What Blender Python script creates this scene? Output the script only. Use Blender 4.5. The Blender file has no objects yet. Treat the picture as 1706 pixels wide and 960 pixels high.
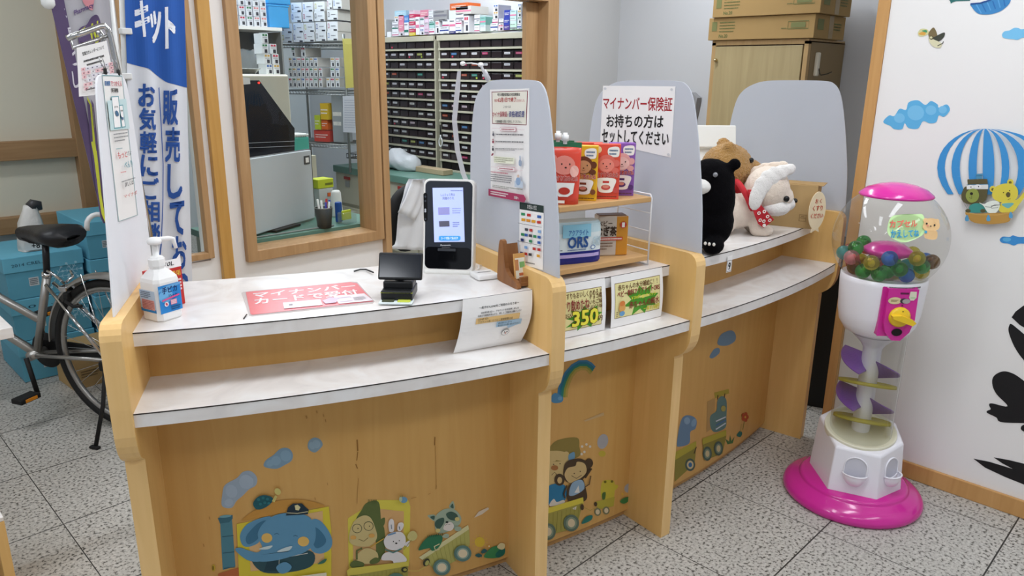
import bpy, bmesh, math, random
from mathutils import Vector, Matrix, Euler
random.seed(7)
SC = bpy.context.scene
COL = SC.collection
PI = math.pi
# ------------------------------------------------------------------ camera
FOC, PITCH, ROLL, YAW, CAMZ = 1243.365, 0.28117, 0.010418, 0.783056, 1.5
def cam_axes():
    cy, sy, cp, sp = math.cos(YAW), math.sin(YAW), math.cos(PITCH), math.sin(PITCH)
    fwd = Vector((cy*cp, sy*cp, -sp)); right = Vector((sy, -cy, 0)); up = right.cross(fwd)
    cr, sr = math.cos(ROLL), math.sin(ROLL)
    return cr*right + sr*up, -sr*right + cr*up, fwd
CR, CU, CF = cam_axes()
EYE = Vector((0, 0, CAMZ))
cam = bpy.data.cameras.new('camera'); camo = bpy.data.objects.new('camera', cam); COL.objects.link(camo)
m = Matrix((CR, CU, -CF)).transposed().to_4x4(); m.translation = EYE
camo.matrix_world = m
cam.sensor_width = 36; cam.lens = FOC/1706*36; cam.clip_start = 0.02
SC.camera = camo
# ------------------------------------------------------------------ world, exposure, lights
SC.view_settings.view_transform = 'Standard'; SC.view_settings.look = 'None'
SC.view_settings.gamma = 1; SC.view_settings.use_curve_mapping = False
SC.view_settings.exposure = 0.0
SC.cycles.transparent_max_bounces = 48; SC.cycles.max_bounces = 14; SC.cycles.diffuse_bounces = 5
W = bpy.data.worlds.new('world'); SC.world = W; W.use_nodes = True
W.node_tree.nodes['Background'].inputs[0].default_value = (0.90, 0.96, 1.06, 1)
W.node_tree.nodes['Background'].inputs[1].default_value = 0.42
CEIL = 2.62
LAMPS = [(0.80, 1.15), (-0.7, 1.7), (2.05, 0.60), (2.0, -0.9), (0.4, -0.6), (-1.6, 0.2), (-1.6, 2.6), (0.2, 3.6),
         (1.9, 2.35), (3.3, 2.3), (2.2, 4.3), (2.9, 5.6), (3.4, 4.2)]
LAMP_W = [8, 10, 10, 5, 7, 6, 9, 9, 10, 16, 17, 19, 16]
# ------------------------------------------------------------------ materials
def lin(c):
    if isinstance(c, str):
        c = c.lstrip('#'); c = [int(c[i:i+2], 16)/255 for i in (0, 2, 4)]
    return tuple((v/12.92 if v <= 0.04045 else ((v+0.055)/1.055)**2.4) for v in c)
MATS = {}
def mat(name, col, rough=0.5, metal=0.0, var=0.06, scale=12.0, bump=0.0, bscale=60.0, spec=0.4, coat=0.0, emit=0, sheen=0.0, stretch=None):
    if name in MATS: return MATS[name]
    m = bpy.data.materials.new(name); m.use_nodes = True; nt = m.node_tree; N = nt.nodes; L = nt.links
    b = N['Principled BSDF']; c = lin(col)
    b.inputs['Roughness'].default_value = rough; b.inputs['Metallic'].default_value = metal
    b.inputs['Specular IOR Level'].default_value = spec; b.inputs['Coat Weight'].default_value = coat
    if sheen: b.inputs['Sheen Weight'].default_value = sheen
    tc = N.new('ShaderNodeTexCoord'); mp = N.new('ShaderNodeMapping'); L.new(tc.outputs['Object'], mp.inputs[0])
    if stretch: mp.inputs['Scale'].default_value = stretch
    no = N.new('ShaderNodeTexNoise'); no.inputs['Scale'].default_value = scale; no.inputs['Detail'].default_value = 4
    L.new(mp.outputs[0], no.inputs['Vector'])
    mx = N.new('ShaderNodeMix'); mx.data_type = 'RGBA'
    mx.inputs[6].default_value = (*[max(0, v*(1-var)) for v in c], 1); mx.inputs[7].default_value = (*[min(1, v*(1+var)) for v in c], 1)
    L.new(no.outputs['Fac'], mx.inputs[0]); L.new(mx.outputs[2], b.inputs['Base Color'])
    if emit:
        b.inputs['Emission Color'].default_value = (*c, 1); b.inputs['Emission Strength'].default_value = emit
    if bump:
        n2 = N.new('ShaderNodeTexNoise'); n2.inputs['Scale'].default_value = bscale; n2.inputs['Detail'].default_value = 3
        L.new(mp.outputs[0], n2.inputs['Vector'])
        bp = N.new('ShaderNodeBump'); bp.inputs['Strength'].default_value = bump; bp.inputs['Distance'].default_value = 0.01
        L.new(n2.outputs['Fac'], bp.inputs['Height']); L.new(bp.outputs[0], b.inputs['Normal'])
    MATS[name] = m; return m
def ink(c, rough=0.6):
    return mat('print ' + c + ('' if rough == 0.6 else str(rough)), c, rough, var=0.02, spec=0.3)
def thin_glass(name, tint, refl=1.0, rough=0.02, haze=0.0):
    """a thin clear sheet: see-through, with a Fresnel reflection and optional milky haze"""
    if name in MATS: return MATS[name]
    m = bpy.data.materials.new(name); m.use_nodes = True; nt = m.node_tree; N = nt.nodes; L = nt.links
    for n in list(N): N.remove(n)
    o = N.new('ShaderNodeOutputMaterial'); t = N.new('ShaderNodeBsdfTransparent'); g = N.new('ShaderNodeBsdfGlossy')
    t.inputs[0].default_value = (*lin(tint), 1); g.inputs['Roughness'].default_value = rough
    f = N.new('ShaderNodeFresnel'); f.inputs['IOR'].default_value = 1.45
    mu = N.new('ShaderNodeMath'); mu.operation = 'MULTIPLY'; L.new(f.outputs[0], mu.inputs[0])
    ge = N.new('ShaderNodeNewGeometry'); bf = N.new('ShaderNodeMath'); bf.operation = 'MULTIPLY_ADD'; bf.inputs[1].default_value = -refl; bf.inputs[2].default_value = refl
    L.new(ge.outputs['Backfacing'], bf.inputs[0]); L.new(bf.outputs[0], mu.inputs[1])
    mx = N.new('ShaderNodeMixShader'); L.new(mu.outputs[0], mx.inputs[0]); L.new(t.outputs[0], mx.inputs[1]); L.new(g.outputs[0], mx.inputs[2])
    last = mx
    if haze:
        d = N.new('ShaderNodeBsdfDiffuse'); d.inputs[0].default_value = (*lin(tint), 1)
        tl = N.new('ShaderNodeBsdfTranslucent'); tl.inputs[0].default_value = (*lin(tint), 1)
        a = N.new('ShaderNodeMixShader'); a.inputs[0].default_value = 0.42; L.new(d.outputs[0], a.inputs[1]); L.new(tl.outputs[0], a.inputs[2])
        no = N.new('ShaderNodeTexNoise'); no.inputs['Scale'].default_value = 3
        mr = N.new('ShaderNodeMapRange'); mr.inputs[3].default_value = haze*0.97; mr.inputs[4].default_value = min(1, haze*1.03); L.new(no.outputs[0], mr.inputs[0])
        b = N.new('ShaderNodeMixShader'); L.new(mr.outputs[0], b.inputs[0]); L.new(mx.outputs[0], b.inputs[1]); L.new(a.outputs[0], b.inputs[2]); last = b
    L.new(last.outputs[0], o.inputs[0]); MATS[name] = m; return m
def wood(name, c1, c2, rough=0.42, axis=2, scale=9.0, dist=1.2):
    """pale laminate with long faint grain along one axis"""
    if name in MATS: return MATS[name]
    m = bpy.data.materials.new(name); m.use_nodes = True; nt = m.node_tree; N = nt.nodes; L = nt.links
    b = N['Principled BSDF']; b.inputs['Roughness'].default_value = rough; b.inputs['Specular IOR Level'].default_value = 0.35
    tc = N.new('ShaderNodeTexCoord'); mp = N.new('ShaderNodeMapping'); L.new(tc.outputs['Object'], mp.inputs[0])
    sc = [scale]*3; sc[axis] = scale*0.07; mp.inputs['Scale'].default_value = sc
    no = N.new('ShaderNodeTexNoise'); no.inputs['Scale'].default_value = 3; no.inputs['Detail'].default_value = 6; no.inputs['Distortion'].default_value = dist
    L.new(mp.outputs[0], no.inputs['Vector'])
    cr = N.new('ShaderNodeValToRGB'); cr.color_ramp.elements[0].position = 0.3; cr.color_ramp.elements[1].position = 0.7
    cr.color_ramp.elements[0].color = (*lin(c1), 1); cr.color_ramp.elements[1].color = (*lin(c2), 1)
    L.new(no.outputs['Fac'], cr.inputs[0]); L.new(cr.outputs[0], b.inputs['Base Color'])
    MATS[name] = m; return m
def marble(name):
    if name in MATS: return MATS[name]
    m = bpy.data.materials.new(name); m.use_nodes = True; nt = m.node_tree; N = nt.nodes; L = nt.links
    b = N['Principled BSDF']; b.inputs['Roughness'].default_value = 0.22; b.inputs['Specular IOR Level'].default_value = 0.45
    tc = N.new('ShaderNodeTexCoord'); no = N.new('ShaderNodeTexNoise'); no.inputs['Scale'].default_value = 7; no.inputs['Detail'].default_value = 5; no.inputs['Distortion'].default_value = 1.5
    L.new(tc.outputs['Object'], no.inputs['Vector'])
    cr = N.new('ShaderNodeValToRGB'); e = cr.color_ramp.elements
    e[0].position = 0.32; e[0].color = (*lin('#d9d4d1'), 1); e[1].position = 0.62; e[1].color = (*lin('#e9e7e5'), 1)
    e2 = e.new(0.47); e2.color = (*lin('#e3deda'), 1)
    L.new(no.outputs['Fac'], cr.inputs[0]); L.new(cr.outputs[0], b.inputs['Base Color']); MATS[name] = m; return m
def floor_mat():
    m = bpy.data.materials.new('speckled stone floor tile'); m.use_nodes = True; nt = m.node_tree; N = nt.nodes; L = nt.links
    b = N['Principled BSDF']; b.inputs['Roughness'].default_value = 0.38; b.inputs['Specular IOR Level'].default_value = 0.3
    tc = N.new('ShaderNodeTexCoord'); sp = N.new('ShaderNodeSeparateXYZ'); L.new(tc.outputs['Object'], sp.inputs[0])
    def line(out, off, w):
        a = N.new('ShaderNodeMath'); a.operation = 'SUBTRACT'; a.inputs[1].default_value = off; L.new(out, a.inputs[0])
        d = N.new('ShaderNodeMath'); d.operation = 'DIVIDE'; d.inputs[1].default_value = 0.4585; L.new(a.outputs[0], d.inputs[0])
        p = N.new('ShaderNodeMath'); p.operation = 'PINGPONG'; p.inputs[1].default_value = 0.5; L.new(d.outputs[0], p.inputs[0])
        g = N.new('ShaderNodeMath'); g.operation = 'LESS_THAN'; g.inputs[1].default_value = w; L.new(p.outputs[0], g.inputs[0]); return g
    lx = line(sp.outputs[0], 2.334, 0.0035); ly = line(sp.outputs[1], 1.275, 0.0052)
    mxl = N.new('ShaderNodeMath'); mxl.operation = 'MAXIMUM'; L.new(lx.outputs[0], mxl.inputs[0]); L.new(ly.outputs[0], mxl.inputs[1])
    n1 = N.new('ShaderNodeTexNoise'); n1.inputs['Scale'].default_value = 92; n1.inputs['Detail'].default_value = 2.5; n1.inputs['Roughness'].default_value = 0.6
    L.new(tc.outputs['Object'], n1.inputs['Vector'])
    cr = N.new('ShaderNodeValToRGB'); cr.color_ramp.interpolation = 'LINEAR'; e = cr.color_ramp.elements
    e[0].position = 0.33; e[0].color = (*lin('#4c4a45'), 1); e[1].position = 0.66; e[1].color = (*lin('#c9c6bf'), 1)
    a = e.new(0.40); a.color = (*lin('#86837c'), 1); a = e.new(0.455); a.color = (*lin('#b2afa8'), 1)
    L.new(n1.outputs['Fac'], cr.inputs[0])
    n2 = N.new('ShaderNodeTexNoise'); n2.inputs['Scale'].default_value = 2.5; n2.inputs['Detail'].default_value = 4; L.new(tc.outputs['Object'], n2.inputs['Vector'])
    mr = N.new('ShaderNodeMapRange'); mr.inputs[3].default_value = 0.86; mr.inputs[4].default_value = 1.08; L.new(n2.outputs[0], mr.inputs[0])
    ml = N.new('ShaderNodeMix'); ml.data_type = 'RGBA'; ml.blend_type = 'MULTIPLY'; ml.inputs[0].default_value = 1
    L.new(cr.outputs[0], ml.inputs[6]); L.new(mr.outputs[0], ml.inputs[7])
    mx = N.new('ShaderNodeMix'); mx.data_type = 'RGBA'; L.new(mxl.outputs[0], mx.inputs[0]); L.new(ml.outputs[2], mx.inputs[6]); mx.inputs[7].default_value = (*lin('#3a3936'), 1)
    L.new(mx.outputs[2], b.inputs['Base Color']); return m
# ------------------------------------------------------------------ geometry helpers
def ray(x, y): return (CF + CR*((x-853)/FOC) + CU*((480-y)/FOC))
def on_plane(x, y, p, n):
    d = ray(x, y); t = (Vector(p)-EYE).dot(n)/d.dot(n); return EYE + d*t
def atz(x, y, z): return on_plane(x, y, (0, 0, z), Vector((0, 0, 1)))
def aty(x, y, Y): return on_plane(x, y, (0, Y, 0), Vector((0, 1, 0)))
def atx(x, y, X): return on_plane(x, y, (X, 0, 0), Vector((1, 0, 0)))
MW = {}
class MB:
    """collects shapes and links them as one mesh object"""
    def __init__(s): s.v = []; s.f = []; s.m = []; s.mats = []; s.sm = []
    def mi(s, m):
        if m not in s.mats: s.mats.append(m)
        return s.mats.index(m)
    def add(s, vs, fs, m, T=None, smooth=False):
        o = len(s.v); vs = [Vector(v) for v in vs]
        if T is not None: vs = [T @ v for v in vs]
        s.v += vs; k = s.mi(m)
        for f in fs: s.f.append([i+o for i in f]); s.m.append(k); s.sm.append(smooth)
        return s
    def box(s, c, size, m, bev=0.0, T=None, seg=2):
        vs, fs = box_geo(tuple(round(x, 5) for x in size), bev, seg)
        R = Matrix.Translation(Vector(c)); R = R if T is None else T @ R
        return s.add(vs, fs, m, R, smooth=False)
    def lathe(s, prof, m, n=32, c=(0, 0, 0), T=None, smooth=True, a0=0, a1=2*PI, sx=1, sy=1):
        full = abs(a1-a0-2*PI) < 1e-6; k = n if full else n+1; vs = []; fs = []
        for r, z in prof:
            for i in range(k):
                a = a0+(a1-a0)*i/n; vs.append((c[0]+r*math.cos(a)*sx, c[1]+r*math.sin(a)*sy, c[2]+z))
        for j in range(len(prof)-1):
            for i in range(n if full else n):
                i2 = (i+1) % k; fs.append((j*k+i, j*k+i2, (j+1)*k+i2, (j+1)*k+i))
        return s.add(vs, fs, m, T, smooth)
    def tube(s, pts, r, m, n=8, T=None, closed=False, cap=True):
        pts = [Vector(p) for p in pts]; N = len(pts); vs = []; fs = []; prev = None
        for i, p in enumerate(pts):
            if closed: d = pts[(i+1) % N]-pts[i-1]
            else: d = pts[min(i+1, N-1)]-pts[max(i-1, 0)]
            d = d.normalized() if d.length else Vector((0, 0, 1))
            if prev is None:
                a = Vector((0, 0, 1)) if abs(d.z) < 0.9 else Vector((1, 0, 0)); u = d.cross(a).normalized()
            else:
                u = (prev - d*prev.dot(d)); u = u.normalized() if u.length > 1e-6 else d.orthogonal().normalized()
            prev = u; w = d.cross(u); rr = r[i] if isinstance(r, (list, tuple)) else r
            for k in range(n):
                a = 2*PI*k/n; vs.append(p+u*(rr*math.cos(a))+w*(rr*math.sin(a)))
        for i in range(N if closed else N-1):
            j = (i+1) % N
            for k in range(n): fs.append((i*n+k, i*n+(k+1) % n, j*n+(k+1) % n, j*n+k))
        if cap and not closed: fs.append(tuple(range(n))[::-1]); fs.append(tuple(range((N-1)*n, N*n)))
        return s.add(vs, fs, m, T, True)
    def prism(s, poly, h0, h1, m, P, side=None):
        """poly in 2D extruded between h0 and h1; P(u,v,h)->3D"""
        n = len(poly); vs = [P(u, v, h0) for u, v in poly]+[P(u, v, h1) for u, v in poly]
        s.add(vs, [tuple(range(n))[::-1], tuple(range(n, 2*n))], m)
        return s.add(vs, [(i, (i+1) % n, n+(i+1) % n, n+i) for i in range(n)], side or m)
    def ell(s, c, r, m, n=20, T=None, rot=None):
        vs = []; fs = []; h = n//2; R = (rot or Matrix.Identity(3))
        for j in range(h+1):
            t = PI*j/h
            for i in range(n):
                a = 2*PI*i/n; p = Vector((r[0]*math.sin(t)*math.cos(a), r[1]*math.sin(t)*math.sin(a), r[2]*math.cos(t)))
                vs.append(R @ p + Vector(c))
        for j in range(h):
            for i in range(n): fs.append((j*n+i, (j+1)*n+i, (j+1)*n+(i+1) % n, j*n+(i+1) % n))
        return s.add(vs, fs, m, T, True)
    def build(s, name, parent=None, world=False, merge=False):
        me = bpy.data.meshes.new(name)
        vs = s.v
        if parent is not None and world:
            inv = MW[parent].inverted(); vs = [inv @ v for v in vs]
        me.from_pydata([tuple(v) for v in vs], [], s.f)
        for m in s.mats: me.materials.append(m)
        me.polygons.foreach_set('material_index', s.m); me.polygons.foreach_set('use_smooth', s.sm)
        if merge:
            bm = bmesh.new(); bm.from_mesh(me); bmesh.ops.remove_doubles(bm, verts=bm.verts, dist=1e-5)
            bmesh.ops.recalc_face_normals(bm, faces=bm.faces); bm.to_mesh(me); bm.free()
        me.update(); o = bpy.data.objects.new(name, me); COL.objects.link(o)
        if parent is not None:
            o.parent = parent; MW[o] = MW[parent].copy()
        else: MW[o] = Matrix.Identity(4)
        return o
_bg = {}
def box_geo(size, bev, seg):
    k = (size, bev, seg)
    if k not in _bg:
        bm = bmesh.new(); bmesh.ops.create_cube(bm, size=1)
        for v in bm.verts: v.co = Vector((v.co.x*size[0], v.co.y*size[1], v.co.z*size[2]))
        if bev: bmesh.ops.bevel(bm, geom=list(bm.edges), offset=min(bev, min(size)*0.45), segments=seg, affect='EDGES', profile=0.5)
        bm.verts.ensure_lookup_table(); bm.verts.index_update()
        _bg[k] = ([tuple(v.co) for v in bm.verts], [tuple(v.index for v in f.verts) for f in bm.faces]); bm.free()
    return _bg[k]
def thing(name, label, cat, loc=(0, 0, 0), rz=0, group=None):
    o = bpy.data.objects.new(name, None); COL.objects.link(o); o.empty_display_size = 0.05
    o.location = loc; o.rotation_euler = (0, 0, rz); tag(o, label, cat, group)
    MW[o] = Matrix.Translation(Vector(loc)) @ Matrix.Rotation(rz, 4, 'Z'); return o
def tag(o, label, cat, group=None):
    o['label'] = label; o['category'] = cat
    if group: o['group'] = group
    return o
def struct(o): o['kind'] = 'structure'; return o
def put(o, loc, rz=0):
    o.location = loc; o.rotation_euler = (0, 0, rz); MW[o] = Matrix.Translation(Vector(loc)) @ Matrix.Rotation(rz, 4, 'Z'); return o
def copy_tree(o, loc, rz=None, label=None, group=None):
    c = o.copy(); COL.objects.link(c); c.location = loc
    if rz is not None: c.rotation_euler = (0, 0, rz)
    if label: c['label'] = label
    if group: c['group'] = group
    for ch in list(o.children):
        d = ch.copy(); COL.objects.link(d); d.parent = c
        for g in list(ch.children):
            e = g.copy(); COL.objects.link(e); e.parent = d
    return c
# ------------------------------------------------------------------ printed surfaces
_tx = {}
def text_geo(body, bold):
    k = (body, bold)
    if k not in _tx:
        cu = bpy.data.curves.new('t', 'FONT'); cu.body = body; cu.size = 1; cu.offset = bold; cu.resolution_u = 2
        ob = bpy.data.objects.new('t', cu); COL.objects.link(ob)
        dg = bpy.context.evaluated_depsgraph_get(); ev = ob.evaluated_get(dg); me = ev.to_mesh()
        vs = [(v.co.x, v.co.y) for v in me.vertices]; fs = [tuple(p.vertices) for p in me.polygons]; ev.to_mesh_clear()
        bpy.data.objects.remove(ob); bpy.data.curves.remove(cu)
        if vs:
            x0 = min(v[0] for v in vs); x1 = max(v[0] for v in vs); y0 = min(v[1] for v in vs); y1 = max(v[1] for v in vs)
            w = max(x1-x0, 1e-6); h = max(y1-y0, 1e-6)
            _tx[k] = ([((a-x0)/w, (b-y0)/h) for a, b in vs], fs, (w, h))
        else: _tx[k] = ([], [], (1, 1))
    return _tx[k]
class Plane:
    def __init__(s, o, eu, ev):
        s.o = Vector(o); s.eu = Vector(eu).normalized(); s.ev = Vector(ev).normalized(); s.n = s.eu.cross(s.ev).normalized()
    def P(s, u, v, h=0): return s.o + s.eu*u + s.ev*v + s.n*h
    def px(s, x, y):
        p = on_plane(x, y, s.o, s.n)-s.o; return (p.dot(s.eu), p.dot(s.ev))
class Cyl:
    """upright cylinder about the counter's centre"""
    def __init__(s, R): s.R = R
    def P(s, u, v, h=0):
        R = s.R+h; return Vector((CX+R*math.cos(u), CY+R*math.sin(u), v))
    def px(s, x, y):
        d = ray(x, y); ox, oy = -CX, -CY
        a = d.x*d.x+d.y*d.y; b = 2*(ox*d.x+oy*d.y); c = ox*ox+oy*oy-s.R**2
        t = (-b-math.sqrt(max(0, b*b-4*a*c)))/(2*a); p = EYE+d*t
        return (math.atan2(p.y-CY, p.x-CX), p.z)
class Sph:
    def __init__(s, c, r): s.c = Vector(c); s.r = r
    def P(s, u, v, h=0):
        R = s.r+h; return s.c+Vector((R*math.cos(v)*math.cos(u), R*math.cos(v)*math.sin(u), R*math.sin(v)))
    def px(s, x, y):
        d = ray(x, y); o = EYE-s.c; a = d.dot(d); b = 2*o.dot(d); c = o.dot(o)-s.r**2
        t = (-b-math.sqrt(max(0, b*b-4*a*c)))/(2*a); p = o+d*t
        return (math.atan2(p.y, p.x), math.asin(max(-1, min(1, p.z/s.r))))
class UV:
    """a sheet given by its own function of (0..1, 0..1)"""
    def __init__(s, fn): s.P = fn
    def px(s, x, y): return (x, y)
class Print:
    """flat printing on a surface; positions are read off the photo and cast on to the surface, or given in the surface's own u, v"""
    def __init__(s, surf, uv=False, step=0.0002, h0=0.0004):
        s.S = surf; s.mb = MB(); s.h = h0; s.step = step; s.uv = uv
    def q(s, p): return p if s.uv else s.S.px(*p)
    def face(s, uvs, m, h=None):
        if h is None: s.h += s.step; h = s.h
        n = len(uvs)
        if n <= 4: s.mb.add([s.S.P(u, v, h) for u, v in uvs], [tuple(range(n))], m)
        else:
            cu = sum(p[0] for p in uvs)/n; cv = sum(p[1] for p in uvs)/n
            # concave outlines: let Blender triangulate the n-gon
            s.mb.add([s.S.P(u, v, h) for u, v in uvs], [tuple(range(n))], m)
        return s
    def poly(s, pts, m): return s.face([s.q(p) for p in pts], m)
    def blob(s, pts, m, k=5):
        n = len(pts); out = []
        for i in range(n):
            a, b, c, d = pts[i-1], pts[i], pts[(i+1) % n], pts[(i+2) % n]
            for j in range(k):
                t = j/k
                out.append(tuple(0.5*(2*b[e]+(c[e]-a[e])*t+(2*a[e]-5*b[e]+4*c[e]-d[e])*t*t+(3*b[e]-a[e]-3*c[e]+d[e])*t**3) for e in (0, 1)))
        return s.poly(out, m)
    def ell(s, cx, cy, rx, ry, m, rot=0, n=20):
        ca, sa = math.cos(math.radians(rot)), math.sin(math.radians(rot))
        return s.poly([(cx+rx*math.cos(2*PI*i/n)*ca-ry*math.sin(2*PI*i/n)*sa, cy+rx*math.cos(2*PI*i/n)*sa+ry*math.sin(2*PI*i/n)*ca) for i in range(n)], m)
    def rect(s, x0, y0, x1, y1, m): return s.poly([(x0, y0), (x1, y0), (x1, y1), (x0, y1)], m)
    def grid(s, quad, m, nu=10, nv=6):
        """a quad (TL,TR,BR,BL) subdivided so that it follows a curved surface"""
        Q = [s.q(p) for p in quad]; s.h += s.step; vs = []; fs = []
        for j in range(nv+1):
            for i in range(nu+1):
                a, b = i/nu, j/nv
                vs.append(s.S.P(*[(Q[0][e]*(1-a)+Q[1][e]*a)*(1-b)+(Q[3][e]*(1-a)+Q[2][e]*a)*b for e in (0, 1)], s.h))
        for j in range(nv):
            for i in range(nu): k = j*(nu+1)+i; fs.append((k, k+nu+1, k+nu+2, k+1))
        s.mb.add(vs, fs, m); return s
    def line(s, pts, w, m):
        """a stroke of width w (in the same units as the points)"""
        L = []; R_ = []
        for i, p in enumerate(pts):
            a = pts[max(i-1, 0)]; b = pts[min(i+1, len(pts)-1)]; dx, dy = b[0]-a[0], b[1]-a[1]; l = math.hypot(dx, dy) or 1
            ww = w[i] if isinstance(w, (list, tuple)) else w
            L.append((p[0]-dy/l*ww/2, p[1]+dx/l*ww/2)); R_.append((p[0]+dy/l*ww/2, p[1]-dx/l*ww/2))
        s.h += s.step
        for i in range(len(pts)-1):
            s.face([s.q(L[i]), s.q(L[i+1]), s.q(R_[i+1]), s.q(R_[i])], m, s.h)
        return s
    def text(s, body, quad, m, bold=0.0):
        """text stretched over the quad TL, TR, BR, BL"""
        vs, fs, (w_, h_) = text_geo(body, 0.0); Q = [s.q(p) for p in quad]; s.h += s.step; k = bold*0.55
        # a heavier weight is the same lettering set a hair to each side
        for dx, dy in (((0, 0),) if not bold else ((-k/w_, -k/h_), (k/w_, -k/h_), (-k/w_, k/h_), (k/w_, k/h_))):
            out = []
            for a, b in vs:
                a += dx; b = 1-b-dy; out.append(s.S.P(*[(Q[0][e]*(1-a)+Q[1][e]*a)*(1-b)+(Q[3][e]*(1-a)+Q[2][e]*a)*b for e in (0, 1)], s.h))
            s.mb.add(out, fs, m); s.h += 0.00008
        return s
    def tiny(s, quad, m, rows=1, seed=1, fill=0.6):
        """rows of print too small to read: short strokes"""
        rnd = random.Random(seed); Q = [s.q(p) for p in quad]; s.h += s.step
        def at(a, b): return s.S.P(*[(Q[0][e]*(1-a)+Q[1][e]*a)*(1-b)+(Q[3][e]*(1-a)+Q[2][e]*a)*b for e in (0, 1)], s.h)
        for r in range(rows):
            b0 = (r+0.5-fill/2)/rows; b1 = (r+0.5+fill/2)/rows; a = 0.0; end = 1.0 if r < rows-1 or rows == 1 else rnd.uniform(0.5, 0.95)
            while a < end-0.01:
                wdt = rnd.uniform(0.012, 0.03)
                s.mb.add([at(a, b1), at(min(a+wdt, 1), b1), at(min(a+wdt, 1), b0), at(a, b0)], [(0, 1, 2, 3)], m); a += wdt+rnd.uniform(0.006, 0.014)
        return s
    def build(s, name, parent=None): return s.mb.build(name, parent, world=parent is not None)
def sheet(surf, quad, m, th=0.0008, h0=0.0006, uv=False):
    """a paper sheet with thickness lying on a surface, as a Print to draw on"""
    p = Print(surf, uv=uv, h0=h0+th); Q = [p.q(t) for t in quad]
    p.mb.prism(Q, h0, h0+th, m, surf.P); return p
def crop(x0, y0, s): return lambda *pts: [(x0+a*s, y0+b*s) for a, b in pts]
# ================================================================== the setting
CX, CY = 2.461, 5.19
def P_(c): return mat('paint ' + c, c, 0.7, var=0.015, scale=3, spec=0.2)
white_wall = P_('#ebe9e6'); grey_wall = P_('#bdbebe'); blue_wall = P_('#d3dadd'); staff_wall = P_('#c3c5c8')
frame_wood = wood('window frame wood', '#a78259', '#b8946a', 0.45); post_wood = wood('post wood', '#b98a45', '#c89a55', 0.45)
panel_wood = wood('counter panel maple', '#e2b56e', '#e8bd78', 0.4); board_wood = wood('counter front maple', '#cd9d57', '#d3a560', 0.42)
trim_wood = wood('trim wood', '#bf8f55', '#cb9c62', 0.45)
mb = MB(); mb.box((1.5, 2.7, -0.03), (10, 12, 0.06), floor_mat()); fl = struct(mb.build('floor'))
mb = MB(); mb.box((1.5, 2.7, CEIL+0.03), (10, 12, 0.06), P_('#f2f1ee')); struct(mb.build('ceiling'))
# right-hand wall with its timber end post and baseboard
mb = MB(); mb.box((2.985, -0.96, CEIL/2), (0.10, 4.01, CEIL), white_wall); struct(mb.build('wall_right'))
mb = MB(); mb.box((2.985, 1.067, CEIL/2), (0.112, 0.042, CEIL), trim_wood, 0.003); struct(mb.build('trim_1'))
mb = MB(); mb.box((2.928, -0.95, 0.033), (0.014, 3.98, 0.066), trim_wood, 0.003); struct(mb.build('baseboard_right'))
mb = MB(); mb.box((4.25, 4.0, CEIL/2), (0.10, 6.6, CEIL), staff_wall); struct(mb.build('wall_staff'))
mb = MB(); mb.box((3.62, 0.70, CEIL/2), (1.17, 0.08, CEIL), staff_wall); struct(mb.build('wall_return'))
mb = MB(); mb.box((2.8, 7.25, CEIL/2), (3.2, 0.10, CEIL), blue_wall); struct(mb.build('wall_far'))
# partition with the staff window and the opening to the dispensing room
YW = 3.2
wl, wr = 1.486, 2.25
jx0, jx1, jx2 = aty(885, 200, YW).x, aty(904, 200, YW).x, aty(921, 200, YW).x
HEAD = 1.905
mb = MB()
def wallbox(x0, x1, z0, z1, mt=white_wall): mb.box(((x0+x1)/2, YW+0.05, (z0+z1)/2), (x1-x0, 0.10, z1-z0), mt)
fx1 = aty(356, 430, YW).x; fw2 = (fx1-aty(341, 430, YW).x)*0.7; sx0, sx1 = 1.09, fx1-0.012
wallbox(1.06, sx0, 0, CEIL); wallbox(sx1, wl, 0, CEIL); wallbox(sx0, sx1, 0, 0.69); wallbox(sx0, sx1, 2.1, CEIL)
wallbox(wl, wr, 0, 0.66); wallbox(wl, wr, 2.1, CEIL); wallbox(wr, jx2, 2.0, CEIL); wallbox(jx2, 4.2, 0, CEIL, grey_wall)
struct(mb.build('wall_partition'))
mb = MB(); pa_, pb_ = aty(370, 466, YW).x, aty(389, 466, YW).x; mb.box(((pa_+pb_)/2, YW-0.012, CEIL/2), (pb_-pa_, 0.03, CEIL), post_wood, 0.003); struct(mb.build('trim_2'))
clear = thin_glass('window glass', '#f8faf9', 0.7)
def frame(name, x0, x1, z0, z1, w, d, y, bot=None):
    b = MB(); bot = bot or w
    b.box((x0+w/2, y, (z0+z1)/2), (w, d, z1-z0-0.002), frame_wood, 0.003); b.box((x1-w/2, y, (z0+z1)/2), (w, d, z1-z0-0.002), frame_wood, 0.003)
    b.box(((x0+x1)/2, y, z0+bot/2), (x1-x0-2*w+0.006, d-0.002, bot), frame_wood, 0.003); b.box(((x0+x1)/2, y, z1-w/2), (x1-x0-2*w+0.006, d-0.002, w), frame_wood, 0.003)
    t = b.build(name); struct(t)
    g = MB(); g.box(((x0+x1)/2, y+0.03, (z0+z1)/2), (x1-x0-w*1.5, 0.005, z1-z0-w*1.5), clear); g.build('pane', t); return t
frame('window_1', wl, wr-0.012, 0.655, 2.1, 0.05, 0.15, YW+0.045)
frame('window_2', 1.065, fx1, aty(350, 430, YW).z, 2.12, fw2, 0.045, YW+0.005)
mb = MB()
mb.box(((wr+2.275)/2, YW+0.05, 1.0), (2.275-wr+0.012, 0.17, 2.0), frame_wood, 0.003)
mb.box(((jx1+jx2)/2, YW+0.05, 1.0), (jx2-jx1, 0.16, 2.0), frame_wood, 0.003)
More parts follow.
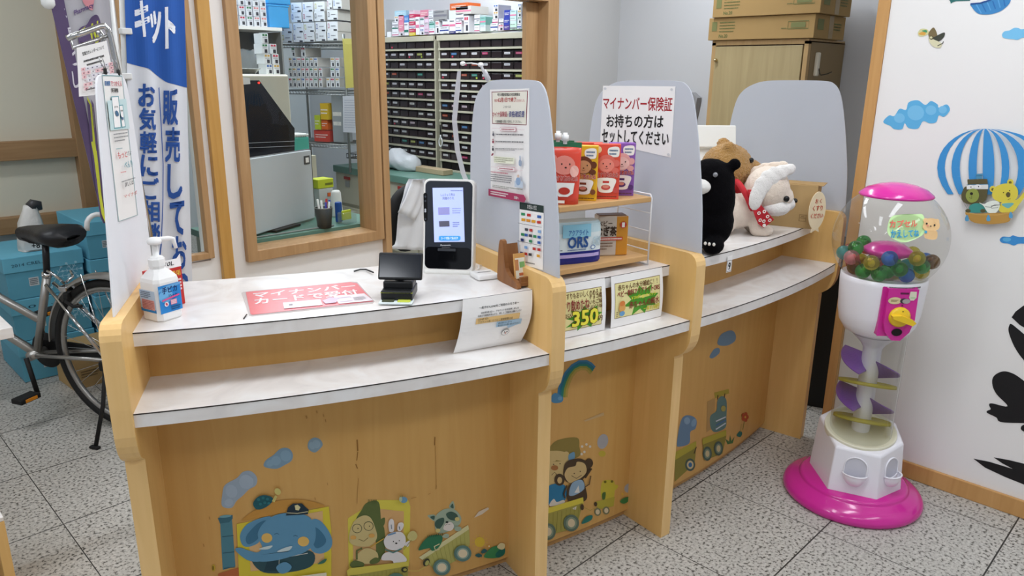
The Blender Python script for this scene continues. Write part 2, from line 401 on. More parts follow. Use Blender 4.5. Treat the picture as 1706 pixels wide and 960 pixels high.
mb.box(((2.275+jx1)/2, YW+0.05, HEAD+0.045), (jx1-2.275+0.004, 0.155, 0.09), frame_wood, 0.003)
struct(mb.build('trim_3'))
mb = MB(); mb.box(((jx0+jx1)/2, YW+0.07, 0.95), (jx1-jx0, 0.035, 1.9), frame_wood, 0.003); dl = struct(mb.build('door_1'))
# rear left wall: pale panel window in timber frame
YL = 4.68
def zl(x, y): return aty(x, y, YL).z
mb = MB(); mb.box((-0.3, YL+0.08, CEIL/2), (3.9, 0.10, CEIL), P_('#e4e4e2')); struct(mb.build('wall_left'))
mb = MB()
x_r = aty(150, 240, YL).x
for z0, z1 in ((zl(60, 383), zl(60, 356)), (zl(60, 264), zl(60, 233))):
    mb.box((x_r/2-1.0, YL-0.01, (z0+z1)/2), (x_r+2.0, 0.09, z1-z0), wood('rear frame wood', '#94714c', '#a6825b', 0.5, axis=0), 0.004)
xj = aty(122, 240, YL).x
mb.box(((xj+x_r)/2+0.03, YL-0.012, 1.3), (x_r-xj+0.06, 0.10, 2.6), wood('rear frame wood upright', '#94714c', '#a6825b', 0.5), 0.004)
wf = struct(mb.build('window_3'))
pan = mat('frosted beige pane', '#d6cfbb', 0.25, var=0.05, scale=2)
b = MB(); b.box((xj/2-1, YL+0.012, (zl(60, 233)+2.6)/2), (xj+2, 0.012, 2.6-zl(60, 233)), pan); b.build('pane', wf)
b = MB(); b.box((xj/2-1, YL+0.014, (zl(60, 356)+zl(60, 264))/2), (xj+2, 0.012, zl(60, 264)-zl(60, 356)), pan); b.build('pane', wf)
# side wall of the dispensing room, running away from the corner of the partition
mb = MB(); a = Vector((1.17, 3.33, 0)); c = Vector((2.20, 7.2, 0)); d = (c-a).normalized(); T = Matrix.Translation((a+c)/2) @ Matrix.Rotation(math.atan2(d.y, d.x), 4, 'Z')
mb.box((0, 0.03, CEIL/2), ((c-a).length, 0.06, CEIL), P_('#8d979b'), T=T); struct(mb.build('wall_side'))
# ceiling lights: real fixtures above both rooms
for i, ((x, y), wt) in enumerate(zip(LAMPS, LAMP_W)):
    where = ['over the waiting area', 'behind the counter and over the staff rooms'][i >= 8]
    t = thing('ceiling_light', 'white fluorescent ceiling light ' + where, 'light', (x, y, CEIL), 0, 'ceiling lights ' + where)
    b = MB(); b.box((0, 0, -0.025), (1.24, 0.30, 0.05), P_('#f4f4f2'), 0.006); b.build('housing', t)
    b = MB(); b.box((0, 0, -0.052), (1.18, 0.24, 0.006), mat('lit diffuser', '#f6faff', 0.5, emit=5.0)); b.build('diffuser', t)
    la = bpy.data.lights.new('ceiling_lamp', 'AREA'); la.shape = 'RECTANGLE'; la.size = 1.15; la.size_y = 0.22; la.energy = wt; la.color = (0.92, 0.97, 1.04)
    lo = bpy.data.objects.new('ceiling_lamp', la); COL.objects.link(lo); lo.location = (x, y, CEIL-0.062)
# ================================================================== reception counter
RW, RS, RB, HW, HS = 4.006, 4.100, 3.892, 0.938, 0.785
stone = marble('pale marbled laminate'); seam = ink('#2c2723')
def rad(d): return math.radians(d)
def arc_slab(b, a0, a1, R0, R1, z0, z1, m, n=20, m_top=None):
    vs = []; fs = []
    for i in range(n+1):
        a = rad(a0+(a1-a0)*i/n)
        for R, z in ((R0, z0), (R1, z0), (R1, z1), (R0, z1)): vs.append((CX+R*math.cos(a), CY+R*math.sin(a), z))
    for i in range(n):
        k = 4*i
        for j in range(4): fs.append((k+j, k+4+j, k+4+(j+1) % 4, k+(j+1) % 4))
    fs += [(0, 1, 2, 3), (4*n+3, 4*n+2, 4*n+1, 4*n)]
    b.add(vs, fs, m); return b
prof = [(3.545, 0), (4.052, 0), (4.052, 0.640), (4.050, 0.652), (4.066, 0.661), (4.083, 0.674), (4.096, 0.692), (4.104, 0.712), (4.108, 0.735), (4.110, 0.80),
        (4.109, 0.955), (4.106, 0.968), (4.099, 0.979), (4.088, 0.987), (4.074, 0.990), (3.545, 0.990)]
TH = 0.042
def end_panel(name, deg, side, parent):
    a = rad(deg); e = Vector((math.cos(a), math.sin(a), 0)); n = Vector((-math.sin(a), math.cos(a), 0))
    b = MB(); O = Vector((CX, CY, 0))
    P = lambda u, v, h: O+e*u+n*h+Vector((0, 0, v))
    h0, h1 = (0, TH) if side > 0 else (-TH, 0)
    b.prism(prof, h0, h1, panel_wood, P, wood('counter edge maple', '#e3ba7a', '#ebc487', 0.4))
    o = b.build(name, parent, world=True)
    bv = o.modifiers.new('bevel', 'BEVEL'); bv.width = 0.0025; bv.segments = 2; bv.limit_method = 'ANGLE'; bv.angle_limit = rad(50)
    return o
def counter_bay(label, a0, a1, panels):
    am = rad((a0+a1)/2)
    t = thing('reception_counter', label, 'counter', (CX+3.9*math.cos(am), CY+3.9*math.sin(am), 0), 0, 'reception counter bays')
    b = MB(); arc_slab(b, a0, a1, 3.585, RW, 0.906, HW, stone); arc_slab(b, a0, a1, RW-0.001, RW+0.0006, HW-0.0022, HW+0.0002, seam); b.build('worktop', t, True)
    b = MB(); arc_slab(b, a0, a1, RB-0.01, RS, 0.753, HS, stone); arc_slab(b, a0, a1, RS-0.001, RS+0.0006, HS-0.0022, HS+0.0002, seam); b.build('shelf', t, True)
    b = MB(); arc_slab(b, a0, a1, RB-0.02, RB, 0.028, 0.753, board_wood); b.build('front_panel', t, True)
    b = MB(); arc_slab(b, a0, a1, RB-0.03, RB-0.016, 0.0, 0.028, wood('kick board maple', '#b98d54', '#c79a62', 0.5)); b.build('kick_board', t, True)
    b = MB(); arc_slab(b, a0, a1, RB-0.02, RB-0.006, HS, 0.906, board_wood); b.build('back_board', t, True)
    b = MB(); arc_slab(b, a0, a1, 3.60, 3.62, 0.02, 0.906, board_wood); b.build('rear_panel', t, True)
    for d, s in panels: end_panel('end_panel', d, s, t)
    return t
dg = math.degrees(TH/4.0)
bay1 = counter_bay('wide left bay of the wooden reception counter, elephant train stickers on its front', -119.13, -105.25, [(-119.13, -1), (-105.25, 1)])
bay2 = counter_bay('narrow middle bay of the wooden reception counter, rainbow and monkey stickers on its front', -105.25+dg*1.1, -97.9, [(-97.9, 1)])
bay3 = counter_bay('right bay of the wooden reception counter, nearest the capsule machine', -97.9+dg*1.1, -83.3, [(-83.3, 1)])
# ------------------------------------------------------------------ printed stickers on the counter fronts (parts of their bay)
front = Cyl(RB)
A = lambda pts, x0, y0, s: [(x0+a*s, y0+b*s) for a, b in pts]
def cl(*p): return A(p, 180, 680, 0.29163)      # left sticker area
def cm(*p): return A(p, 540, 680, 0.29173)      # middle of the left bay
def cr(*p): return A(p, 890, 560, 0.35406)      # middle bay
def c3(*p): return A(p, 1060, 480, 0.375)       # right bay
# puffs of smoke, one sticker each
for c, pts, lumps in (('#9aa9b8', [(652, 560), (652, 500), (668, 440), (735, 400), (770, 365), (815, 360), (850, 395), (845, 440), (805, 465), (770, 500), (735, 530), (705, 570)], [(690, 540, 9, 8), (705, 475, 12, 14), (790, 420, 15, 15)]),
               ('#7d9aae', [(893, 335), (900, 300), (945, 268), (985, 232), (1030, 230), (1055, 262), (1048, 300), (1010, 325), (960, 347)], [(925, 315, 8, 7), (960, 300, 10, 10), (1015, 272, 11, 12)]),
               ('#8299a6', [(1140, 215), (1150, 185), (1180, 168), (1212, 180), (1226, 210), (1205, 238), (1180, 254), (1150, 240)], [(1165, 215, 6, 8), (1190, 205, 8, 9)])):
    p = Print(front); p.blob(cl(*pts), ink(c))
    for x, y, rx, ry in lumps: p.ell(*cl((x, y))[0], rx*.8, ry*.8, ink({'#9aa9b8': '#a3b2c1', '#7d9aae': '#86a4b8', '#8299a6': '#8da4b2'}[c]), -25)
    p.build('smoke_sticker', bay1)
# train with the elephant driver
p = Print(front); teal, teal2 = ink('#4f8291'), ink('#3c6a7a')
p.poly(cl((640, 640), (708, 632), (728, 905), (655, 925)), teal); p.poly(cl((627, 628), (712, 610), (712, 632), (692, 652), (640, 660)), teal2)
p.ell(*cl((670, 618))[0], 10, 2.2, ink('#6fa0ab'), -6)
for y in (735, 828, 915): p.line(cl((648+(y-640)*0.05, y), (714+(y-640)*0.045, y-8)), 0.8, ink('#2d4f5c'))
p.poly(cl((630, 945), (760, 905), (780, 960), (780, 1080), (620, 1100)), ink('#b9683c')); p.ell(*cl((603, 912))[0], 3.2, 6, ink('#c3a63c')); p.ell(*cl((600, 912))[0], 1.6, 4, ink('#7d661e'))
p.poly(cl((735, 660), (1260, 560), (1275, 700), (1275, 1090), (755, 1100)), ink('#d8c53c'))
p.blob(cl((765, 640), (850, 575), (960, 530), (1080, 520), (1180, 535), (1238, 562), (1120, 575), (980, 600), (860, 625)), ink('#c58f42'))
p.poly(cl((800, 660), (1225, 585), (1235, 880), (815, 930)), ink('#d9b07b'))
bl, bl2 = ink('#5f93b3'), ink('#3f7290')
p.blob(cl((755, 720), (790, 665), (860, 630), (930, 618), (905, 680), (870, 740), (855, 770), (800, 790), (765, 775)), bl); p.blob(cl((790, 730), (850, 660), (905, 640), (880, 700), (850, 750), (800, 775)), bl2)
p.blob(cl((1160, 640), (1210, 640), (1260, 700), (1280, 760), (1265, 805), (1215, 828), (1165, 812), (1140, 740)), bl); p.blob(cl((1178, 680), (1215, 700), (1245, 750), (1225, 785), (1185, 795), (1165, 740)), bl2)
p.blob(cl((820, 860), (900, 830), (1150, 810), (1170, 890), (1060, 930), (890, 935)), ink('#2f4f57')); p.poly(cl((890, 930), (910, 868), (968, 855), (972, 925)), ink('#24404a')); p.line(cl((975, 910), (978, 855), (1140, 825)), 0.9, ink('#e6e2d6'))
p.blob(cl((858, 700), (900, 640), (980, 600), (1080, 598), (1150, 620), (1185, 690), (1175, 770), (1120, 820), (1040, 845), (960, 865), (870, 872), (800, 850), (735, 815), (770, 800), (850, 820), (880, 790), (860, 745)), bl)
p.blob(cl((725, 803), (770, 795), (830, 835), (900, 845), (860, 872), (790, 860)), bl)
p.ell(*cl((907, 737))[0], 9, 8, ink('#e0b765')); p.ell(*cl((1115, 757))[0], 9.5, 8.2, ink('#e0b765'))
p.line(cl((950, 716), (965, 710), (975, 716)), 0.7, ink('#2b4a60')); p.line(cl((1058, 726), (1070, 722), (1082, 727)), 0.7, ink('#2b4a60'))
p.blob(cl((860, 800), (900, 785), (940, 780), (915, 800)), ink('#c9d8d8')); p.blob(cl((965, 815), (1000, 795), (1050, 782), (1030, 808)), ink('#c9d8d8'))
p.blob(cl((960, 905), (985, 880), (1020, 875), (1048, 900), (1025, 930), (985, 938)), bl)
p.poly(cl((1028, 560), (1055, 540), (1105, 538), (1145, 575), (1140, 600), (1015, 608)), ink('#22333f')); p.line(cl((1020, 592), (1080, 595), (1140, 585)), 1.1, ink('#d9cfa6')); p.poly(cl((1065, 550), (1082, 545), (1098, 560), (1088, 578), (1070, 575)), ink('#dcd39f'))
p.blob(cl((828, 540), (850, 505), (890, 490), (935, 502), (940, 525), (900, 560), (850, 572)), ink('#1f5a63')); p.ell(*cl((968, 470))[0], 6, 5, ink('#cfc273'), 60); p.poly(cl((935, 525), (955, 490), (965, 498), (950, 532)), ink('#cfc273'))
for a, b in ((860, 515), (885, 505), (910, 512), (870, 540), (895, 532), (918, 535)): p.ell(*cl((a, b))[0], 2.6, 2.4, ink('#2b727a'))
p.poly(cl((1050, 955), (1245, 930), (1248, 985), (1060, 1010)), ink('#e3dcc0')); p.blob(cl((1195, 882), (1225, 858), (1247, 852), (1232, 875)), ink('#3c6f5a'))
p.build('elephant_train_sticker', bay1)
# gorilla and rabbit waggon
p = Print(front); ye = ink('#d3c355'); gor, gor2 = ink('#5f6b3a'), ink('#cbb77e')
p.poly(cm((135, 630), (300, 525), (480, 525), (492, 560), (485, 900), (140, 930)), ink('#d9c94f')); p.poly(cm((165, 650), (310, 575), (455, 590), (450, 880), (165, 900)), ink('#d6a86f'))
p.blob(cm((185, 650), (215, 580), (245, 540), (310, 535), (325, 640), (345, 700), (345, 830), (300, 860), (285, 720)), gor); p.blob(cm((320, 640), (345, 625), (345, 660), (330, 675)), gor)
for i in range(6): p.line(cm((250+i*9, 545), (253+i*9, 520)), 0.8, gor)
p.blob(cm((175, 640), (220, 612), (262, 622), (290, 680), (300, 740), (260, 785), (180, 785), (142, 755), (150, 690)), gor2)
for a, b in ((187, 685), (252, 671)): p.ell(*cm((a, b))[0], 8.2, 7.8, ink('#53533a')); p.ell(*cm((a, b))[0], 7.2, 6.8, gor2); p.ell(*cm((a+5, b))[0], 0.9, 0.9, ink('#2b2b22'))
p.line(cm((195, 745), (225, 757), (248, 738)), 0.7, ink('#6b5a35')); p.ell(*cm((165, 735))[0], 5, 3.4, ink('#d9a457')); p.ell(*cm((270, 725))[0], 5, 3.4, ink('#d9a457'))
p.blob(cm((190, 830), (240, 795), (300, 820), (300, 870), (240, 885), (190, 875)), gor2); p.line(cm((185, 860), (185, 810), (215, 795)), 3, gor); p.line(cm((260, 790), (340, 740)), 1.6, ink('#c9a23e'))
p.blob(cm((145, 890), (170, 865), (225, 880), (215, 905), (165, 908)), gor); p.blob(cm((258, 870), (290, 848), (318, 860), (300, 880), (265, 885)), gor)
wh = ink('#e2dcda')
p.blob(cm((370, 700), (365, 650), (378, 628), (395, 640), (395, 695)), wh); p.blob(cm((415, 690), (420, 655), (442, 648), (452, 665), (435, 695)), wh); p.line(cm((380, 660), (382, 685)), 1.4, ink('#6d7c86')); p.line(cm((425, 670), (430, 690)), 1.4, ink('#6d7c86'))
p.blob(cm((338, 750), (370, 710), (430, 700), (460, 730), (455, 780), (410, 805), (355, 795)), wh); p.blob(cm((325, 860), (345, 820), (420, 815), (465, 850), (460, 872), (415, 880), (395, 890), (385, 865)), wh); p.blob(cm((455, 770), (485, 750), (475, 785)), wh)
p.ell(*cm((392, 755))[0], 0.8, 1, ink('#33302c')); p.ell(*cm((425, 750))[0], 0.8, 1, ink('#33302c')); p.ell(*cm((408, 765))[0], 1.9, 1.4, ink('#33302c')); p.line(cm((345, 800), (390, 818), (440, 795)), 2.2, ink('#4f7f78')); p.line(cm((360, 718), (405, 705)), 2.4, ink('#6f95b8'))
p.blob(cm((470, 730), (485, 700), (510, 695), (528, 720), (515, 745), (490, 750)), ink('#c9bd7b')); p.line(cm((450, 800), (495, 745)), 0.9, ink('#9c9a55'))
p.poly(cm((125, 920), (145, 905), (470, 868), (478, 895), (132, 950)), ye); p.poly(cm((140, 950), (475, 893), (470, 1080), (165, 1100)), ink('#a79d4d'))
for i in range(14): p.line(cm((165+i*23, 948-i*4), (172+i*22, 1085)), 0.5, ink('#8a823c'))
p.ell(*cm((165, 990))[0], 13, 13, ink('#5c7d6c')); p.ell(*cm((405, 980))[0], 16, 15, ink('#5c7d6c')); p.ell(*cm((405, 980))[0], 8, 8, ink('#d8c7a2'))
p.ell(*cm((452, 910))[0], 5.2, 4.4, ink('#33352a')); p.ell(*cm((455, 910))[0], 3, 2.4, ink('#a79d4d')); p.line(cm((470, 915), (530, 918), (575, 890)), 1.5, ink('#c9b05a'))
p.ell(*cm((447, 512))[0], 6.2, 5.2, ink('#6d98b4')); p.ell(*cm((430, 508))[0], 2.6, 4.4, ink('#b8c2a0')); p.line(cm((430, 497), (425, 486)), 0.7, ink('#7d8a55')); p.line(cm((438, 497), (440, 486)), 0.7, ink('#7d8a55'))
p.build('gorilla_waggon_sticker', bay1)
# raccoon waggon
p = Print(front); gr = ink('#9fae98'); dk = ink('#3f5a4e')
p.blob(cm((590, 615), (632, 610), (628, 645)), gr); p.blob(cm((712, 565), (735, 530), (745, 575)), gr); p.blob(cm((605, 622), (630, 615), (626, 638)), dk); p.blob(cm((720, 563), (734, 545), (738, 572)), dk)
p.blob(cm((630, 660), (640, 610), (690, 575), (745, 580), (780, 620), (775, 660), (735, 690), (690, 710), (645, 710)), gr); p.blob(cm((632, 670), (640, 640), (680, 625), (682, 655), (655, 690)), dk); p.blob(cm((695, 605), (725, 590), (760, 610), (755, 640), (715, 635)), dk)
p.blob(cm((680, 690), (695, 655), (725, 650), (740, 675), (720, 700)), ink('#e3d9cf')); p.ell(*cm((700, 650))[0], 2.4, 1.8, ink('#23302a')); p.line(cm((690, 668), (702, 660), (718, 664)), 0.6, ink('#23302a')); p.ell(*cm((648, 698))[0], 4, 3.4, ink('#cfc07c')); p.ell(*cm((758, 632))[0], 4, 3.4, ink('#cfc07c'))
p.poly(cm((540, 850), (820, 665), (825, 690), (560, 865)), ink('#d6cf9c')); p.poly(cm((565, 860), (825, 690), (830, 770), (800, 840), (640, 930)), ink('#b3ae62'))
for i in range(10): p.line(cm((590+i*23, 845-i*15), (625+i*20, 925-i*9)), 0.5, ink('#97924c'))
p.ell(*cm((760, 685))[0], 6, 4, gr); p.blob(cm((670, 730), (690, 712), (710, 720), (700, 738)), gr)
gn = ink('#2f7350'); p.blob(cm((535, 805), (560, 760), (600, 725), (660, 720), (672, 745), (650, 790), (615, 810), (600, 795), (570, 800)), gn); p.line(cm((655, 770), (625, 785), (632, 808), (655, 800)), 1.6, ink('#d8cfa0'))
for i in range(9): p.line(cm((590+i*10, 735-i*2), (588+i*10, 722-i*2)), 1, ink('#1f4f37'))
for a, b, r in ((667, 902, 50), (785, 822, 50)): p.ell(*cm((a, b))[0], r*.29, r*.27, ink('#5d7d76')); p.ell(*cm((a, b))[0], r*.2, r*.185, ink('#8fa69a')); p.ell(*cm((a, b))[0], r*.15, r*.14, ink('#e0cfae'))
p.ell(*cm((578, 872))[0], 5, 7, ink('#3a3d2f'), 25); p.ell(*cm((582, 875))[0], 3, 4.6, ink('#b3ae62'), 25)
p.build('raccoon_waggon_sticker', bay1)
p = Print(front)
p.ell(*cm((888, 765))[0], 8.5, 8.5, ink('#d9b83f'))
for k in range(12): p.line(cm((888+34*math.cos(k*PI/6), 765+34*math.sin(k*PI/6)), (888+46*math.cos(k*PI/6), 765+46*math.sin(k*PI/6))), 0.7, ink('#d9b83f'))
p.blob(cm((910, 845), (945, 800), (985, 785), (1010, 810), (1030, 800), (1025, 835), (985, 852), (940, 855)), ink('#3f8a55')); p.blob(cm((975, 835), (1000, 805), (1030, 800), (1022, 835), (990, 852)), ink('#1f6c5e')); p.blob(cm((985, 790), (1005, 768), (1028, 775), (1025, 800), (1005, 805)), ink('#ded3a4'))
p.blob(cm((860, 838), (880, 826), (898, 840), (880, 850)), ink('#2d5f62')); p.blob(cm((892, 820), (910, 800), (928, 812), (910, 826)), ink('#2d5f62')); p.line(cm((895, 850), (900, 825)), 0.8, ink('#2d5f62')); p.ell(*cm((938, 785))[0], 3, 2.6, ink('#d9a24a')); p.ell(*cm((938, 785))[0], 1.2, 1.2, ink('#e8dcc0'))
p.build('sunflower_sticker', bay1)
# scuffs on the left bay
p = Print(front); sc = ink('#94672f'); sc2 = ink('#b38446')
for pts, w, m in (([(188, 180), (192, 245)], 2.4, sc), ([(192, 250), (186, 300)], 1.4, sc), ([(180, 320), (190, 345)], 1.8, sc), ([(196, 400), (190, 470), (188, 545)], 0.9, sc2), ([(632, 165), (630, 212)], 1.6, sc), ([(634, 215), (636, 300), (640, 450)], 0.7, sc2), ([(640, 440), (638, 462)], 1.6, sc2), ([(592, 492), (606, 486)], 1, sc2), ([(495, 515), (525, 508)], 0.8, sc2)): p.line(cm(*pts), w, m)
p.poly(cm((855, 625), (880, 590), (935, 565), (940, 575), (900, 605)), ink('#d8c9b4'))
for a, b, w in ((1130, 50, 2), (1190, 20, 2), (1240, 70, 1.4), (1228, 40, 1.2), (578, 625, 1.8), (1180, 515, 1.6), (545, 780, 1.5), (1250, 430, 1)): p.line(cl((a, b-8), (a+4, b+8)), w, sc2)
p.build('scuff_marks', bay1)
# middle bay: rainbow, bear and monkey waggon, frog cart
p = Print(front)
for k, c in enumerate(('#3d7aa0', '#28718a', '#2b8070', '#8f9440', '#b39a4c')):
    f = k*9.5; pts = [(112+f, 288), (116+f, 250), (128+f*0.95, 212+f*0.15), (148+f*0.8, 172+f*0.4), (178+f*0.5, 138+f*0.7), (212+f*0.15, 119+f*0.95), (246-f*0.1, 118+f), (268-f*0.35, 130+f*0.95), (285-f*0.55, 148+f*0.8)]
    p.line(cr(*pts), 3.9, ink(c))
p.blob(cr((78, 285), (95, 268), (118, 275), (135, 290), (128, 310), (95, 315), (78, 305)), ink('#4f86ab')); p.ell(*cr((120, 293))[0], 3.6, 3.2, ink('#6d9dbd'))
p.build('rainbow_sticker', bay2)
p = Print(front); br, cream = ink('#4b3a28'), ink('#cbae78')
p.blob(cr((70, 530), (110, 490), (200, 478), (212, 520), (205, 570), (70, 590)), ink('#8d7b3e')); p.blob(cr((40, 560), (90, 540), (140, 545), (162, 560), (160, 600), (130, 690), (40, 700)), ink('#cdb37a')); p.ell(*cr((150, 557))[0], 5, 5, ink('#cdb37a'))
p.ell(*cr((95, 620))[0], 6, 4.4, ink('#a8703f')); p.line(cr((80, 655), (95, 640), (108, 655)), 0.8, br); p.ell(*cr((90, 603))[0], 1, 1, br); p.ell(*cr((120, 600))[0], 1, 1, br); p.blob(cr((160, 560), (186, 545), (188, 575), (165, 590)), ink('#6d98b4'))
p.blob(cr((55, 720), (90, 695), (145, 705), (140, 775), (55, 790)), ink('#2f78a0')); p.blob(cr((70, 790), (90, 765), (105, 780), (135, 770), (138, 785), (80, 800)), ink('#d8cfc0'))
p.ell(*cr((117, 675))[0], 8.5, 10, br); p.ell(*cr((256, 597))[0], 6.5, 8, br); p.blob(cr((135, 640), (150, 590), (205, 575), (245, 590), (262, 625), (235, 665), (185, 690), (145, 680)), br)
p.blob(cr((140, 655), (155, 620), (190, 610), (200, 590), (235, 600), (242, 640), (205, 675), (165, 690)), cream); p.ell(*cr((117, 677))[0], 4, 5.5, cream)
p.ell(*cr((185, 645))[0], 0.9, 1.1, br); p.ell(*cr((213, 635))[0], 0.9, 1.1, br); p.line(cr((172, 655), (195, 668), (220, 652)), 0.7, br)
p.blob(cr((150, 740), (165, 695), (220, 670), (235, 700), (245, 760), (215, 780), (160, 775)), br); p.blob(cr((160, 745), (175, 690), (220, 675), (232, 715), (190, 745)), ink('#8fa9bf')); p.poly(cr((185, 735), (205, 700), (210, 735)), ink('#dcd8d0')); p.line(cr((232, 710), (255, 695), (262, 655)), 1.6, br); p.line(cr((150, 700), (135, 740), (140, 760)), 2.4, br)
p.line(cr((235, 665), (265, 620)), 3, br); p.blob(cr((175, 810), (205, 795), (210, 815)), ink('#d8cfc0'))
p.poly(cr((30, 815), (225, 755), (228, 785), (30, 845)), ink('#d6c548')); p.poly(cr((30, 840), (222, 783), (195, 900), (30, 940)), ink('#a3994a'))
for i in range(8): p.line(cr((65+i*20, 832-i*5), (62+i*19, 925-i*5)), 0.5, ink('#857d38'))
for a, b in ((168, 875), (58, 915)): p.ell(*cr((a, b))[0], 13, 14, ink('#5f7060')); p.ell(*cr((a, b))[0], 9, 10, ink('#86937c')); p.ell(*cr((a, b))[0], 6, 7, ink('#d6c3a0'))
p.ell(*cr((218, 800))[0], 3, 5, br); p.line(cr((225, 800), (255, 815), (285, 800)), 1.2, ink('#b49c50'))
p.build('monkey_waggon_sticker', bay2)
p = Print(front); fy = ink('#c6b63f')
p.blob(cr((318, 690), (335, 678), (370, 680), (378, 700), (372, 760), (325, 775), (312, 735)), fy); p.blob(cr((375, 700), (395, 705), (380, 725)), fy); p.ell(*cr((333, 686))[0], 2.2, 2.2, ink('#6f6520')); p.ell(*cr((365, 684))[0], 2.2, 2.2, ink('#6f6520'))
p.blob(cr((320, 740), (335, 735), (332, 765), (320, 768)), ink('#4d6b35')); p.poly(cr((285, 780), (378, 755), (372, 800), (300, 815)), ink('#b3a63f'))
for a, b in ((297, 827), (337, 820)): p.ell(*cr((a, b))[0], 5.6, 6.6, ink('#7c7c5a')); p.ell(*cr((a, b))[0], 3.4, 4.2, ink('#d6c3a0'))
p.ell(*cr((287, 790))[0], 2.6, 3.6, br)
p.blob(cr((402, 780), (412, 765), (445, 755), (442, 775), (420, 788)), ink('#3f7d44')); p.blob(cr((220, 880), (240, 850), (270, 842), (268, 862), (240, 878)), ink('#2f7468')); p.ell(*cr((412, 742))[0], 1.8, 2.4, ink('#d9b04a'))
p.build('frog_cart_sticker', bay2)
p = Print(front)
p.ell(*cr((322, 496))[0], 8.8, 12.6, ink('#a8a6a8'), 15); p.build('bubble_sticker', bay2)
p = Print(front); p.ell(*cr((441, 716))[0], 6, 7.6, ink('#a8a6a8'), 20); p.build('bubble_sticker', bay2)
p = Print(front); p.ell(*cr((319, 554))[0], 6, 5, ink('#c2ad42')); p.build('bubble_sticker', bay2)
p = Print(front)
for a, b in ((225, 520), (245, 510), (262, 520), (235, 545), (222, 555)): p.ell(*cr((a, b))[0], 2, 2.2, ink('#d6cdbc'))
p.poly(cr((230, 398), (325, 358), (328, 372), (240, 402)), ink('#c7a778'))
p.build('scuff_marks', bay2)
# right bay
p = Print(front)
p.blob(c3((360, 240), (378, 205), (420, 188), (440, 205), (438, 235), (405, 255), (370, 255)), ink('#6d8598')); p.build('cloud_sticker', bay3)
p = Print(front); p.blob(c3((325, 305), (345, 272), (368, 268), (368, 290), (340, 312)), ink('#6d8598')); p.build('cloud_sticker', bay3)
p = Print(front); bl = ink('#67829a')
p.blob(c3((180, 690), (195, 600), (215, 568), (250, 570), (268, 590), (262, 625), (240, 640), (235, 690), (190, 705)), bl); p.ell(*c3((225, 590))[0], 5, 6, ink('#86a0b5')); p.ell(*c3((255, 598))[0], 4, 7, ink('#7f9ab0'), 20)
p.poly(c3((170, 730), (265, 680), (266, 710), (170, 765)), ink('#b0a23c')); p.poly(c3((170, 765), (265, 708), (258, 780), (170, 860)), ink('#8d823a'))
p.ell(*c3((238, 785))[0], 8.4, 10.5, ink('#4d5d52')); p.ell(*c3((238, 785))[0], 5.6, 7, ink('#cdb98c')); p.ell(*c3((238, 785))[0], 3, 4, ink('#3f6d99')); p.line(c3((255, 735), (265, 705)), 1.6, br)
p.build('small_elephant_waggon_sticker', bay3)
p = Print(front)
p.poly(c3((345, 465), (410, 448), (412, 468), (350, 490)), ink('#a8963a')); p.poly(c3((315, 505), (350, 490), (345, 620), (312, 640)), ink('#b48f58'))
p.blob(c3((330, 620), (328, 570), (355, 545), (360, 500), (380, 480), (400, 500), (400, 570), (395, 620), (350, 640)), ink('#5f7d78')); p.line(c3((360, 495), (362, 475)), 1.2, br); p.line(c3((390, 488), (393, 468)), 1.2, br)
for i in range(3): p.line(c3((352, 628-i*18), (396, 600-i*14)), 2, ink('#4f6f9c' if i % 2 else '#c9cfd4'))
p.ell(*c3((385, 535))[0], 4, 5, ink('#a49a52')); p.poly(c3((292, 668), (398, 630), (398, 655), (292, 695)), ink('#b0a23c')); p.poly(c3((294, 695), (398, 655), (380, 735), (300, 765)), ink('#8d823a'))
for a, b in ((313, 735), (362, 712)): p.ell(*c3((a, b))[0], 7.4, 12, ink('#4d5d52')); p.ell(*c3((a, b))[0], 5, 8.4, ink('#7c8a74')); p.ell(*c3((a, b))[0], 3.2, 5.5, ink('#cdb98c'))
p.build('rhino_waggon_sticker', bay3)
p = Print(front)
p.poly(c3((395, 670), (412, 682), (416, 652), (422, 680), (436, 660), (428, 690), (405, 695)), ink('#4f7440')); p.blob(c3((445, 655), (460, 635), (470, 645), (462, 662)), ink('#2f6a5e')); p.line(c3((462, 640), (466, 605)), 0.8, ink('#b3a04a')); p.line(c3((472, 630), (480, 590)), 0.8, ink('#8d8f45'))
for k in range(5): p.ell(*c3((482+9*math.cos(k*1.257), 573+13*math.sin(k*1.257)))[0], 2.8, 3.6, ink('#b5502f'))
p.ell(*c3((482, 573))[0], 1.6, 2, ink('#d6a94a')); p.build('flower_sticker', bay3)
# ================================================================== acrylic screens standing on the end panels
acr = thin_glass('milky acrylic', '#dcdfe5', 0.6, 0.15, haze=0.88); acr_lit = thin_glass('lit milky acrylic', '#f3f3f5', 0.6, 0.15, haze=0.9)  # second acrylic is a brighter copy: the leftmost screen's lit look as colour
def smooth(pts, k=4):
    n = len(pts); out = []
    for i in range(n-1):
        a, b, c, d = pts[max(i-1, 0)], pts[i], pts[i+1], pts[min(i+2, n-1)]
        for j in range(k):
            t = j/k; out.append(tuple(0.5*(2*b[e]+(c[e]-a[e])*t+(2*a[e]-5*b[e]+4*c[e]-d[e])*t*t+(3*b[e]-a[e]-3*c[e]+d[e])*t**3) for e in (0, 1)))
    return out+[pts[-1]]
std = [(3.60, 0.991), (3.598, 1.12), (3.604, 1.28), (3.622, 1.39), (3.648, 1.437), (3.69, 1.464), (3.745, 1.478), (3.85, 1.482), (3.965, 1.481), (4.003, 1.471), (4.028, 1.44), (4.05, 1.37), (4.075, 1.25), (4.095, 1.12), (4.105, 0.991)]
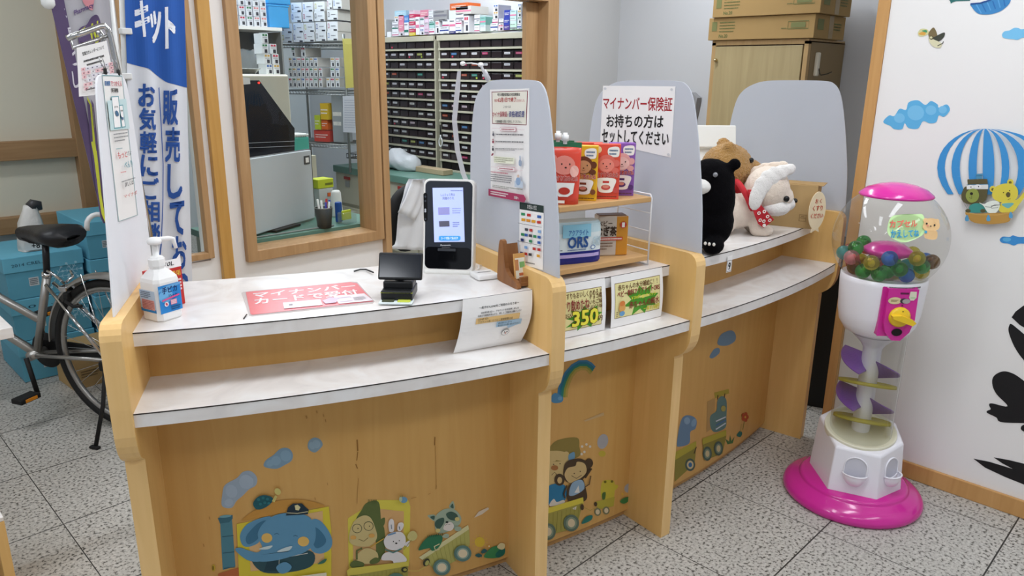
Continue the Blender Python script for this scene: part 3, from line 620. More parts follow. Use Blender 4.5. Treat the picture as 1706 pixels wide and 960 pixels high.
lean = [(3.585, 0.991), (3.58, 1.12), (3.585, 1.28), (3.60, 1.40), (3.615, 1.455), (3.645, 1.48), (3.70, 1.488), (3.80, 1.488), (3.872, 1.486), (3.908, 1.478), (3.93, 1.45), (3.955, 1.36), (3.985, 1.24), (4.02, 1.11), (4.05, 0.991)]
def radial(deg, h=0):
    a = rad(deg); e = Vector((math.cos(a), math.sin(a), 0)); n = Vector((-math.sin(a), math.cos(a), 0))
    return Plane(Vector((CX, CY, 0))+n*h, e, (0, 0, 1))          # u = radius, v = height; +n faces right
ACT = 0.004
def acrylic(deg, off, pts, label):
    S = radial(deg, off); b = MB(); b.prism(smooth(pts), -ACT/2, ACT/2, acr_lit if pts is lean else acr, S.P)
    o = b.build('acrylic_screen'); return tag(o, label, 'screen', 'milky acrylic screens on the counter dividers'), S
_, S1 = acrylic(-119.13, -0.022, lean, 'milky acrylic screen on the left end panel, behind the hand sanitiser')
_, S2 = acrylic(-105.25, 0.022, std, 'milky acrylic screen with a long notice and a white strap, right of the face terminal')
_, S3 = acrylic(-97.9, 0.022, std, 'milky acrylic screen carrying the big red and black notice')
_, S4 = acrylic(-83.3, 0.022, std, 'bare milky acrylic screen at the right end, beside the toy dog')
paper = mat('white paper', '#f3f1ef', 0.6, var=0.01, spec=0.2)
black = ink('#1d1b1b'); red = ink('#b8262c'); grey = ink('#77757a')
class Left:                                    # the left-hand face of a radial screen
    def __init__(s, S, off=0.002): s.S = S; s.n = S.n; s.off = off
    def P(s, u, v, h=0): return s.S.P(u, v, h+s.off)
    def px(s, x, y): return s.S.px(x, y)
# long notice on the second screen
L2 = Left(S2); c = lambda *p: A(p, 810, 140, 0.20833)
p = sheet(L2, c((38, 45), (352, 35), (352, 945), (45, 885)), paper)
mar = ink('#7d2436')
p.poly(c((52, 62), (343, 52), (332, 330), (57, 318)), mar); p.poly(c((57, 67), (337, 57), (327, 324), (62, 312)), ink('#ece9dc'))
p.text('9月の健康保険証の有効期限は', c((100, 72), (282, 70), (280, 96), (100, 98)), black, .01)
p.text('令和7年', c((75, 120), (110, 120), (110, 145), (75, 145)), red); p.text('12月1日で終了', c((110, 108), (252, 106), (252, 142), (110, 146)), red, .02); p.text('となりました。', c((255, 122), (322, 122), (322, 142), (255, 144)), red)
p.text('これからは', c((150, 173), (210, 172), (210, 190), (150, 192)), black)
p.text('マイナ保険証', c((64, 222), (182, 218), (182, 262), (64, 268)), ink('#a8304a'), .015); p.text('か', c((184, 236), (196, 236), (196, 256), (184, 258)), black); p.text('資格確認書', c((198, 216), (323, 214), (320, 264), (198, 266)), ink('#26307f'), .015)
p.text('で医療機関･薬局で受付してください。', c((90, 288), (300, 290), (300, 312), (90, 310)), black, .01)
pk = ink('#cf8d9b')
p.line(c((65, 352), (325, 366)), 0.25, pk); p.poly(c((130, 344), (258, 348), (256, 380), (130, 374)), pk); p.poly(c((132, 347), (255, 351), (253, 377), (132, 371)), paper); p.tiny(c((140, 352), (248, 355), (246, 371), (140, 368)), ink('#b5566a'), 1, 3)
for k, (y, col) in enumerate(((402, '#5a5a66'), (460, '#8a3244'), (520, '#33333b'))):
    p.tiny(c((98, y-10), (322, y-6), (320, y+14), (98, y+10)), ink('#4a4850'), 1 if k < 2 else 2, k+5, .55); p.ell(*c((78, y+2))[0], 1.6, 2.6, ink(col)); p.ell(*c((78, y-18))[0], 1.0, 1.0, ink(col))
p.poly(c((84, 575), (250, 590), (248, 640), (86, 628)), ink('#eef0dc')); p.tiny(c((90, 578), (245, 592), (243, 636), (90, 622)), ink('#8d8f70'), 3, 8, .45)
p.blob(c((66, 570), (76, 552), (86, 556), (76, 572)), ink('#8a3244')); p.blob(c((290, 650), (288, 620), (295, 600), (293, 578), (305, 578), (303, 600), (312, 622), (308, 655)), ink('#9aa9be')); p.ell(*c((299, 580))[0], 1.2, 1.8, ink('#c3ccd8'))
p.line(c((65, 660), (320, 692)), 0.25, pk); p.poly(c((120, 655), (260, 668), (258, 698), (120, 684)), pk); p.poly(c((122, 658), (257, 671), (255, 695), (122, 681)), paper); p.tiny(c((132, 664), (248, 674), (246, 690), (132, 680)), ink('#b5566a'), 1, 4)
p.tiny(c((66, 692), (205, 706), (205, 724), (66, 708)), ink('#b5566a'), 1, 9); p.tiny(c((66, 712), (235, 732), (235, 798), (66, 776)), ink('#55535c'), 4, 10, .5)
p.poly(c((258, 770), (326, 780), (326, 832), (258, 822)), ink('#c3d0dd')); p.ell(*c((288, 775))[0], 4, 7, ink('#8fa9c9')); p.ell(*c((288, 735))[0], 2.2, 2.6, ink('#d8bfae'))
p.tiny(c((82, 800), (325, 838), (325, 862), (82, 824)), ink('#66705a'), 2, 12, .5)
p.poly(c((50, 835), (335, 885), (352, 918), (340, 945), (50, 890)), ink('#a8375c')); p.tiny(c((68, 848), (210, 872), (210, 908), (68, 882)), paper, 2, 13, .5); p.text('詳細へ', c((258, 892), (296, 898), (296, 924), (258, 916)), paper, .02)
tag(p.build('notice'), 'long portrait notice with a maroon footer taped to the screen beside the face terminal', 'notice')
# payment methods card below it
c = lambda *p: A(p, 750, 90, 0.4062)
p = sheet(L2, c((290, 606), (389, 622), (385, 885), (288, 862)), paper, h0=0.0012)
p.poly(c((290, 606), (389, 622), (389, 652), (290, 636)), ink('#23352f')); p.text('お支払い方法', c((322, 616), (360, 622), (360, 640), (322, 634)), paper)
cols = ['#1d2f6b', '#c3342b', '#d98e28', '#2d5da8', '#3c3c44', '#2f8a57', '#b8332f', '#7fa9d8', '#e0a12c']
rnd = random.Random(3)
for (ya, yb, n, r) in ((645, 690, 4, 2), (705, 772, 5, 3), (778, 830, 5, 2)):
    for j in range(r):
        for i in range(n):
            u = 296+i*88/n+rnd.uniform(0, 3); y = ya+j*(yb-ya)/r+4+(u-290)*0.16; w = 64/n
            if rnd.random() < 0.88: p.poly(c((u, y), (u+w, y+2), (u+w, y+13), (u, y+11)), ink(rnd.choice(cols)))
p.line(c((290, 692), (388, 710)), 0.6, ink('#26262a')); p.line(c((289, 765), (386, 785)), 0.6, ink('#26262a')); p.tiny(c((318, 848), (360, 856), (360, 864), (318, 856)), black, 1, 2)
tag(p.build('payment_card'), 'white card with rows of coloured payment logos under the long notice', 'card')
# big notice on the third screen
L3 = Left(S3)
p = sheet(L3, c((630, 130), (927, 133), (908, 425), (618, 358)), paper)
p.text('マイナンバー保険証', c((632, 176), (916, 178), (912, 236), (630, 226)), ink('#a8232b'), .025)
p.text('お持ちの方は', c((645, 248), (880, 250), (876, 304), (645, 300)), black, .03); p.text('セットしてください', c((628, 306), (902, 322), (898, 376), (626, 364)), black, .03)
for x, y in ((640, 142), (913, 146), (900, 412)): p.ell(*c((x, y))[0], 2.2, 2.2, ink('#d2d3d6'))
tag(p.build('notice'), 'large white notice in red and black lettering taped to the screen above the snack packets', 'notice')
# portrait leaflet on the first screen, seen from its right-hand side
class Right:
    def __init__(s, S, off=0.002): s.S = S; s.n = -S.n; s.off = off
    def P(s, u, v, h=0): return s.S.P(u, v, -h-s.off)
    def px(s, x, y): return s.S.px(x, y)
R1 = Right(S1); c = lambda *p: A(p, 150, 110, 0.22917)
p = sheet(R1, c((75, 62), (220, 68), (335, 1085), (197, 1135)), ink('#eae8e4'))
tl = ink('#6f9a9f')
p.line(c((75, 62), (197, 1133)), 0.7, tl); p.line(c((219, 70), (334, 1085)), 0.7, tl); p.line(c((197, 1131), (333, 1084)), 0.7, tl); p.line(c((76, 68), (220, 74)), 1.6, ink('#7ba0a6'))
p.text('医療費', c((92, 108), (128, 108), (132, 145), (92, 142)), ink('#4a78ae'), .03); p.text('でつかえる', c((132, 106), (212, 112), (214, 146), (134, 146)), ink('#d2707a'), .02); p.text('電子証明書', c((135, 160), (185, 162), (188, 192), (140, 190)), black, .03)
p.poly(c((103, 252), (243, 238), (262, 395), (270, 455), (128, 470)), ink('#c3dadb'))
for x, y, w, h in ((132, 222, 55, 235), (188, 285, 30, 165)):
    p.poly(c((x, y), (x+w, y-4), (x+w+20, y+h-6), (x+22, y+h)), ink('#4e96a0')); p.poly(c((x+4, y+6), (x+w-4, y+2), (x+w+14, y+h-12), (x+24, y+h-8)), paper)
for x, y in ((158, 298), (172, 296), (200, 325), (210, 324)): p.ell(*c((x, y))[0], .5, 1.6, black)
p.ell(*c((170, 345))[0], 2.6, 5, ink('#4a6f8f'), -20); p.ell(*c((207, 372))[0], 2, 5, ink('#4a6f8f'), -20); p.ell(*c((205, 358))[0], 1.8, 3.6, paper, -20)
p.tiny(c((140, 486), (245, 472), (252, 545), (150, 560)), ink('#5d5f63'), 3, 5, .35); p.tiny(c((158, 598), (205, 592), (206, 604), (160, 610)), tl, 1, 6)
p.text('もっと', c((168, 628), (236, 616), (242, 662), (174, 676)), ink('#d0605e'), .02); p.text('な', c((238, 620), (270, 612), (272, 646), (242, 656)), grey); p.text('べんり', c((212, 700), (272, 684), (280, 730), (220, 748)), ink('#6fa6b4'), .02); p.tiny(c((186, 770), (228, 762), (230, 774), (188, 782)), ink('#d0605e'), 1, 8)
p.tiny(c((192, 838), (296, 806), (298, 820), (194, 850)), ink('#5d5f63'), 1, 8); p.text('詳しくは', c((216, 850), (278, 826), (282, 862), (220, 882)), ink('#4a4a4e'), .02); p.text('マイナポ', c((206, 940), (304, 905), (306, 935), (210, 962)), ink('#cf7a70'), .02)
tag(p.build('leaflet'), 'tall narrow teal-edged leaflet taped to the leftmost acrylic screen', 'leaflet')
mb = MB()
for x, y in ((174, 122), (196, 124)):
    q = R1.px(x, y); P0 = R1.P(q[0], q[1]+0.004, 0); mb.box(P0, (0.006, 0.010, 0.014), ink('#2a2a2a'), 0.002)
    for k in (-1, 1): mb.tube([P0+Vector((0, 0.003*k, 0.006)), P0+Vector((-0.004, 0.012*k, 0.020)), P0+Vector((-0.006, 0.010*k, 0.030))], 0.0009, mat('clip wire', '#9a9a9a', 0.3, 1.0), 6)
tag(mb.build('binder_clip'), 'small black binder clips pinching the leaflet at the top of the leftmost screen', 'clip')
# strap hung over the second screen
mb = MB(); strap = thin_glass('clear strap', '#e6e6ea', 0.9, 0.2, haze=0.5)
pts = [(765, 118), (762, 150), (757, 200), (762, 250), (772, 290), (785, 320), (792, 335)]
P2 = [on_plane(x, y, S2.P(3.62, 1, -0.03), S2.n) for x, y in pts]; w = CR*0.008
vs = []; fs = []
for i, q in enumerate(P2): vs += [q-w*(1-0.3*(i == 0)), q+w*(1-0.3*(i == 0))]
for i in range(len(P2)-1): fs.append((2*i, 2*i+1, 2*i+3, 2*i+2))
mb.add(vs, fs, strap); mb.add([v+CF*0.0012 for v in vs], fs, strap)
t = thing('lanyard', 'clear plastic strap with white clips hung over the screen beside the face terminal', 'strap', S2.P(3.66, 1.485, 0))
mb.build('strap', t, True)
mb = MB(); e1 = on_plane(771, 106, P2[0], S2.n); e2 = on_plane(801, 108, S2.P(3.67, 1.47, 0.004), S2.n)
for q in (e1, e2): mb.ell(q, (0.009, 0.009, 0.007), mat('white plastic clip', '#f2f2f4', 0.3), 10)
mb.build('clip', t, True)
mb = MB(); mb.tube([e1, (e1+e2)/2+Vector((0, 0, 0.003)), e2], 0.0018, mat('white plastic clip', '#f2f2f4', 0.3), 8)
mb.tube([e2, on_plane(806, 120, S2.P(3.67, 1.47, 0.006), S2.n), on_plane(812, 135, S2.P(3.67, 1.47, 0.007), S2.n)], 0.004, strap, 8); mb.tube([on_plane(808, 118, S2.P(3.67, 1.47, 0.004), S2.n), on_plane(815, 132, S2.P(3.68, 1.46, 0.006), S2.n)], 0.005, strap, 8); mb.build('cord', t, True)
# ================================================================== things on the left bay
def zrot(a, b): return math.atan2(b[1]-a[1], b[0]-a[0])
# hand sanitiser
t = thing('hand_sanitiser_bottle', 'white pump bottle with a blue label at the left end of the counter', 'bottle', (0.6035, 1.757, HW), math.radians(16))
wp = mat('white plastic', '#f1f0ee', 0.3, var=0.01)
def rounded(w, d, c):
    return [(w/2, -d/2+c), (w/2, d/2-c), (w/2-c, d/2), (-w/2+c, d/2), (-w/2, d/2-c), (-w/2, -d/2+c), (-w/2+c, -d/2), (w/2-c, -d/2)]
def loft(b, secs, m, cap=True):
    n = len(secs[0][0]); vs = [(x, y, z) for poly, z in secs for x, y in poly]; fs = []
    for j in range(len(secs)-1):
        for i in range(n): fs.append((j*n+i, j*n+(i+1) % n, (j+1)*n+(i+1) % n, (j+1)*n+i))
    if cap: fs += [tuple(range(n))[::-1], tuple(range((len(secs)-1)*n, len(secs)*n))]
    return b.add(vs, fs, m)
def ngon(r, n=8, ph=PI/8): return [(r*math.cos(ph+2*PI*i/n)*1.0, r*math.sin(ph+2*PI*i/n)) for i in range(n)]
b = MB(); sq = lambda s, c=0.010: [rounded(s, s, c*s/0.066)][0]
ng = [(0.012*math.cos(a), 0.012*math.sin(a)) for a in [-PI/8+i*PI/4 for i in range(8)]]
def oct_(r): return [(r*math.cos(-PI/8+i*PI/4), r*math.sin(-PI/8+i*PI/4)) for i in range(8)]
loft(b, [(sq(0.060), 0), (sq(0.066), 0.004), (sq(0.066), 0.092), (sq(0.062), 0.100), (sq(0.044), 0.112), (oct_(0.0165), 0.120), (oct_(0.0165), 0.126)], wp); o = b.build('bottle', t)
b = MB(); loft(b, [(oct_(0.0185), 0.126), (oct_(0.0185), 0.142), (oct_(0.014), 0.147)], wp)
b.lathe([(0.014, 0.147), (0.0075, 0.150), (0.0065, 0.178), (0.0, 0.178)], wp, 16); b.lathe([(0.0, 0.176), (0.015, 0.177), (0.016, 0.184), (0.012, 0.191), (0, 0.193)], wp, 16)
b.tube([(0, 0, 0.185), (0.03, -0.010, 0.186), (0.040, -0.013, 0.183), (0.044, -0.014, 0.160)], [0.006, 0.0055, 0.005, 0.004], wp, 10); b.build('pump', t)
# its label, on the right face and round on to the left face
M_ = MW[t]
class Loc:
    def __init__(s, o, eu, ev): s.o = M_ @ Vector(o); R = M_.to_3x3(); s.pl = Plane(s.o, R @ Vector(eu), R @ Vector(ev)); s.n = s.pl.n
    def P(s, u, v, h=0): return s.pl.P(u, v, h)
p = Print(Loc((-0.033, -0.033, 0), (1, 0, 0), (0, 0, 1)), uv=True)
blue = ink('#2a86cf')
p.rect(0.004, 0.020, 0.062, 0.086, blue); p.ell(0.022, 0.060, 0.018, 0.016, ink('#6fb2e2')); p.poly([(0.004, 0.078), (0.030, 0.084), (0.062, 0.086), (0.062, 0.080), (0.03, 0.077), (0.004, 0.072)], ink('#6aa9dc'))
p.text('手ピカ', [(0.013, 0.081), (0.052, 0.081), (0.052, 0.066), (0.013, 0.066)], ink('#162a66'), .03); p.text('ジェル', [(0.026, 0.0625), (0.052, 0.061), (0.052, 0.053), (0.032, 0.053)], ink('#162a66'), .02); p.poly([(0.010, 0.049), (0.056, 0.055), (0.056, 0.059), (0.010, 0.053)], ink('#d8548f'))
p.ell(0.020, 0.041, 0.0055, 0.0055, ink('#f2e9ee')); p.ell(0.020, 0.041, 0.0025, 0.004, ink('#d04a5c'), 30); p.rect(0.031, 0.037, 0.047, 0.049, ink('#e58aa8')); p.tiny([(0.032, 0.048), (0.046, 0.048), (0.046, 0.038), (0.032, 0.038)], paper, 3, 2); p.tiny([(0.030, 0.034), (0.056, 0.034), (0.056, 0.024), (0.030, 0.024)], ink('#163a66'), 2, 4)
p.build('label', t)
p = Print(Loc((-0.033, 0.033, 0), (0, -1, 0), (0, 0, 1)), uv=True)
p.rect(0.004, 0.022, 0.058, 0.074, ink('#b9cfe6')); p.rect(0.004, 0.022, 0.058, 0.030, blue); p.rect(0.010, 0.028, 0.054, 0.052, ink('#e0a7a3')); p.tiny([(0.012, 0.051), (0.052, 0.051), (0.052, 0.029), (0.012, 0.029)], ink('#a5565a'), 6, 3, .5); p.tiny([(0.008, 0.072), (0.044, 0.072), (0.044, 0.055), (0.008, 0.055)], ink('#45506a'), 4, 5, .5)
p.build('label', t)
# red carton behind it
t = thing('carton', 'small red and white open carton standing behind the hand sanitiser', 'box', (0.640, 1.835, HW), math.radians(12))
b = MB(); rc = ink('#c2322e'); b.box((0, 0, 0.049), (0.084, 0.03, 0.096), rc, 0.001)
b.prism([(-0.042, 0.097), (0.042, 0.097), (0.042, 0.128), (0.032, 0.118), (-0.042, 0.118)], -0.0155, -0.0145, paper, lambda u, v, h: Vector((u, h, v))); b.build('body', t)
M_ = MW[t]; p = Print(Loc((0, -0.0158, 0), (1, 0, 0), (0, 0, 1)), uv=True); p.rect(-0.012, 0.104, 0.020, 0.115, paper); p.text('10L', [(0.002, 0.114), (0.022, 0.114), (0.022, 0.104), (-0.004, 0.104)], black, .02); p.text('消毒用', [(0.0, 0.090), (0.036, 0.090), (0.036, 0.076), (0.0, 0.076)], ink('#e8c24a'), .02); p.tiny([(0.0, 0.07), (0.036, 0.07), (0.036, 0.03), (0.0, 0.03)], paper, 5, 2)
p.build('print', t)
# laminated mat
H_ = Plane((0, 0, HW+0.0004), (1, 0, 0), (0, 1, 0)); c = lambda *p: A(p, 380, 380, 0.25)
t = thing('laminated_mat', 'pink laminated mat lying flat on the counter left of the card reader', 'mat', atz(510, 500, HW))
p = sheet(H_, c((90, 436), (100, 428), (820, 360), (860, 362), (976, 492), (965, 505), (160, 590), (140, 585)), thin_glass('laminate film', '#f4f0ef', 1.0, 0.05, haze=0.35), 0.0006); p.build('film', t)
p = sheet(H_, c((118, 430), (812, 364), (858, 370), (968, 492), (165, 582), (150, 578)), mat('pink print gloss', '#d86f74', 0.25, var=0.03), 0.0004, h0=0.0011)
wg = mat('white print gloss', '#f3eeee', 0.25, var=0.02)
p.text('マイナンバー', c((170, 436), (832, 376), (858, 402), (160, 470)), wg, .03); p.text('カードで受付', c((175, 476), (852, 414), (872, 448), (180, 516)), wg, .03)
p.poly(c((700, 460), (908, 442), (968, 490), (740, 512)), mat('pale print gloss', '#e6dade', 0.25)); p.poly(c((365, 505), (615, 482), (630, 520), (375, 545)), mat('pale card gloss', '#e2d3dd', 0.25)); p.poly(c((405, 516), (430, 513), (432, 523), (408, 526)), mat('dark print gloss', '#6a5660', 0.25))
p.poly(c((630, 492), (680, 470), (735, 472), (720, 505), (650, 512)), mat('lilac print gloss', '#c3a9c6', 0.25)); p.line(c((735, 475), (815, 466), (830, 492), (750, 500), (735, 475)), 0.6, mat('lilac print gloss', '#c3a9c6', 0.25)); p.tiny(c((830, 470), (905, 462), (930, 485), (845, 492)), grey, 4, 4, .4)
p.build('printed_sheet', t)
mb = MB(); mb.tube([atz(406, 531, HW+0.002), atz(411, 524, HW+0.003)], 0.0016, ink('#4c4542'), 6); tag(mb.build('pin'), 'tiny dark clip at the near left corner of the pink mat', 'clip')
# card reader with a tilted customer screen
rz = zrot((1.036, 1.499), (1.093, 1.439))
t = thing('payment_reader', 'small black card reader with a tilted blank screen on the counter', 'card reader', (1.068, 1.4725, HW), rz)
bk = mat('black plastic', '#17181a', 0.35, var=0.05); bg = mat('black glass', '#141a24', 0.12, var=0.02, spec=0.5)
b = MB(); b.box((0, 0.045, 0.019), (0.080, 0.090, 0.026), bk, 0.004); b.box((0, 0.055, 0.040), (0.076, 0.062, 0.020), bk, 0.004); b.box((0, 0.003, 0.027), (0.081, 0.006, 0.0015), ink('#a9b23c')); b.build('base', t)
b = MB(); b.box((0, -0.002, 0.005), (0.084, 0.040, 0.004), ink('#dfe9ea'), 0.001); b.box((-0.02, 0.001, 0.0085), (0.03, 0.03, 0.003), ink('#4a4f3a'), 0.001); b.box((0.020, 0.001, 0.0085), (0.032, 0.03, 0.003), ink('#c9d24f'), 0.001); b.build('card_tray', t)
T = Matrix.Translation((0.006, 0.040, 0.086)) @ Matrix.Rotation(math.radians(-24), 4, 'X')
b = MB(); b.box((0, 0, 0), (0.112, 0.012, 0.070), bk, 0.004, T=T); b.tube([(0, 0.05, 0.045), (0.003, 0.055, 0.075)], 0.012, bk, 12); b.build('screen_case', t)
b = MB(); b.box((0, -0.0062, 0.0), (0.104, 0.0008, 0.058), bg, T=T); b.ell((0.042, -0.0065, 0.0315), (0.002, 0.0006, 0.002), ink('#3f4a5a'), 8, T=T); b.build('screen', t)
mb = MB(); mb.tube([atz(590, 452, HW+0.003), atz(600, 449, HW+0.004), atz(610, 449, HW+0.004), atz(622, 454, HW+0.008)], 0.0022, bk, 8); tag(mb.build('cable'), 'short black cable running left from the card reader', 'cable')
# face terminal
rz = zrot((1.30, 1.66), (1.394, 1.547)); A0 = Vector(((1.30+1.394)/2, (1.66+1.547)/2, HW))
t = thing('face_terminal', 'white and black face recognition terminal with a glowing upright screen on the counter', 'terminal', A0, rz); M_ = MW[t]
def rrect(w, h, r, n=6, z0=0):
    out = []
    for cx, cy, a in ((w/2-r, h-r, 0), (-w/2+r, h-r, 90), (-w/2+r, r, 180), (w/2-r, r, 270)):
        for i in range(n+1): q = math.radians(a+90*i/n); out.append((cx+r*math.cos(q), cy+r*math.sin(q)+z0))
    return out
LEAN = math.radians(9); ts = Matrix.Rotation(-LEAN, 4, 'X')
TW, THT = 0.148, 0.272
Pf = lambda u, v, h: ts @ Vector((u, -h, v))
shell = mat('white terminal shell', '#ecebe6', 0.3, var=0.01)
b = MB(); vs = []; rings = [(TW-0.012, THT-0.008, -0.055), (TW, THT, -0.046), (TW, THT, -0.004), (TW-0.005, THT-0.003, 0.0)]
n = None
for wd, ht, h in rings:
    pl = rrect(wd, ht, 0.019); n = len(pl); vs += [Pf(u, v+(THT-ht)/2, h) for u, v in pl]
fs = [(j*n+i, j*n+(i+1) % n, (j+1)*n+(i+1) % n, (j+1)*n+i) for j in range(3) for i in range(n)]+[tuple(range(n))[::-1], tuple(range(3*n, 4*n))]
b.add(vs, fs, shell); b.box((0, 0.03, 0.004), (TW-0.006, 0.066, 0.014), shell, 0.005); b.build('shell', t)
class TP:
    def __init__(s): R = M_.to_3x3() @ ts.to_3x3(); s.pl = Plane(M_ @ Vector((0, 0, 0)), R @ Vector((1, 0, 0)), R @ Vector((0, 0, 1))); s.n = s.pl.n
    def P(s, u, v, h=0): return s.pl.P(u, v, h)
    def px(s, x, y): return s.pl.px(x, y)
F = TP()
def ins(w, h, r, z0): return rrect(w, h, r, 6, z0)
p = Print(F, uv=True, h0=0.0002); p.poly(ins(TW-0.012, THT-0.020, 0.015, 0.014), mat('graphite front', '#2a2f38', 0.3, var=0.04)); p.build('front_cover', t)
p = Print(F, uv=True, h0=0.0008); p.poly(ins(TW-0.014, 0.062, 0.012, 0.015), mat('gloss black recess', '#0c0d10', 0.1)); p.rect(-0.03, 0.066, 0.022, 0.074, mat('grey recess lip', '#3c3f44', 0.3)); p.build('card_slot', t)
p = Print(F, h0=0.0008); c = lambda *q: A(q, 380, 200, 0.29167)
p.poly(c((1168, 388), (1342, 386), (1352, 696), (1178, 698)), mat('lit screen', '#b4c2f4', 0.3, var=0.02, emit=0.5))
p.text('しんりょう券は', c((1214, 420), (1294, 418), (1296, 434), (1216, 436)), ink('#5b6a9a')); p.text('同意のうえ', c((1226, 440), (1290, 438), (1291, 454), (1227, 456)), ink('#5b6a9a'))
p.poly(c((1200, 500), (1264, 498), (1266, 540), (1202, 542)), mat('screen card', '#8f8fc6', 0.3, emit=0.5)); p.poly(c((1205, 578), (1264, 576), (1266, 608), (1207, 610)), mat('screen dark card', '#5c5c6e', 0.3, emit=0.3)); p.tiny(c((1280, 500), (1330, 499), (1331, 536), (1282, 537)), ink('#9aa4cf'), 3, 2, .3); p.tiny(c((1282, 580), (1322, 579), (1323, 612), (1284, 613)), ink('#7a84b5'), 3, 5, .4)
p.poly(c((1206, 664), (1216, 662), (1318, 662), (1328, 666), (1328, 682), (1318, 688), (1214, 690), (1204, 684)), mat('screen button', '#3f93d0', 0.3, emit=0.6)); p.text('カードを置いて始めます', c((1218, 668), (1314, 667), (1315, 682), (1219, 683)), mat('screen white', '#ffffff', 0.3, emit=0.6)); p.tiny(c((1272, 400), (1340, 400), (1340, 406), (1272, 406)), ink('#5b6a9a'), 1, 9)
p.build('screen', t)
p = Print(F, h0=0.0008); p.text('Panasonic', c((1214, 711), (1272, 710), (1272, 719), (1214, 720)), ink('#d5d6da'), .03); p.tiny(c((1222, 727), (1268, 726), (1268, 731), (1222, 732)), grey, 1, 2); p.build('maker_name', t)
p = Print(F, h0=0.0008)
p.poly(c((1116, 425), (1122, 416), (1132, 416), (1138, 425), (1140, 570), (1134, 580), (1124, 580), (1118, 570)), mat('black camera bar', '#08090b', 0.15))
for y in (438, 462, 512, 522, 566): p.ell(*c((1127, y))[0], 1.6, 1.8, ink('#3a4048' if y not in (512, 522) else '#b9bec6'), n=10)
p.build('camera_bar', t)
# contactless puck and its cable
t = thing('contactless_reader', 'flat white puck with a white cable beside the face terminal', 'reader', (1.395, 1.500, HW), zrot((1.358, 1.458), (1.415, 1.439)))
b = MB(); b.box((0, 0, 0.009), (0.066, 0.062, 0.016), wp, 0.006, seg=3); b.build('body', t); b = MB(); b.tube([(-0.012, 0.03, 0.010), (-0.014, 0.045, 0.008), (0.008, 0.058, 0.010), (0.016, 0.075, 0.014), (0.024, 0.095, 0.010), (0.04, 0.11, 0.005)], 0.0035, wp, 8); b.build('cable', t)
M_ = MW[t]; p = Print(Loc((0, 0, 0.017), (1, 0, 0), (0, 1, 0)), uv=True); p.tiny([(-0.02, 0.006), (0.02, 0.006), (0.02, -0.004), (-0.02, -0.004)], grey, 1, 2); p.build('print', t)
# wooden pamphlet stand
t = thing('pamphlet_stand', 'brown wooden pamphlet stand on the counter against the divider', 'stand', (1.392, 1.408, HW), math.radians(-105)); M_ = MW[t]
brown = wood('brown stand wood', '#7d4f2a', '#9a683d', 0.45)
b = MB(); Pq = lambda u, v, h: Vector((u, h, v))
b.prism(smooth([(-0.052, 0.012), (-0.048, 0.07), (-0.040, 0.115), (-0.022, 0.118), (-0.016, 0.09), (-0.006, 0.045), (0.020, 0.026), (0.050, 0.018), (0.056, 0.0), (-0.02, 0.0), (-0.05, 0.004)], 3), 0.0, 0.012, brown, Pq); b.build('side', t)
b = MB(); b.prism([(-0.010, 0.018), (-0.028, 0.108), (-0.020, 0.110), (-0.002, 0.020)], 0.012, 0.046, brown, Pq); b.box((0.022, 0.03, 0.012), (0.07, 0.036, 0.012), brown, 0.002); b.box((0.052, 0.03, 0.020), (0.008, 0.036, 0.024), brown, 0.002); b.build('tray', t)
t = thing('pamphlet', 'small green and orange pamphlets in the brown wooden stand', 'pamphlet', (1.392, 1.408, HW), math.radians(-105)); M_ = MW[t]
b = MB(); R = Matrix.Translation((0.022, 0.029, 0.054)) @ Matrix.Rotation(math.radians(-10), 4, 'Y'); b.box((0, 0, 0), (0.006, 0.034, 0.070), ink('#d8a25e'), T=R); b.box((0.0005, 0, -0.005), (0.0062, 0.030, 0.056), ink('#e9e6d6'), T=R); b.box((0.0008, 0.006, 0.004), (0.0062, 0.016, 0.016), ink('#7fae6a'), T=R); b.box((0.0008, -0.010, 0.004), (0.0062, 0.01, 0.03), ink('#c98a5a'), T=R); b.box((0.0008, 0.004, -0.022), (0.0062, 0.018, 0.008), ink('#c9734a'), T=R); b.build('booklet', t)
# ------------------------------------------------------------------ curled paper hanging from the worktop edge on to the shelf
def hang(a0, a1, bulge, r0, r1, z0=0.7865, z1=0.9395, sk=0.0):
    def fn(u, v, h=0):
        a = rad(a0+(a1-a0)*u+sk*(v-0.5)); R = r0+(r1-r0)*v+bulge*math.sin(PI*v)*(0.6+0.4*u)+h
        return Vector((CX+R*math.cos(a), CY+R*math.sin(a), z0+(z1-z0)*v))
    return UV(fn)
def hangsheet(S):
    p = Print(S, uv=True, h0=0.0005, step=0.00025); p.grid([(0, 1), (1, 1), (1, 0), (0, 0)], paper, 8, 12)
    vs = []; n = 12; m_ = 8
    for j in range(n+1):
        for i in range(m_+1): vs.append(S.P(i/m_, j/n, 0.0))
    p.mb.add(vs, [(j*9+i, j*9+i+1, j*9+i+10, j*9+i+9) for j in range(n) for i in range(m_)], paper); return p
S = hang(-108.33, -105.42, 0.022, 3.985, 4.012, sk=0.25)
p = hangsheet(S); Tq = lambda x0, y0, x1, y1, sl=0: [(x0, y1), (x1, y1+sl), (x1, y0+sl), (x0, y0)]
p.text('～処方せんLINEをご利用のみなさま～', Tq(.23, .80, .80, .845), black, .015); p.text('2025年9月1日～、アカウントをお変更しました', Tq(.26, .715, .80, .75), black, .01); p.text('お友だち追加が済んだら、新しくご登録をお願いします', Tq(.22, .665, .84, .70), black, .01)
p.grid(Tq(.20, .54, .82, .645), ink('#e3bf82'), 6, 2); p.text('LINE ID:', Tq(.23, .605, .37, .635), black); p.text('アカウント名：にこにこ薬局新豊川店', Tq(.23, .55, .72, .59), black)
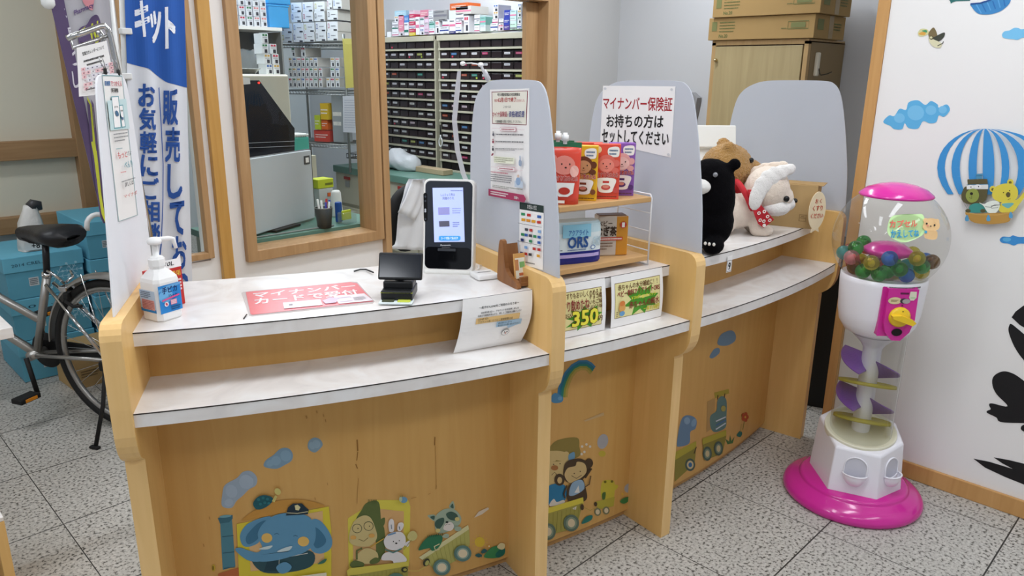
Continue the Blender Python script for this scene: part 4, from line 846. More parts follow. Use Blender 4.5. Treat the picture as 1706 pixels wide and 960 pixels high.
p.grid(Tq(.50, .43, .86, .53), ink('#a9c8e0'), 4, 2); p.poly([(.66, .435), (.84, .435), (.68, .38)], ink('#a9c8e0')); p.text('読み取れない方へ↓', Tq(.52, .485, .72, .52), black); p.text('薬局窓口でお問い合わせ下さい！', Tq(.52, .44, .83, .475), black)
p.ell(.66, .30, .055, .06, ink('#55524f')); p.ell(.66, .30, .05, .054, paper); p.ell(.645, .31, .007, .012, black); p.ell(.68, .31, .007, .012, black); p.ell(.662, .285, .012, .014, ink('#c98a7a'))
tag(p.build('notice'), 'curled white notice hanging from the left worktop on to the shelf', 'notice')
def price(a0, a1, label, draw):
    p = hangsheet(hang(a0, a1, 0.006, 4.022, 4.0125)); draw(p); tag(p.build('price_sign'), label, 'sign', 'hand lettered price signs on the middle bay')
cream = ink('#e9dfa0'); mrn = ink('#8d2b30'); grn = ink('#4f9a2c'); yel = ink('#efe74a'); brn = ink('#6a4420')
def star(p, cx, cy, rx, ry, m, n=9, seed=1):
    r = random.Random(seed); pts = []
    for i in range(2*n):
        k = (1.0 if i % 2 == 0 else 0.58)*r.uniform(0.85, 1.1); a = PI*i/n+.2; pts.append((cx+rx*k*math.cos(a), cy+ry*k*math.sin(a)))
    p.poly(pts, m)
def dA(p):
    p.grid(Tq(.05, .13, .93, .86), brn, 8, 4); p.grid(Tq(.058, .14, .922, .85), cream, 8, 4); star(p, .62, .33, .36, .24, grn)
    p.text('おくすりもおいしくのめるよ', Tq(.20, .72, .92, .83), brn, .02); p.text('チョコ味', Tq(.70, .66, .92, .74), brn, .03); p.text('いちご味', Tq(.70, .56, .92, .65), brn, .03); p.text('ぶどう味', Tq(.70, .47, .92, .55), brn, .03)
    p.text('おくすり飲めたね', Tq(.07, .50, .69, .70), mrn, .03); p.text('350', Tq(.40, .20, .84, .48), brn, .09); p.text('350', Tq(.40, .20, .84, .48), yel, .045); p.text('円', Tq(.85, .22, .92, .32), brn, .03); p.text('税込', Tq(.24, .38, .38, .47), brn, .03)
def dB(p):
    p.grid(Tq(.06, .17, .94, .86), brn, 8, 4); p.grid(Tq(.067, .18, .933, .85), cream, 8, 4); star(p, .58, .45, .36, .34, grn, 8, 4)
    p.text('赤ちゃんの水分補給に！！', Tq(.12, .71, .88, .82), brn, .02); p.text('ベビー飲料アクアライトORS', Tq(.10, .58, .92, .70), mrn, .03); p.text('￥250円 @3本パック', Tq(.36, .48, .84, .56), yel, .02); p.text('赤ちゃんの純水', Tq(.32, .32, .91, .46), mrn, .03)
    p.text('一本￥100円', Tq(.60, .21, .92, .31), brn, .03); p.text('一本￥100円', Tq(.60, .21, .92, .31), yel, .015); p.ell(.18, .38, .06, .09, ink('#e0a45a')); p.ell(.18, .46, .05, .05, ink('#d9803f')); p.ell(.18, .26, .05, .05, ink('#6a9fc9')); p.tiny([(.07, .32), (.10, .32), (.10, .20), (.07, .20)], brn, 3, 2)
price(-104.64, -101.78, 'yellow and green price sign reading 350 leaning on the middle bay', dA)
price(-101.45, -98.5, 'yellow and green price sign for baby drinks, right of the 350 sign', dB)
# small number tag under the right worktop
p = Print(UV(lambda u, v, h=0: Vector((CX+(4.010+h)*math.cos(rad(-93.72+0.42*u)), CY+(4.010+h)*math.sin(rad(-93.72+0.42*u)), 0.868+0.056*v))), uv=True, h0=0.0006)
p.rect(0, 0, 1, 1, paper); p.rect(.06, .04, .94, .72, ink('#5a4a45')); p.rect(.12, .07, .88, .69, paper); p.text('9', Tq(.28, .14, .72, .58), black, .05)
p.mb.add([p.S.P(u, v, 0) for u, v in ((0, 0), (1, 0), (1, 1), (0, 1))], [(0, 1, 2, 3)], paper)
tag(p.build('number_tag'), 'little white number 9 tag hanging from the right worktop edge', 'tag')
# ================================================================== wire rack with snack packets on the middle bay
class Face:                                   # a flat face of a thing, in its own coordinates
    def __init__(s, t, o, eu, ev):
        M_ = MW[t]; R = M_.to_3x3(); s.pl = Plane(M_ @ Vector(o), R @ Vector(eu), R @ Vector(ev)); s.n = s.pl.n
    def P(s, u, v, h=0): return s.pl.P(u, v, h)
    def px(s, x, y): return s.pl.px(x, y)
tang = math.radians(-11.0)
rk = thing('display_rack', 'two-tier display rack of wooden boards on white wire sides, standing on the middle bay', 'rack', (1.858, 1.266, HW), tang)
pale = wood('pale rack board', '#c59a64', '#d3aa75', 0.45, axis=0); RWD, RDP = 0.345, 0.155
for z in (0.195+0.008, 0.012+0.012):
    b = MB(); b.box((-RWD/2-0.002, RDP/2, z), (RWD, RDP, 0.016), pale, 0.002); b.build('board', rk)
ww = mat('white wire', '#e9e9ea', 0.35)
for x in (0.004, -RWD-0.008):
    b = MB(); b.tube([(x, 0.004, 0.002), (x, 0.004, 0.206), (x, 0.010, 0.216), (x, RDP-0.010, 0.216), (x, RDP-0.004, 0.206), (x, RDP-0.004, 0.002), (x, 0.004, 0.002)], 0.0026, ww, 8)
    for z in (0.045, 0.105, 0.160): b.tube([(x, 0.004, z), (x, RDP-0.004, z)], 0.0018, ww, 6)
    b.build('side_frame', rk)
b = MB(); b.tube([(0.004, RDP-0.004, 0.160), (-RWD-0.008, RDP-0.004, 0.160)], 0.0022, ww, 6); b.build('rear_bar', rk)
ZT = HW+0.211; ZB = HW+0.032
def rpt(x, y): return MW[rk] @ Vector((x, y, 0))
def packet(x, y, w, d, h, col, label, cat, draw, name='snack_box', dz=0.0, z=ZT, turn=0.0):
    q = rpt(x, y); t = thing(name, label, cat, (q.x, q.y, z+0.0003), tang+math.radians(turn))
    b = MB(); b.box((0, 0, h/2), (w, d, h), ink(col), 0.0012); b.build('carton', t)
    p = Print(Face(t, (0, -d/2-0.0002, 0), (1, 0, 0), (0, 0, 1)), uv=True); draw(p, w, h); p.build('print', t); return t
brown_ = ink('#6b3a1f'); pinkf = ink('#f0a48f'); white_ = ink('#f6f2ea'); rd = ink('#c0392b'); face_ = ink('#efc08f')
def jelly(p, w, h, face, ear, under, name, spoon):
    p.ell(-w*.33, h*.90, w*.13, w*.13, ink('#f3d9a8')); p.blob([(w*.02, h*.86), (w*.08, h*.94), (w*.42, h*.95), (w*.44, h*.80), (w*.30, h*.77), (w*.10, h*.79)], white_); p.tiny([(w*.08, h*.92), (w*.40, h*.92), (w*.40, h*.80), (w*.08, h*.80)], ink('#4b6f94'), 2, 3, .5)
    p.ell(-w*.36, h*.66, w*.12, w*.13, ear); p.ell(w*.36, h*.66, w*.12, w*.13, ear); p.ell(0, h*.65, w*.34, h*.165, ear); p.ell(0, h*.62, w*.28, h*.12, face)
    for s_ in (-1, 1): p.ell(s_*w*.13, h*.65, w*.022, w*.026, ink('#2f1c14'))
    p.ell(0, h*.60, w*.03, w*.022, ink('#2f1c14')); p.line([(-w*.06, h*.57), (0, h*.555), (w*.06, h*.57)], w*.012, ink('#2f1c14')); p.ell(w*.33, h*.53, w*.13, w*.11, ear)
    p.text('おくすり飲めたね', [(-w*.46, h*.49), (w*.46, h*.49), (w*.46, h*.405), (-w*.46, h*.405)], white_, .09); p.text('おくすり飲めたね', [(-w*.46, h*.49), (w*.46, h*.49), (w*.46, h*.405), (-w*.46, h*.405)], rd, .04)
    p.blob([(-w*.34, h*.38), (w*.34, h*.38), (w*.30, h*.22), (w*.2, h*.13), (-w*.2, h*.13), (-w*.30, h*.22)], white_); p.poly([(-w*.12, h*.34), (w*.12, h*.34), (w*.12, h*.30), (-w*.12, h*.30)], ink(under)); p.ell(0, h*.22, w*.17, h*.05, ink(spoon)); p.ell(0, h*.235, w*.12, h*.03, ink('#d98b7a'))
    for s_ in (-1, 1): p.ell(s_*w*.37, h*.17, w*.10, h*.05, ink(spoon), s_*20)
    p.tiny([(-w*.42, h*.07), (w*.42, h*.07), (w*.42, h*.03), (-w*.42, h*.03)], ink('#5a3320'), 1, 6)
px2 = lambda x: (x-1077)*0.00205                  # along the rack
packet(-0.215, 0.060, 0.077, 0.032, 0.155, '#e8b528', 'yellow snack box with a brown monkey face on the upper rack board', 'box', lambda p, w, h: jelly(p, w, h, ink('#d09a6a'), brown_, '#7d3a1f', 'チョコ', '#7d4a2a'), turn=-44)
t = packet(-0.140, 0.050, 0.077, 0.032, 0.157, '#e2543f', 'red snack box with a pink bear face at the front of the upper rack board', 'box', lambda p, w, h: jelly(p, w, h, ink('#ea8b7c'), ink('#e06f62'), '#c23a35', 'いちご', '#c9514a'), turn=-40)
packet(-0.155, 0.112, 0.077, 0.032, 0.157, '#d8503c', 'plain red snack box half hidden behind the red bear box', 'box', lambda p, w, h: jelly(p, w, h, ink('#ea8b7c'), ink('#e06f62'), '#c23a35', 'いちご', '#c9514a'), turn=-40)
packet(-0.060, 0.075, 0.077, 0.032, 0.155, '#8c5cae', 'purple snack box with a pale pink bear face at the right of the rack', 'box', lambda p, w, h: jelly(p, w, h, ink('#f0c7bd'), ink('#e3a9a4'), '#4d2f66', 'ぶどう', '#5a3a78'), turn=-36)
# spouted pouches
def pouch(x, y, cols, label, turn, draw=True):
    q = rpt(x, y); t = thing('drink_pouch', label, 'pouch', (q.x, q.y, ZT+0.0003), tang+math.radians(turn)); w, h = 0.092, 0.158; b = MB(); vs = []; fs = []; nz = 8; n = 16
    for j in range(nz+1):
        k = j/nz; d = 0.022*(1-k)**0.6+0.0015; ww_ = w/2*(0.90+0.10*k)
        for i in range(n): a = 2*PI*i/n; vs.append((math.copysign(abs(math.cos(a))**0.5, math.cos(a))*ww_, math.sin(a)*d, h*k))
    for j in range(nz):
        for i in range(n): fs.append((j*n+i, j*n+(i+1) % n, (j+1)*n+(i+1) % n, (j+1)*n+i))
    fs += [tuple(range(n))[::-1], tuple(range(nz*n, nz*n+n))]; body = mat('pouch '+cols[0], cols[0], 0.25); b.add(vs, fs, body, smooth=True); b.build('pouch', t)
    b = MB(); b.box((0, 0, h+0.004), (w*1.0, 0.004, 0.014), mat('pouch '+cols[1], cols[1], 0.25)); b.build('seal', t)
    b = MB(); b.lathe([(0.006, h+0.006), (0.006, h+0.014), (0.0095, h+0.014), (0.0095, h+0.030), (0.006, h+0.031), (0.006, h+0.036), (0, h+0.036)], wp, 14, c=(0.0, 0, 0)); b.build('spout', t)
    fn = UV(lambda u, v, hh=0: MW[t] @ Vector((u, -(0.022*(1-v/h)**0.6+0.0015)*math.sqrt(max(0, 1-(abs(u)/(w/2))**4))-0.0006-hh, v))); p = Print(fn, uv=True)
    if draw:
        g = lambda c_: mat('gloss '+c_, c_, 0.3)
        p.ell(0.0, h*.68, .030, .026, g('#e88c7c')); p.ell(-.030, h*.78, .010, .012, g('#e88c7c'))
        for s_ in (-1, 1): p.ell(.004+s_*.011, h*.70, .002, .0024, ink('#2f1c14'))
        p.ell(.004, h*.64, .003, .002, ink('#2f1c14')); p.ell(.028, h*.58, .012, .016, g('#f3b9ab'))
        p.text('おくすり飲めたね', [(-.040, h*.50), (.038, h*.50), (.038, h*.41), (-.040, h*.41)], white_, .09); p.text('おくすり飲めたね', [(-.040, h*.50), (.038, h*.50), (.038, h*.41), (-.040, h*.41)], rd, .04)
        p.poly([(-.026, h*.38), (.030, h*.38), (.026, h*.20), (.012, h*.14), (-.012, h*.14), (-.022, h*.2)], white_); p.ell(.002, h*.24, .016, .010, rd); p.rect(-.03, .004, .004, .012, white_)
    else: p.ell(0.01, h*.6, .02, .03, ink('#b08fd0'))
    p.build('print', t)
pouch(-0.300, 0.042, ('#dd4b38', '#2f6e4c'), 'red spouted drink pouch at the left end of the upper rack board', -40)
pouch(-0.282, 0.098, ('#7e57a3', '#2f6e4c'), 'purple and green spouted drink pouch behind the red pouch', -44, False)
# three-cup drink pack and tea carton on the lower board
q = rpt(-0.250, 0.062); t = thing('drink_pack', 'blue and white shrink-wrapped pack of baby drink cartons lettered ORS on the lower rack board', 'drinks', (q.x, q.y, ZB+0.0003), tang+math.radians(-12)); w, d, h = 0.178, 0.062, 0.122
def lobes(k, s=1.0):
    out = []
    for i in range(48):
        a = 2*PI*i/48; x = math.copysign(abs(math.cos(a))**0.45, math.cos(a))*w/2; y = math.copysign(abs(math.sin(a))**0.6, math.sin(a))*d/2*(0.93+0.07*abs(math.cos(3*PI*x/w))*k); out.append((x*s, y*s))
    return out
b = MB(); loft(b, [(lobes(1, .96), 0), (lobes(1), 0.006), (lobes(1), 0.036)], ink('#2a2f86', 0.25)); loft(b, [(lobes(.8), 0.036), (lobes(.6), 0.09)], ink('#dfe9ea', 0.25)); loft(b, [(lobes(.6), 0.09), (lobes(.3, .97), 0.116), (lobes(.1, .9), 0.122)], ink('#c3dbe2', 0.25)); b.build('wrap', t)
fn = UV(lambda u, v, hh=0: MW[t] @ Vector((u, -d/2*math.sqrt(max(0, 1-(abs(u)/(w/2))**5))*1.02-0.001-hh, v))); p = Print(fn, uv=True); tq = lambda x0, z0, x1, z1: [(x0, z1), (x1, z1), (x1, z0), (x0, z0)]
p.grid(tq(-.045, .078, .045, .116), ink('#8ec6dc', 0.25), 8, 2); p.text('アクアライト', tq(-.026, .084, .036, .100), ink('#2456a3'), .03); p.text('ORS', tq(-.028, .048, .036, .080), ink('#26508f'), .05); p.text('ORS', tq(.052, .050, .084, .076), ink('#b9cdd6'), .04); p.text('ORS', tq(-.086, .050, -.054, .076), ink('#9fb7c4'), .04)
p.tiny(tq(-.030, .040, .030, .045), ink('#26508f'), 1, 3); p.tiny(tq(-.08, .041, -.045, .046), ink('#33405a'), 1, 4); p.ell(.052, .047, .008, .006, ink('#2456a3')); p.ell(.052, .047, .006, .0045, ink('#dfe9ea')); p.grid(tq(-.07, .020, .075, .030), ink('#b9a9dd'), 8, 1); p.build('print', t)
q = rpt(-0.090, 0.075); t = thing('tea_carton', 'orange and grey barley tea carton beside the blue and white ORS pack', 'box', (q.x, q.y, ZB+0.0003), tang+math.radians(-24)); w, d, h = 0.092, 0.05, 0.122
b = MB(); b.box((0, 0, h/2), (w, d, h), ink('#c9bcae', 0.3), 0.004); b.box((w*.30, 0, h/2), (w*.42, d+0.0008, h-0.002), ink('#cf8d2e', 0.3), 0.003); b.box((0, 0, h*0.965), (w*.95, d*.9, 0.012), ink('#6d4a2c', 0.3), 0.004); b.build('carton', t)
p = Print(Face(t, (0, -d/2-0.001, 0), (1, 0, 0), (0, 0, 1)), uv=True); p.text('ベビー', tq(-.048, .092, -.004, .108), ink('#4a3322'), .02); p.text('むぎ茶', tq(-.052, .062, .010, .090), ink('#3d2a1c'), .05); p.rect(-.045, .048, .03, .058, ink('#c2452f')); p.tiny(tq(-.043, .050, .028, .056), white_, 1, 3); p.tiny(tq(-.045, .018, .0, .044), ink('#6d4a2c'), 3, 4, .4); p.ell(.030, .095, .010, .010, ink('#c33528')); p.text('1', tq(.027, .088, .033, .102), white_, .04); p.build('print', t)
# ================================================================== soft toys, monitor and carton on the right bay
def plush(name, parts, m, parent=None, vox=0.0065, fluff=0.0018, size=0.008, smooth_it=6):
    b = MB()
    for c, r, rot in parts:
        R = Euler([math.radians(a) for a in rot]).to_matrix() if rot else None; b.ell(c, r, m, 18, rot=R)
    o = b.build(name, parent); o.modifiers.new('skin', 'REMESH').voxel_size = vox; o.modifiers['skin'].mode = 'VOXEL'; o.modifiers['skin'].use_smooth_shade = True
    s_ = o.modifiers.new('smooth', 'SMOOTH'); s_.iterations = smooth_it; s_.factor = 0.5
    if fluff:
        tx = bpy.data.textures.get('fluff%g' % size) or bpy.data.textures.new('fluff%g' % size, 'CLOUDS'); tx.noise_scale = size; tx.noise_depth = 2
        sd = o.modifiers.new('fine', 'SUBSURF'); sd.levels = 1; sd.render_levels = 1
        dm = o.modifiers.new('fluff', 'DISPLACE'); dm.texture = tx; dm.strength = fluff*2; dm.mid_level = 0.5
    return o
fur_w = mat('cream plush', '#ecdccb', 0.95, var=0.10, scale=40, bump=0.5, bscale=420, spec=0.05, sheen=0.4)
fur_s = mat('white plush', '#efebe6', 0.95, var=0.06, scale=40, bump=0.5, bscale=420, spec=0.05, sheen=0.4)
fur_g = mat('grey white plush', '#d6d3d2', 0.95, var=0.10, scale=40, bump=0.5, bscale=420, spec=0.05, sheen=0.4)
fur_b = mat('honey plush', '#b98d50', 0.95, var=0.16, scale=70, bump=1.0, bscale=220, spec=0.05, sheen=0.3)
fur_k = mat('black plush', '#0e0d0f', 0.95, var=0.10, scale=30, bump=0.4, bscale=300, spec=0.02, sheen=0.02)
bead = mat('black bead', '#0b0b0b', 0.15, var=0.0)
FACING = math.radians(-47)
# toy dog: local x is the way it faces, z up
O = atz(1256, 395, HW)+Vector((0.045, 0.045, 0))
dg_ = thing('toy_dog', 'cream plush toy dog in a red dotted bandana, standing in front of the carton', 'soft toy', (O.x, O.y, HW), FACING)
plush('body', [((-0.055, 0, 0.082), (0.075, 0.062, 0.066), None), ((-0.005, 0, 0.10), (0.055, 0.055, 0.06), None), ((0.020, -0.034, 0.040), (0.030, 0.026, 0.048), None), ((0.020, 0.034, 0.040), (0.030, 0.026, 0.048), None),
               ((0.034, -0.040, 0.020), (0.046, 0.027, 0.0225), None), ((0.034, 0.040, 0.020), (0.046, 0.027, 0.0225), None), ((-0.10, -0.035, 0.035), (0.04, 0.03, 0.036), None), ((-0.10, 0.035, 0.035), (0.04, 0.03, 0.036), None),
               ((0.050, 0, 0.165), (0.080, 0.082, 0.084), None), ((0.088, 0, 0.138), (0.060, 0.062, 0.046), None)], fur_w, dg_)
plush('muzzle', [((0.122, 0, 0.112), (0.036, 0.040, 0.028), None), ((0.075, -0.040, 0.104), (0.055, 0.036, 0.032), None), ((0.128, 0, 0.136), (0.018, 0.030, 0.016), None)], fur_s, dg_)
b = MB(); b.ell((0.155, 0, 0.124), (0.010, 0.014, 0.009), bead, 12); b.build('nose', dg_)
b = MB(); b.ell((0.103, -0.064, 0.140), (0.011, 0.007, 0.011), bead, 12, rot=Euler((0, 0.5, 0)).to_matrix()); b.build('eye', dg_)
b = MB(); b.ell((0.103, 0.064, 0.140), (0.011, 0.007, 0.011), bead, 12); b.build('eye', dg_)
for s_ in (-1, 1):
    plush('ear', [((0.112, s_*0.040, 0.246), (0.022, 0.014, 0.018), None), ((0.092, s_*0.047, 0.240), (0.036, 0.014, 0.020), (0, 12, 0)), ((0.064, s_*0.057, 0.229), (0.038, 0.014, 0.023), (0, 24, 0)), ((0.036, s_*0.065, 0.212), (0.038, 0.014, 0.026), (0, 36, 0)), ((0.012, s_*0.072, 0.188), (0.034, 0.014, 0.032), (0, 50, 0)), ((-0.002, s_*0.077, 0.162), (0.029, 0.014, 0.038), (0, 10, 0)), ((-0.010, s_*0.080, 0.138), (0.026, 0.013, 0.042), None)], fur_s if s_ < 0 else fur_w, dg_, vox=0.0045, fluff=0.0012, smooth_it=14)
ban = mat('red cotton', '#c02630', 0.8, var=0.05)
b = MB(); 
for k in range(24):
    pass
ringp = []; 
for k in range(25):
    a = 2*PI*k/24; ringp.append((-0.030+0.030*math.sin(a)*0-0.018*math.cos(a)*0, 0.062*math.cos(a), 0.135+0.055*math.sin(a)))
b.tube([(x+0.030*(0.135-z)/0.055, y, z) for x, y, z in ringp[:-1]], 0.0105, ban, 8, closed=True)
V = lambda u, v, h: Vector((u, -0.066-h-0.012*math.sin(max(0, min(1, (0.15-v)/0.1))*PI), v))
b.prism([(-0.040, 0.172), (-0.022, 0.172), (0.010, 0.120), (0.062, 0.068), (0.030, 0.036), (0.010, 0.050), (-0.010, 0.085)], 0.004, 0.009, ban, V); b.build('bandana', dg_)
fn = UV(lambda u, v, h=0: MW[dg_] @ V(u, v, 0.0095+h)); p = Print(fn, uv=True)
for x, z in ((-.026, .160), (-.018, .135), (-.004, .118), (.004, .092), (.022, .098), (.036, .080), (.026, .062), (.046, .066), (.030, .046), (.012, .066)): p.ell(x, z, .006, .0065, white_, n=14); p.ell(x, z, .0028, .003, ban, n=10)
p.build('bandana_dots', dg_)
# honey-brown bear behind it
O = atz(1224, 372, HW); O = Vector((2.570, 1.425, HW))
tb = thing('toy_bear', 'honey brown plush bear facing right behind the toy dog', 'soft toy', tuple(O), FACING)
plush('body', [((-0.01, 0, 0.085), (0.075, 0.07, 0.09), None), ((0.0, 0, 0.225), (0.098, 0.092, 0.092), None), ((-0.008, -0.045, 0.305), (0.026, 0.018, 0.022), None), ((-0.008, 0.050, 0.312), (0.026, 0.018, 0.022), None), ((0.095, 0, 0.225), (0.036, 0.036, 0.032), None), ((0.06, -0.045, 0.11), (0.05, 0.025, 0.025), None), ((0.06, 0.045, 0.11), (0.05, 0.025, 0.025), None)], fur_b, tb, fluff=0.0032, size=0.008, smooth_it=4)
b = MB(); b.ell((0.132, 0, 0.232), (0.007, 0.011, 0.008), ink('#4a2f1a'), 10); b.build('nose', tb)
for s_ in (-1, 1): b = MB(); b.ell((0.075, s_*0.050, 0.260), (0.010, 0.008, 0.010), bead, 10); b.build('eye', tb)
# plain black bear cushion
O = Vector((2.180, 1.262, HW)); kb = thing('toy_bear', 'plain black plush bear cushion with a pale snout beside the big notice screen', 'soft toy', (O.x, O.y, HW), math.radians(-168))
plush('body', [((0, 0, 0.095), (0.072, 0.088, 0.094), None), ((0, 0, 0.17), (0.073, 0.086, 0.12), None), ((0, 0, 0.225), (0.070, 0.080, 0.078), None), ((-0.005, 0.072, 0.288), (0.016, 0.022, 0.021), None), ((-0.005, -0.072, 0.288), (0.016, 0.022, 0.021), None), ((0.055, -0.045, 0.03), (0.045, 0.035, 0.03), None), ((0.055, 0.045, 0.03), (0.045, 0.035, 0.03), None)], fur_k, kb, fluff=0.0015, size=0.02, smooth_it=8)
plush('snout', [((0.074, -0.012, 0.218), (0.034, 0.040, 0.026), None)], mat('pale snout felt', '#e9e6e1', 0.9, sheen=0.2), kb, fluff=0.001)
b = MB(); b.ell((0.106, -0.012, 0.226), (0.007, 0.014, 0.008), bead, 10); b.build('nose', kb)
for y in (0.034, -0.050): b = MB(); b.ell((0.062, y, 0.258), (0.008, 0.008, 0.008), mat('grey bead', '#8a8a8e', 0.2), 10); b.build('eye', kb)
for s_ in (-1, 1):
    for k in (-1, 0, 1): b = MB(); b.ell((0.098-abs(k)*0.003, s_*0.045+k*0.014, 0.042), (0.004, 0.005, 0.006), white_, 8); b.build('claw', kb)
# white monitor
t = thing('monitor', 'white tilted monitor standing behind the soft toys', 'monitor', (2.700, 1.560, HW), math.radians(-42)); mw = mat('off-white casing', '#ecebe4', 0.4, var=0.02)
T = Matrix.Translation((0, 0.0, 0.325)) @ Matrix.Rotation(math.radians(-14), 4, 'X')
b = MB(); b.box((0, 0, 0), (0.165, 0.022, 0.088), mw, 0.005, T=T); b.build('screen_back', t)
b = MB(); T2 = Matrix.Translation((-0.01, 0.012, 0.235)) @ Matrix.Rotation(math.radians(-14), 4, 'X'); b.box((0, 0, 0), (0.150, 0.03, 0.095), mw, 0.006, T=T2); b.box((0.03, -0.004, 0.285), (0.10, 0.012, 0.006), ink('#55524e'), T=Matrix.Identity(4)); b.box((0, 0.05, 0.10), (0.06, 0.03, 0.2), mw, 0.005); b.box((0, 0.05, 0.008), (0.15, 0.12, 0.016), mw, 0.005); b.build('stand', t)
# carton with an oval tag
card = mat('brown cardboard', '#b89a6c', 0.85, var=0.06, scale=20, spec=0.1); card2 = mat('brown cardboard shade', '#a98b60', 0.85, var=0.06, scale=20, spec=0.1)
A_, B_ = atz(1281, 375, HW), atz(1350, 382, HW); rz = zrot(A_, B_)
t = thing('cardboard_box', 'small brown carton with an oval lettered tag, at the right end behind the toy dog', 'box', ((A_+B_)/2), rz); w, d, h = (B_-A_).length+0.02, 0.105, 0.165
b = MB(); b.box((0, d/2, h/2), (w, d, h), card, 0.001); b.build('carton', t)
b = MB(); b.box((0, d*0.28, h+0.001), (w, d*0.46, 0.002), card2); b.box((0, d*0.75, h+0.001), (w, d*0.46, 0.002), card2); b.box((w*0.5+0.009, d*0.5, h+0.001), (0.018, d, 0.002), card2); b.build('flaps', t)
p = Print(Face(t, (0, -0.0004, 0), (1, 0, 0), (0, 0, 1)), uv=True); p.line([(.032, .028), (.056, .028), (.056, .052), (.032, .052), (.032, .028)], .0016, ink('#6f5a3a')); p.line([(.034, .040), (.054, .040)], .0016, ink('#6f5a3a')); p.line([(.038, .046), (.05, .046)], .0016, ink('#6f5a3a')); p.build('print', t)
tgm = Matrix.Translation((w/2+0.006, 0.03, 0.085)) @ Matrix.Rotation(math.radians(64), 4, 'Z')
t2 = thing('oval_tag', 'cream oval tag with red lettering hung on the side of the small carton', 'tag', MW[t] @ Vector((w/2+0.006, -0.012, 0.075)), rz+math.radians(48))
b = MB(); ov = [(0.038*math.cos(2*PI*i/28), 0.072*math.sin(2*PI*i/28)) for i in range(28)]; b.prism(ov, 0, 0.003, mat('cream card', '#e3d2b0', 0.7), lambda u, v, hh: Vector((u, -hh, v))); b.prism([(-0.014, -0.066), (0.014, -0.066), (0.018, -0.082), (0.0, -0.074), (-0.018, -0.084)], 0, 0.004, mat('cream card', '#e3d2b0', 0.7), lambda u, v, hh: Vector((u, -hh, v))); b.build('card', t2)
p = Print(Face(t2, (0, -0.0032, 0), (1, 0, 0), (0, 0, 1)), uv=True); rr = ink('#c2553f'); p.text('お く', tq(-.014, .028, .014, .045), rr, .03); p.text('くすり', tq(-.022, .000, .022, .020), rr, .03); p.text('ください', tq(-.028, -.028, .028, -.010), rr, .03); p.build('print', t2)
# ================================================================== cabinet against the staff wall
cy0, cy1, cxf = 1.70, 2.235, 3.76
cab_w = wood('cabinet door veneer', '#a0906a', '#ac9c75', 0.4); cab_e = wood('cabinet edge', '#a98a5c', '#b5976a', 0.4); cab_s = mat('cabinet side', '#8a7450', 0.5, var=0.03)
t = thing('cabinet', 'tall wooden cabinet with a pale door against the grey staff wall', 'cabinet', (cxf, (cy0+cy1)/2, 0), math.radians(-90)); w = cy1-cy0; D = 4.195-cxf; zt = 1.675
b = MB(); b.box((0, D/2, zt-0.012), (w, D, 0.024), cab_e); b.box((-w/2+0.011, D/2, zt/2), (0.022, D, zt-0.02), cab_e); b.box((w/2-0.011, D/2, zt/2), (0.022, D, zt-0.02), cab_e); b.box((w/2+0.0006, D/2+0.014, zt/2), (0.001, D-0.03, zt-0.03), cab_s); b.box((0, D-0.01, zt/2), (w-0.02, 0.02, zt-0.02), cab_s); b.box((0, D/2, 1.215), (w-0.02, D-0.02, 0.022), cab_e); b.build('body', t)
b = MB(); b.box((-0.004, 0.008, 1.435), (w-0.05, 0.018, 0.42), cab_w, 0.002); b.box((-0.004, 0.02, 1.648), (w-0.05, 0.02, 0.008), ink('#3a2a18')); d1 = b.build('door', t); b = MB(); b.ell((-w/2+0.034, -0.012, 1.575), (0.010, 0.014, 0.010), mat('brass knob', '#c9b78c', 0.25, 1.0), 12); b.build('knob', d1)
b = MB(); b.box((-0.004, 0.008, 0.62), (w-0.05, 0.018, 1.15), cab_w, 0.002); d2 = b.build('door', t); b = MB(); b.ell((-w/2+0.04, -0.012, 1.165), (0.010, 0.014, 0.010), mat('brass knob', '#c9b78c', 0.25, 1.0), 12); b.build('knob', d2)
t = thing('hook', 'cream plastic hook holder fixed to the side of the tall wooden cabinet', 'hook', (cxf+0.10, cy0+0.0006, 1.555), 0); b = MB(); b.box((0.0, -0.010, 0), (0.034, 0.018, 0.115), mat('cream plastic', '#ddd6c2', 0.4), 0.006); b.build('plate', t); b = MB(); b.tube([(0.006, -0.018, -0.02), (0.008, -0.026, -0.045), (0.012, -0.03, -0.052), (0.03, -0.055, -0.046), (0.045, -0.07, -0.036)], 0.0028, mat('dark steel', '#4a4640', 0.35, 0.9), 8); b.build('wire_hook', t)
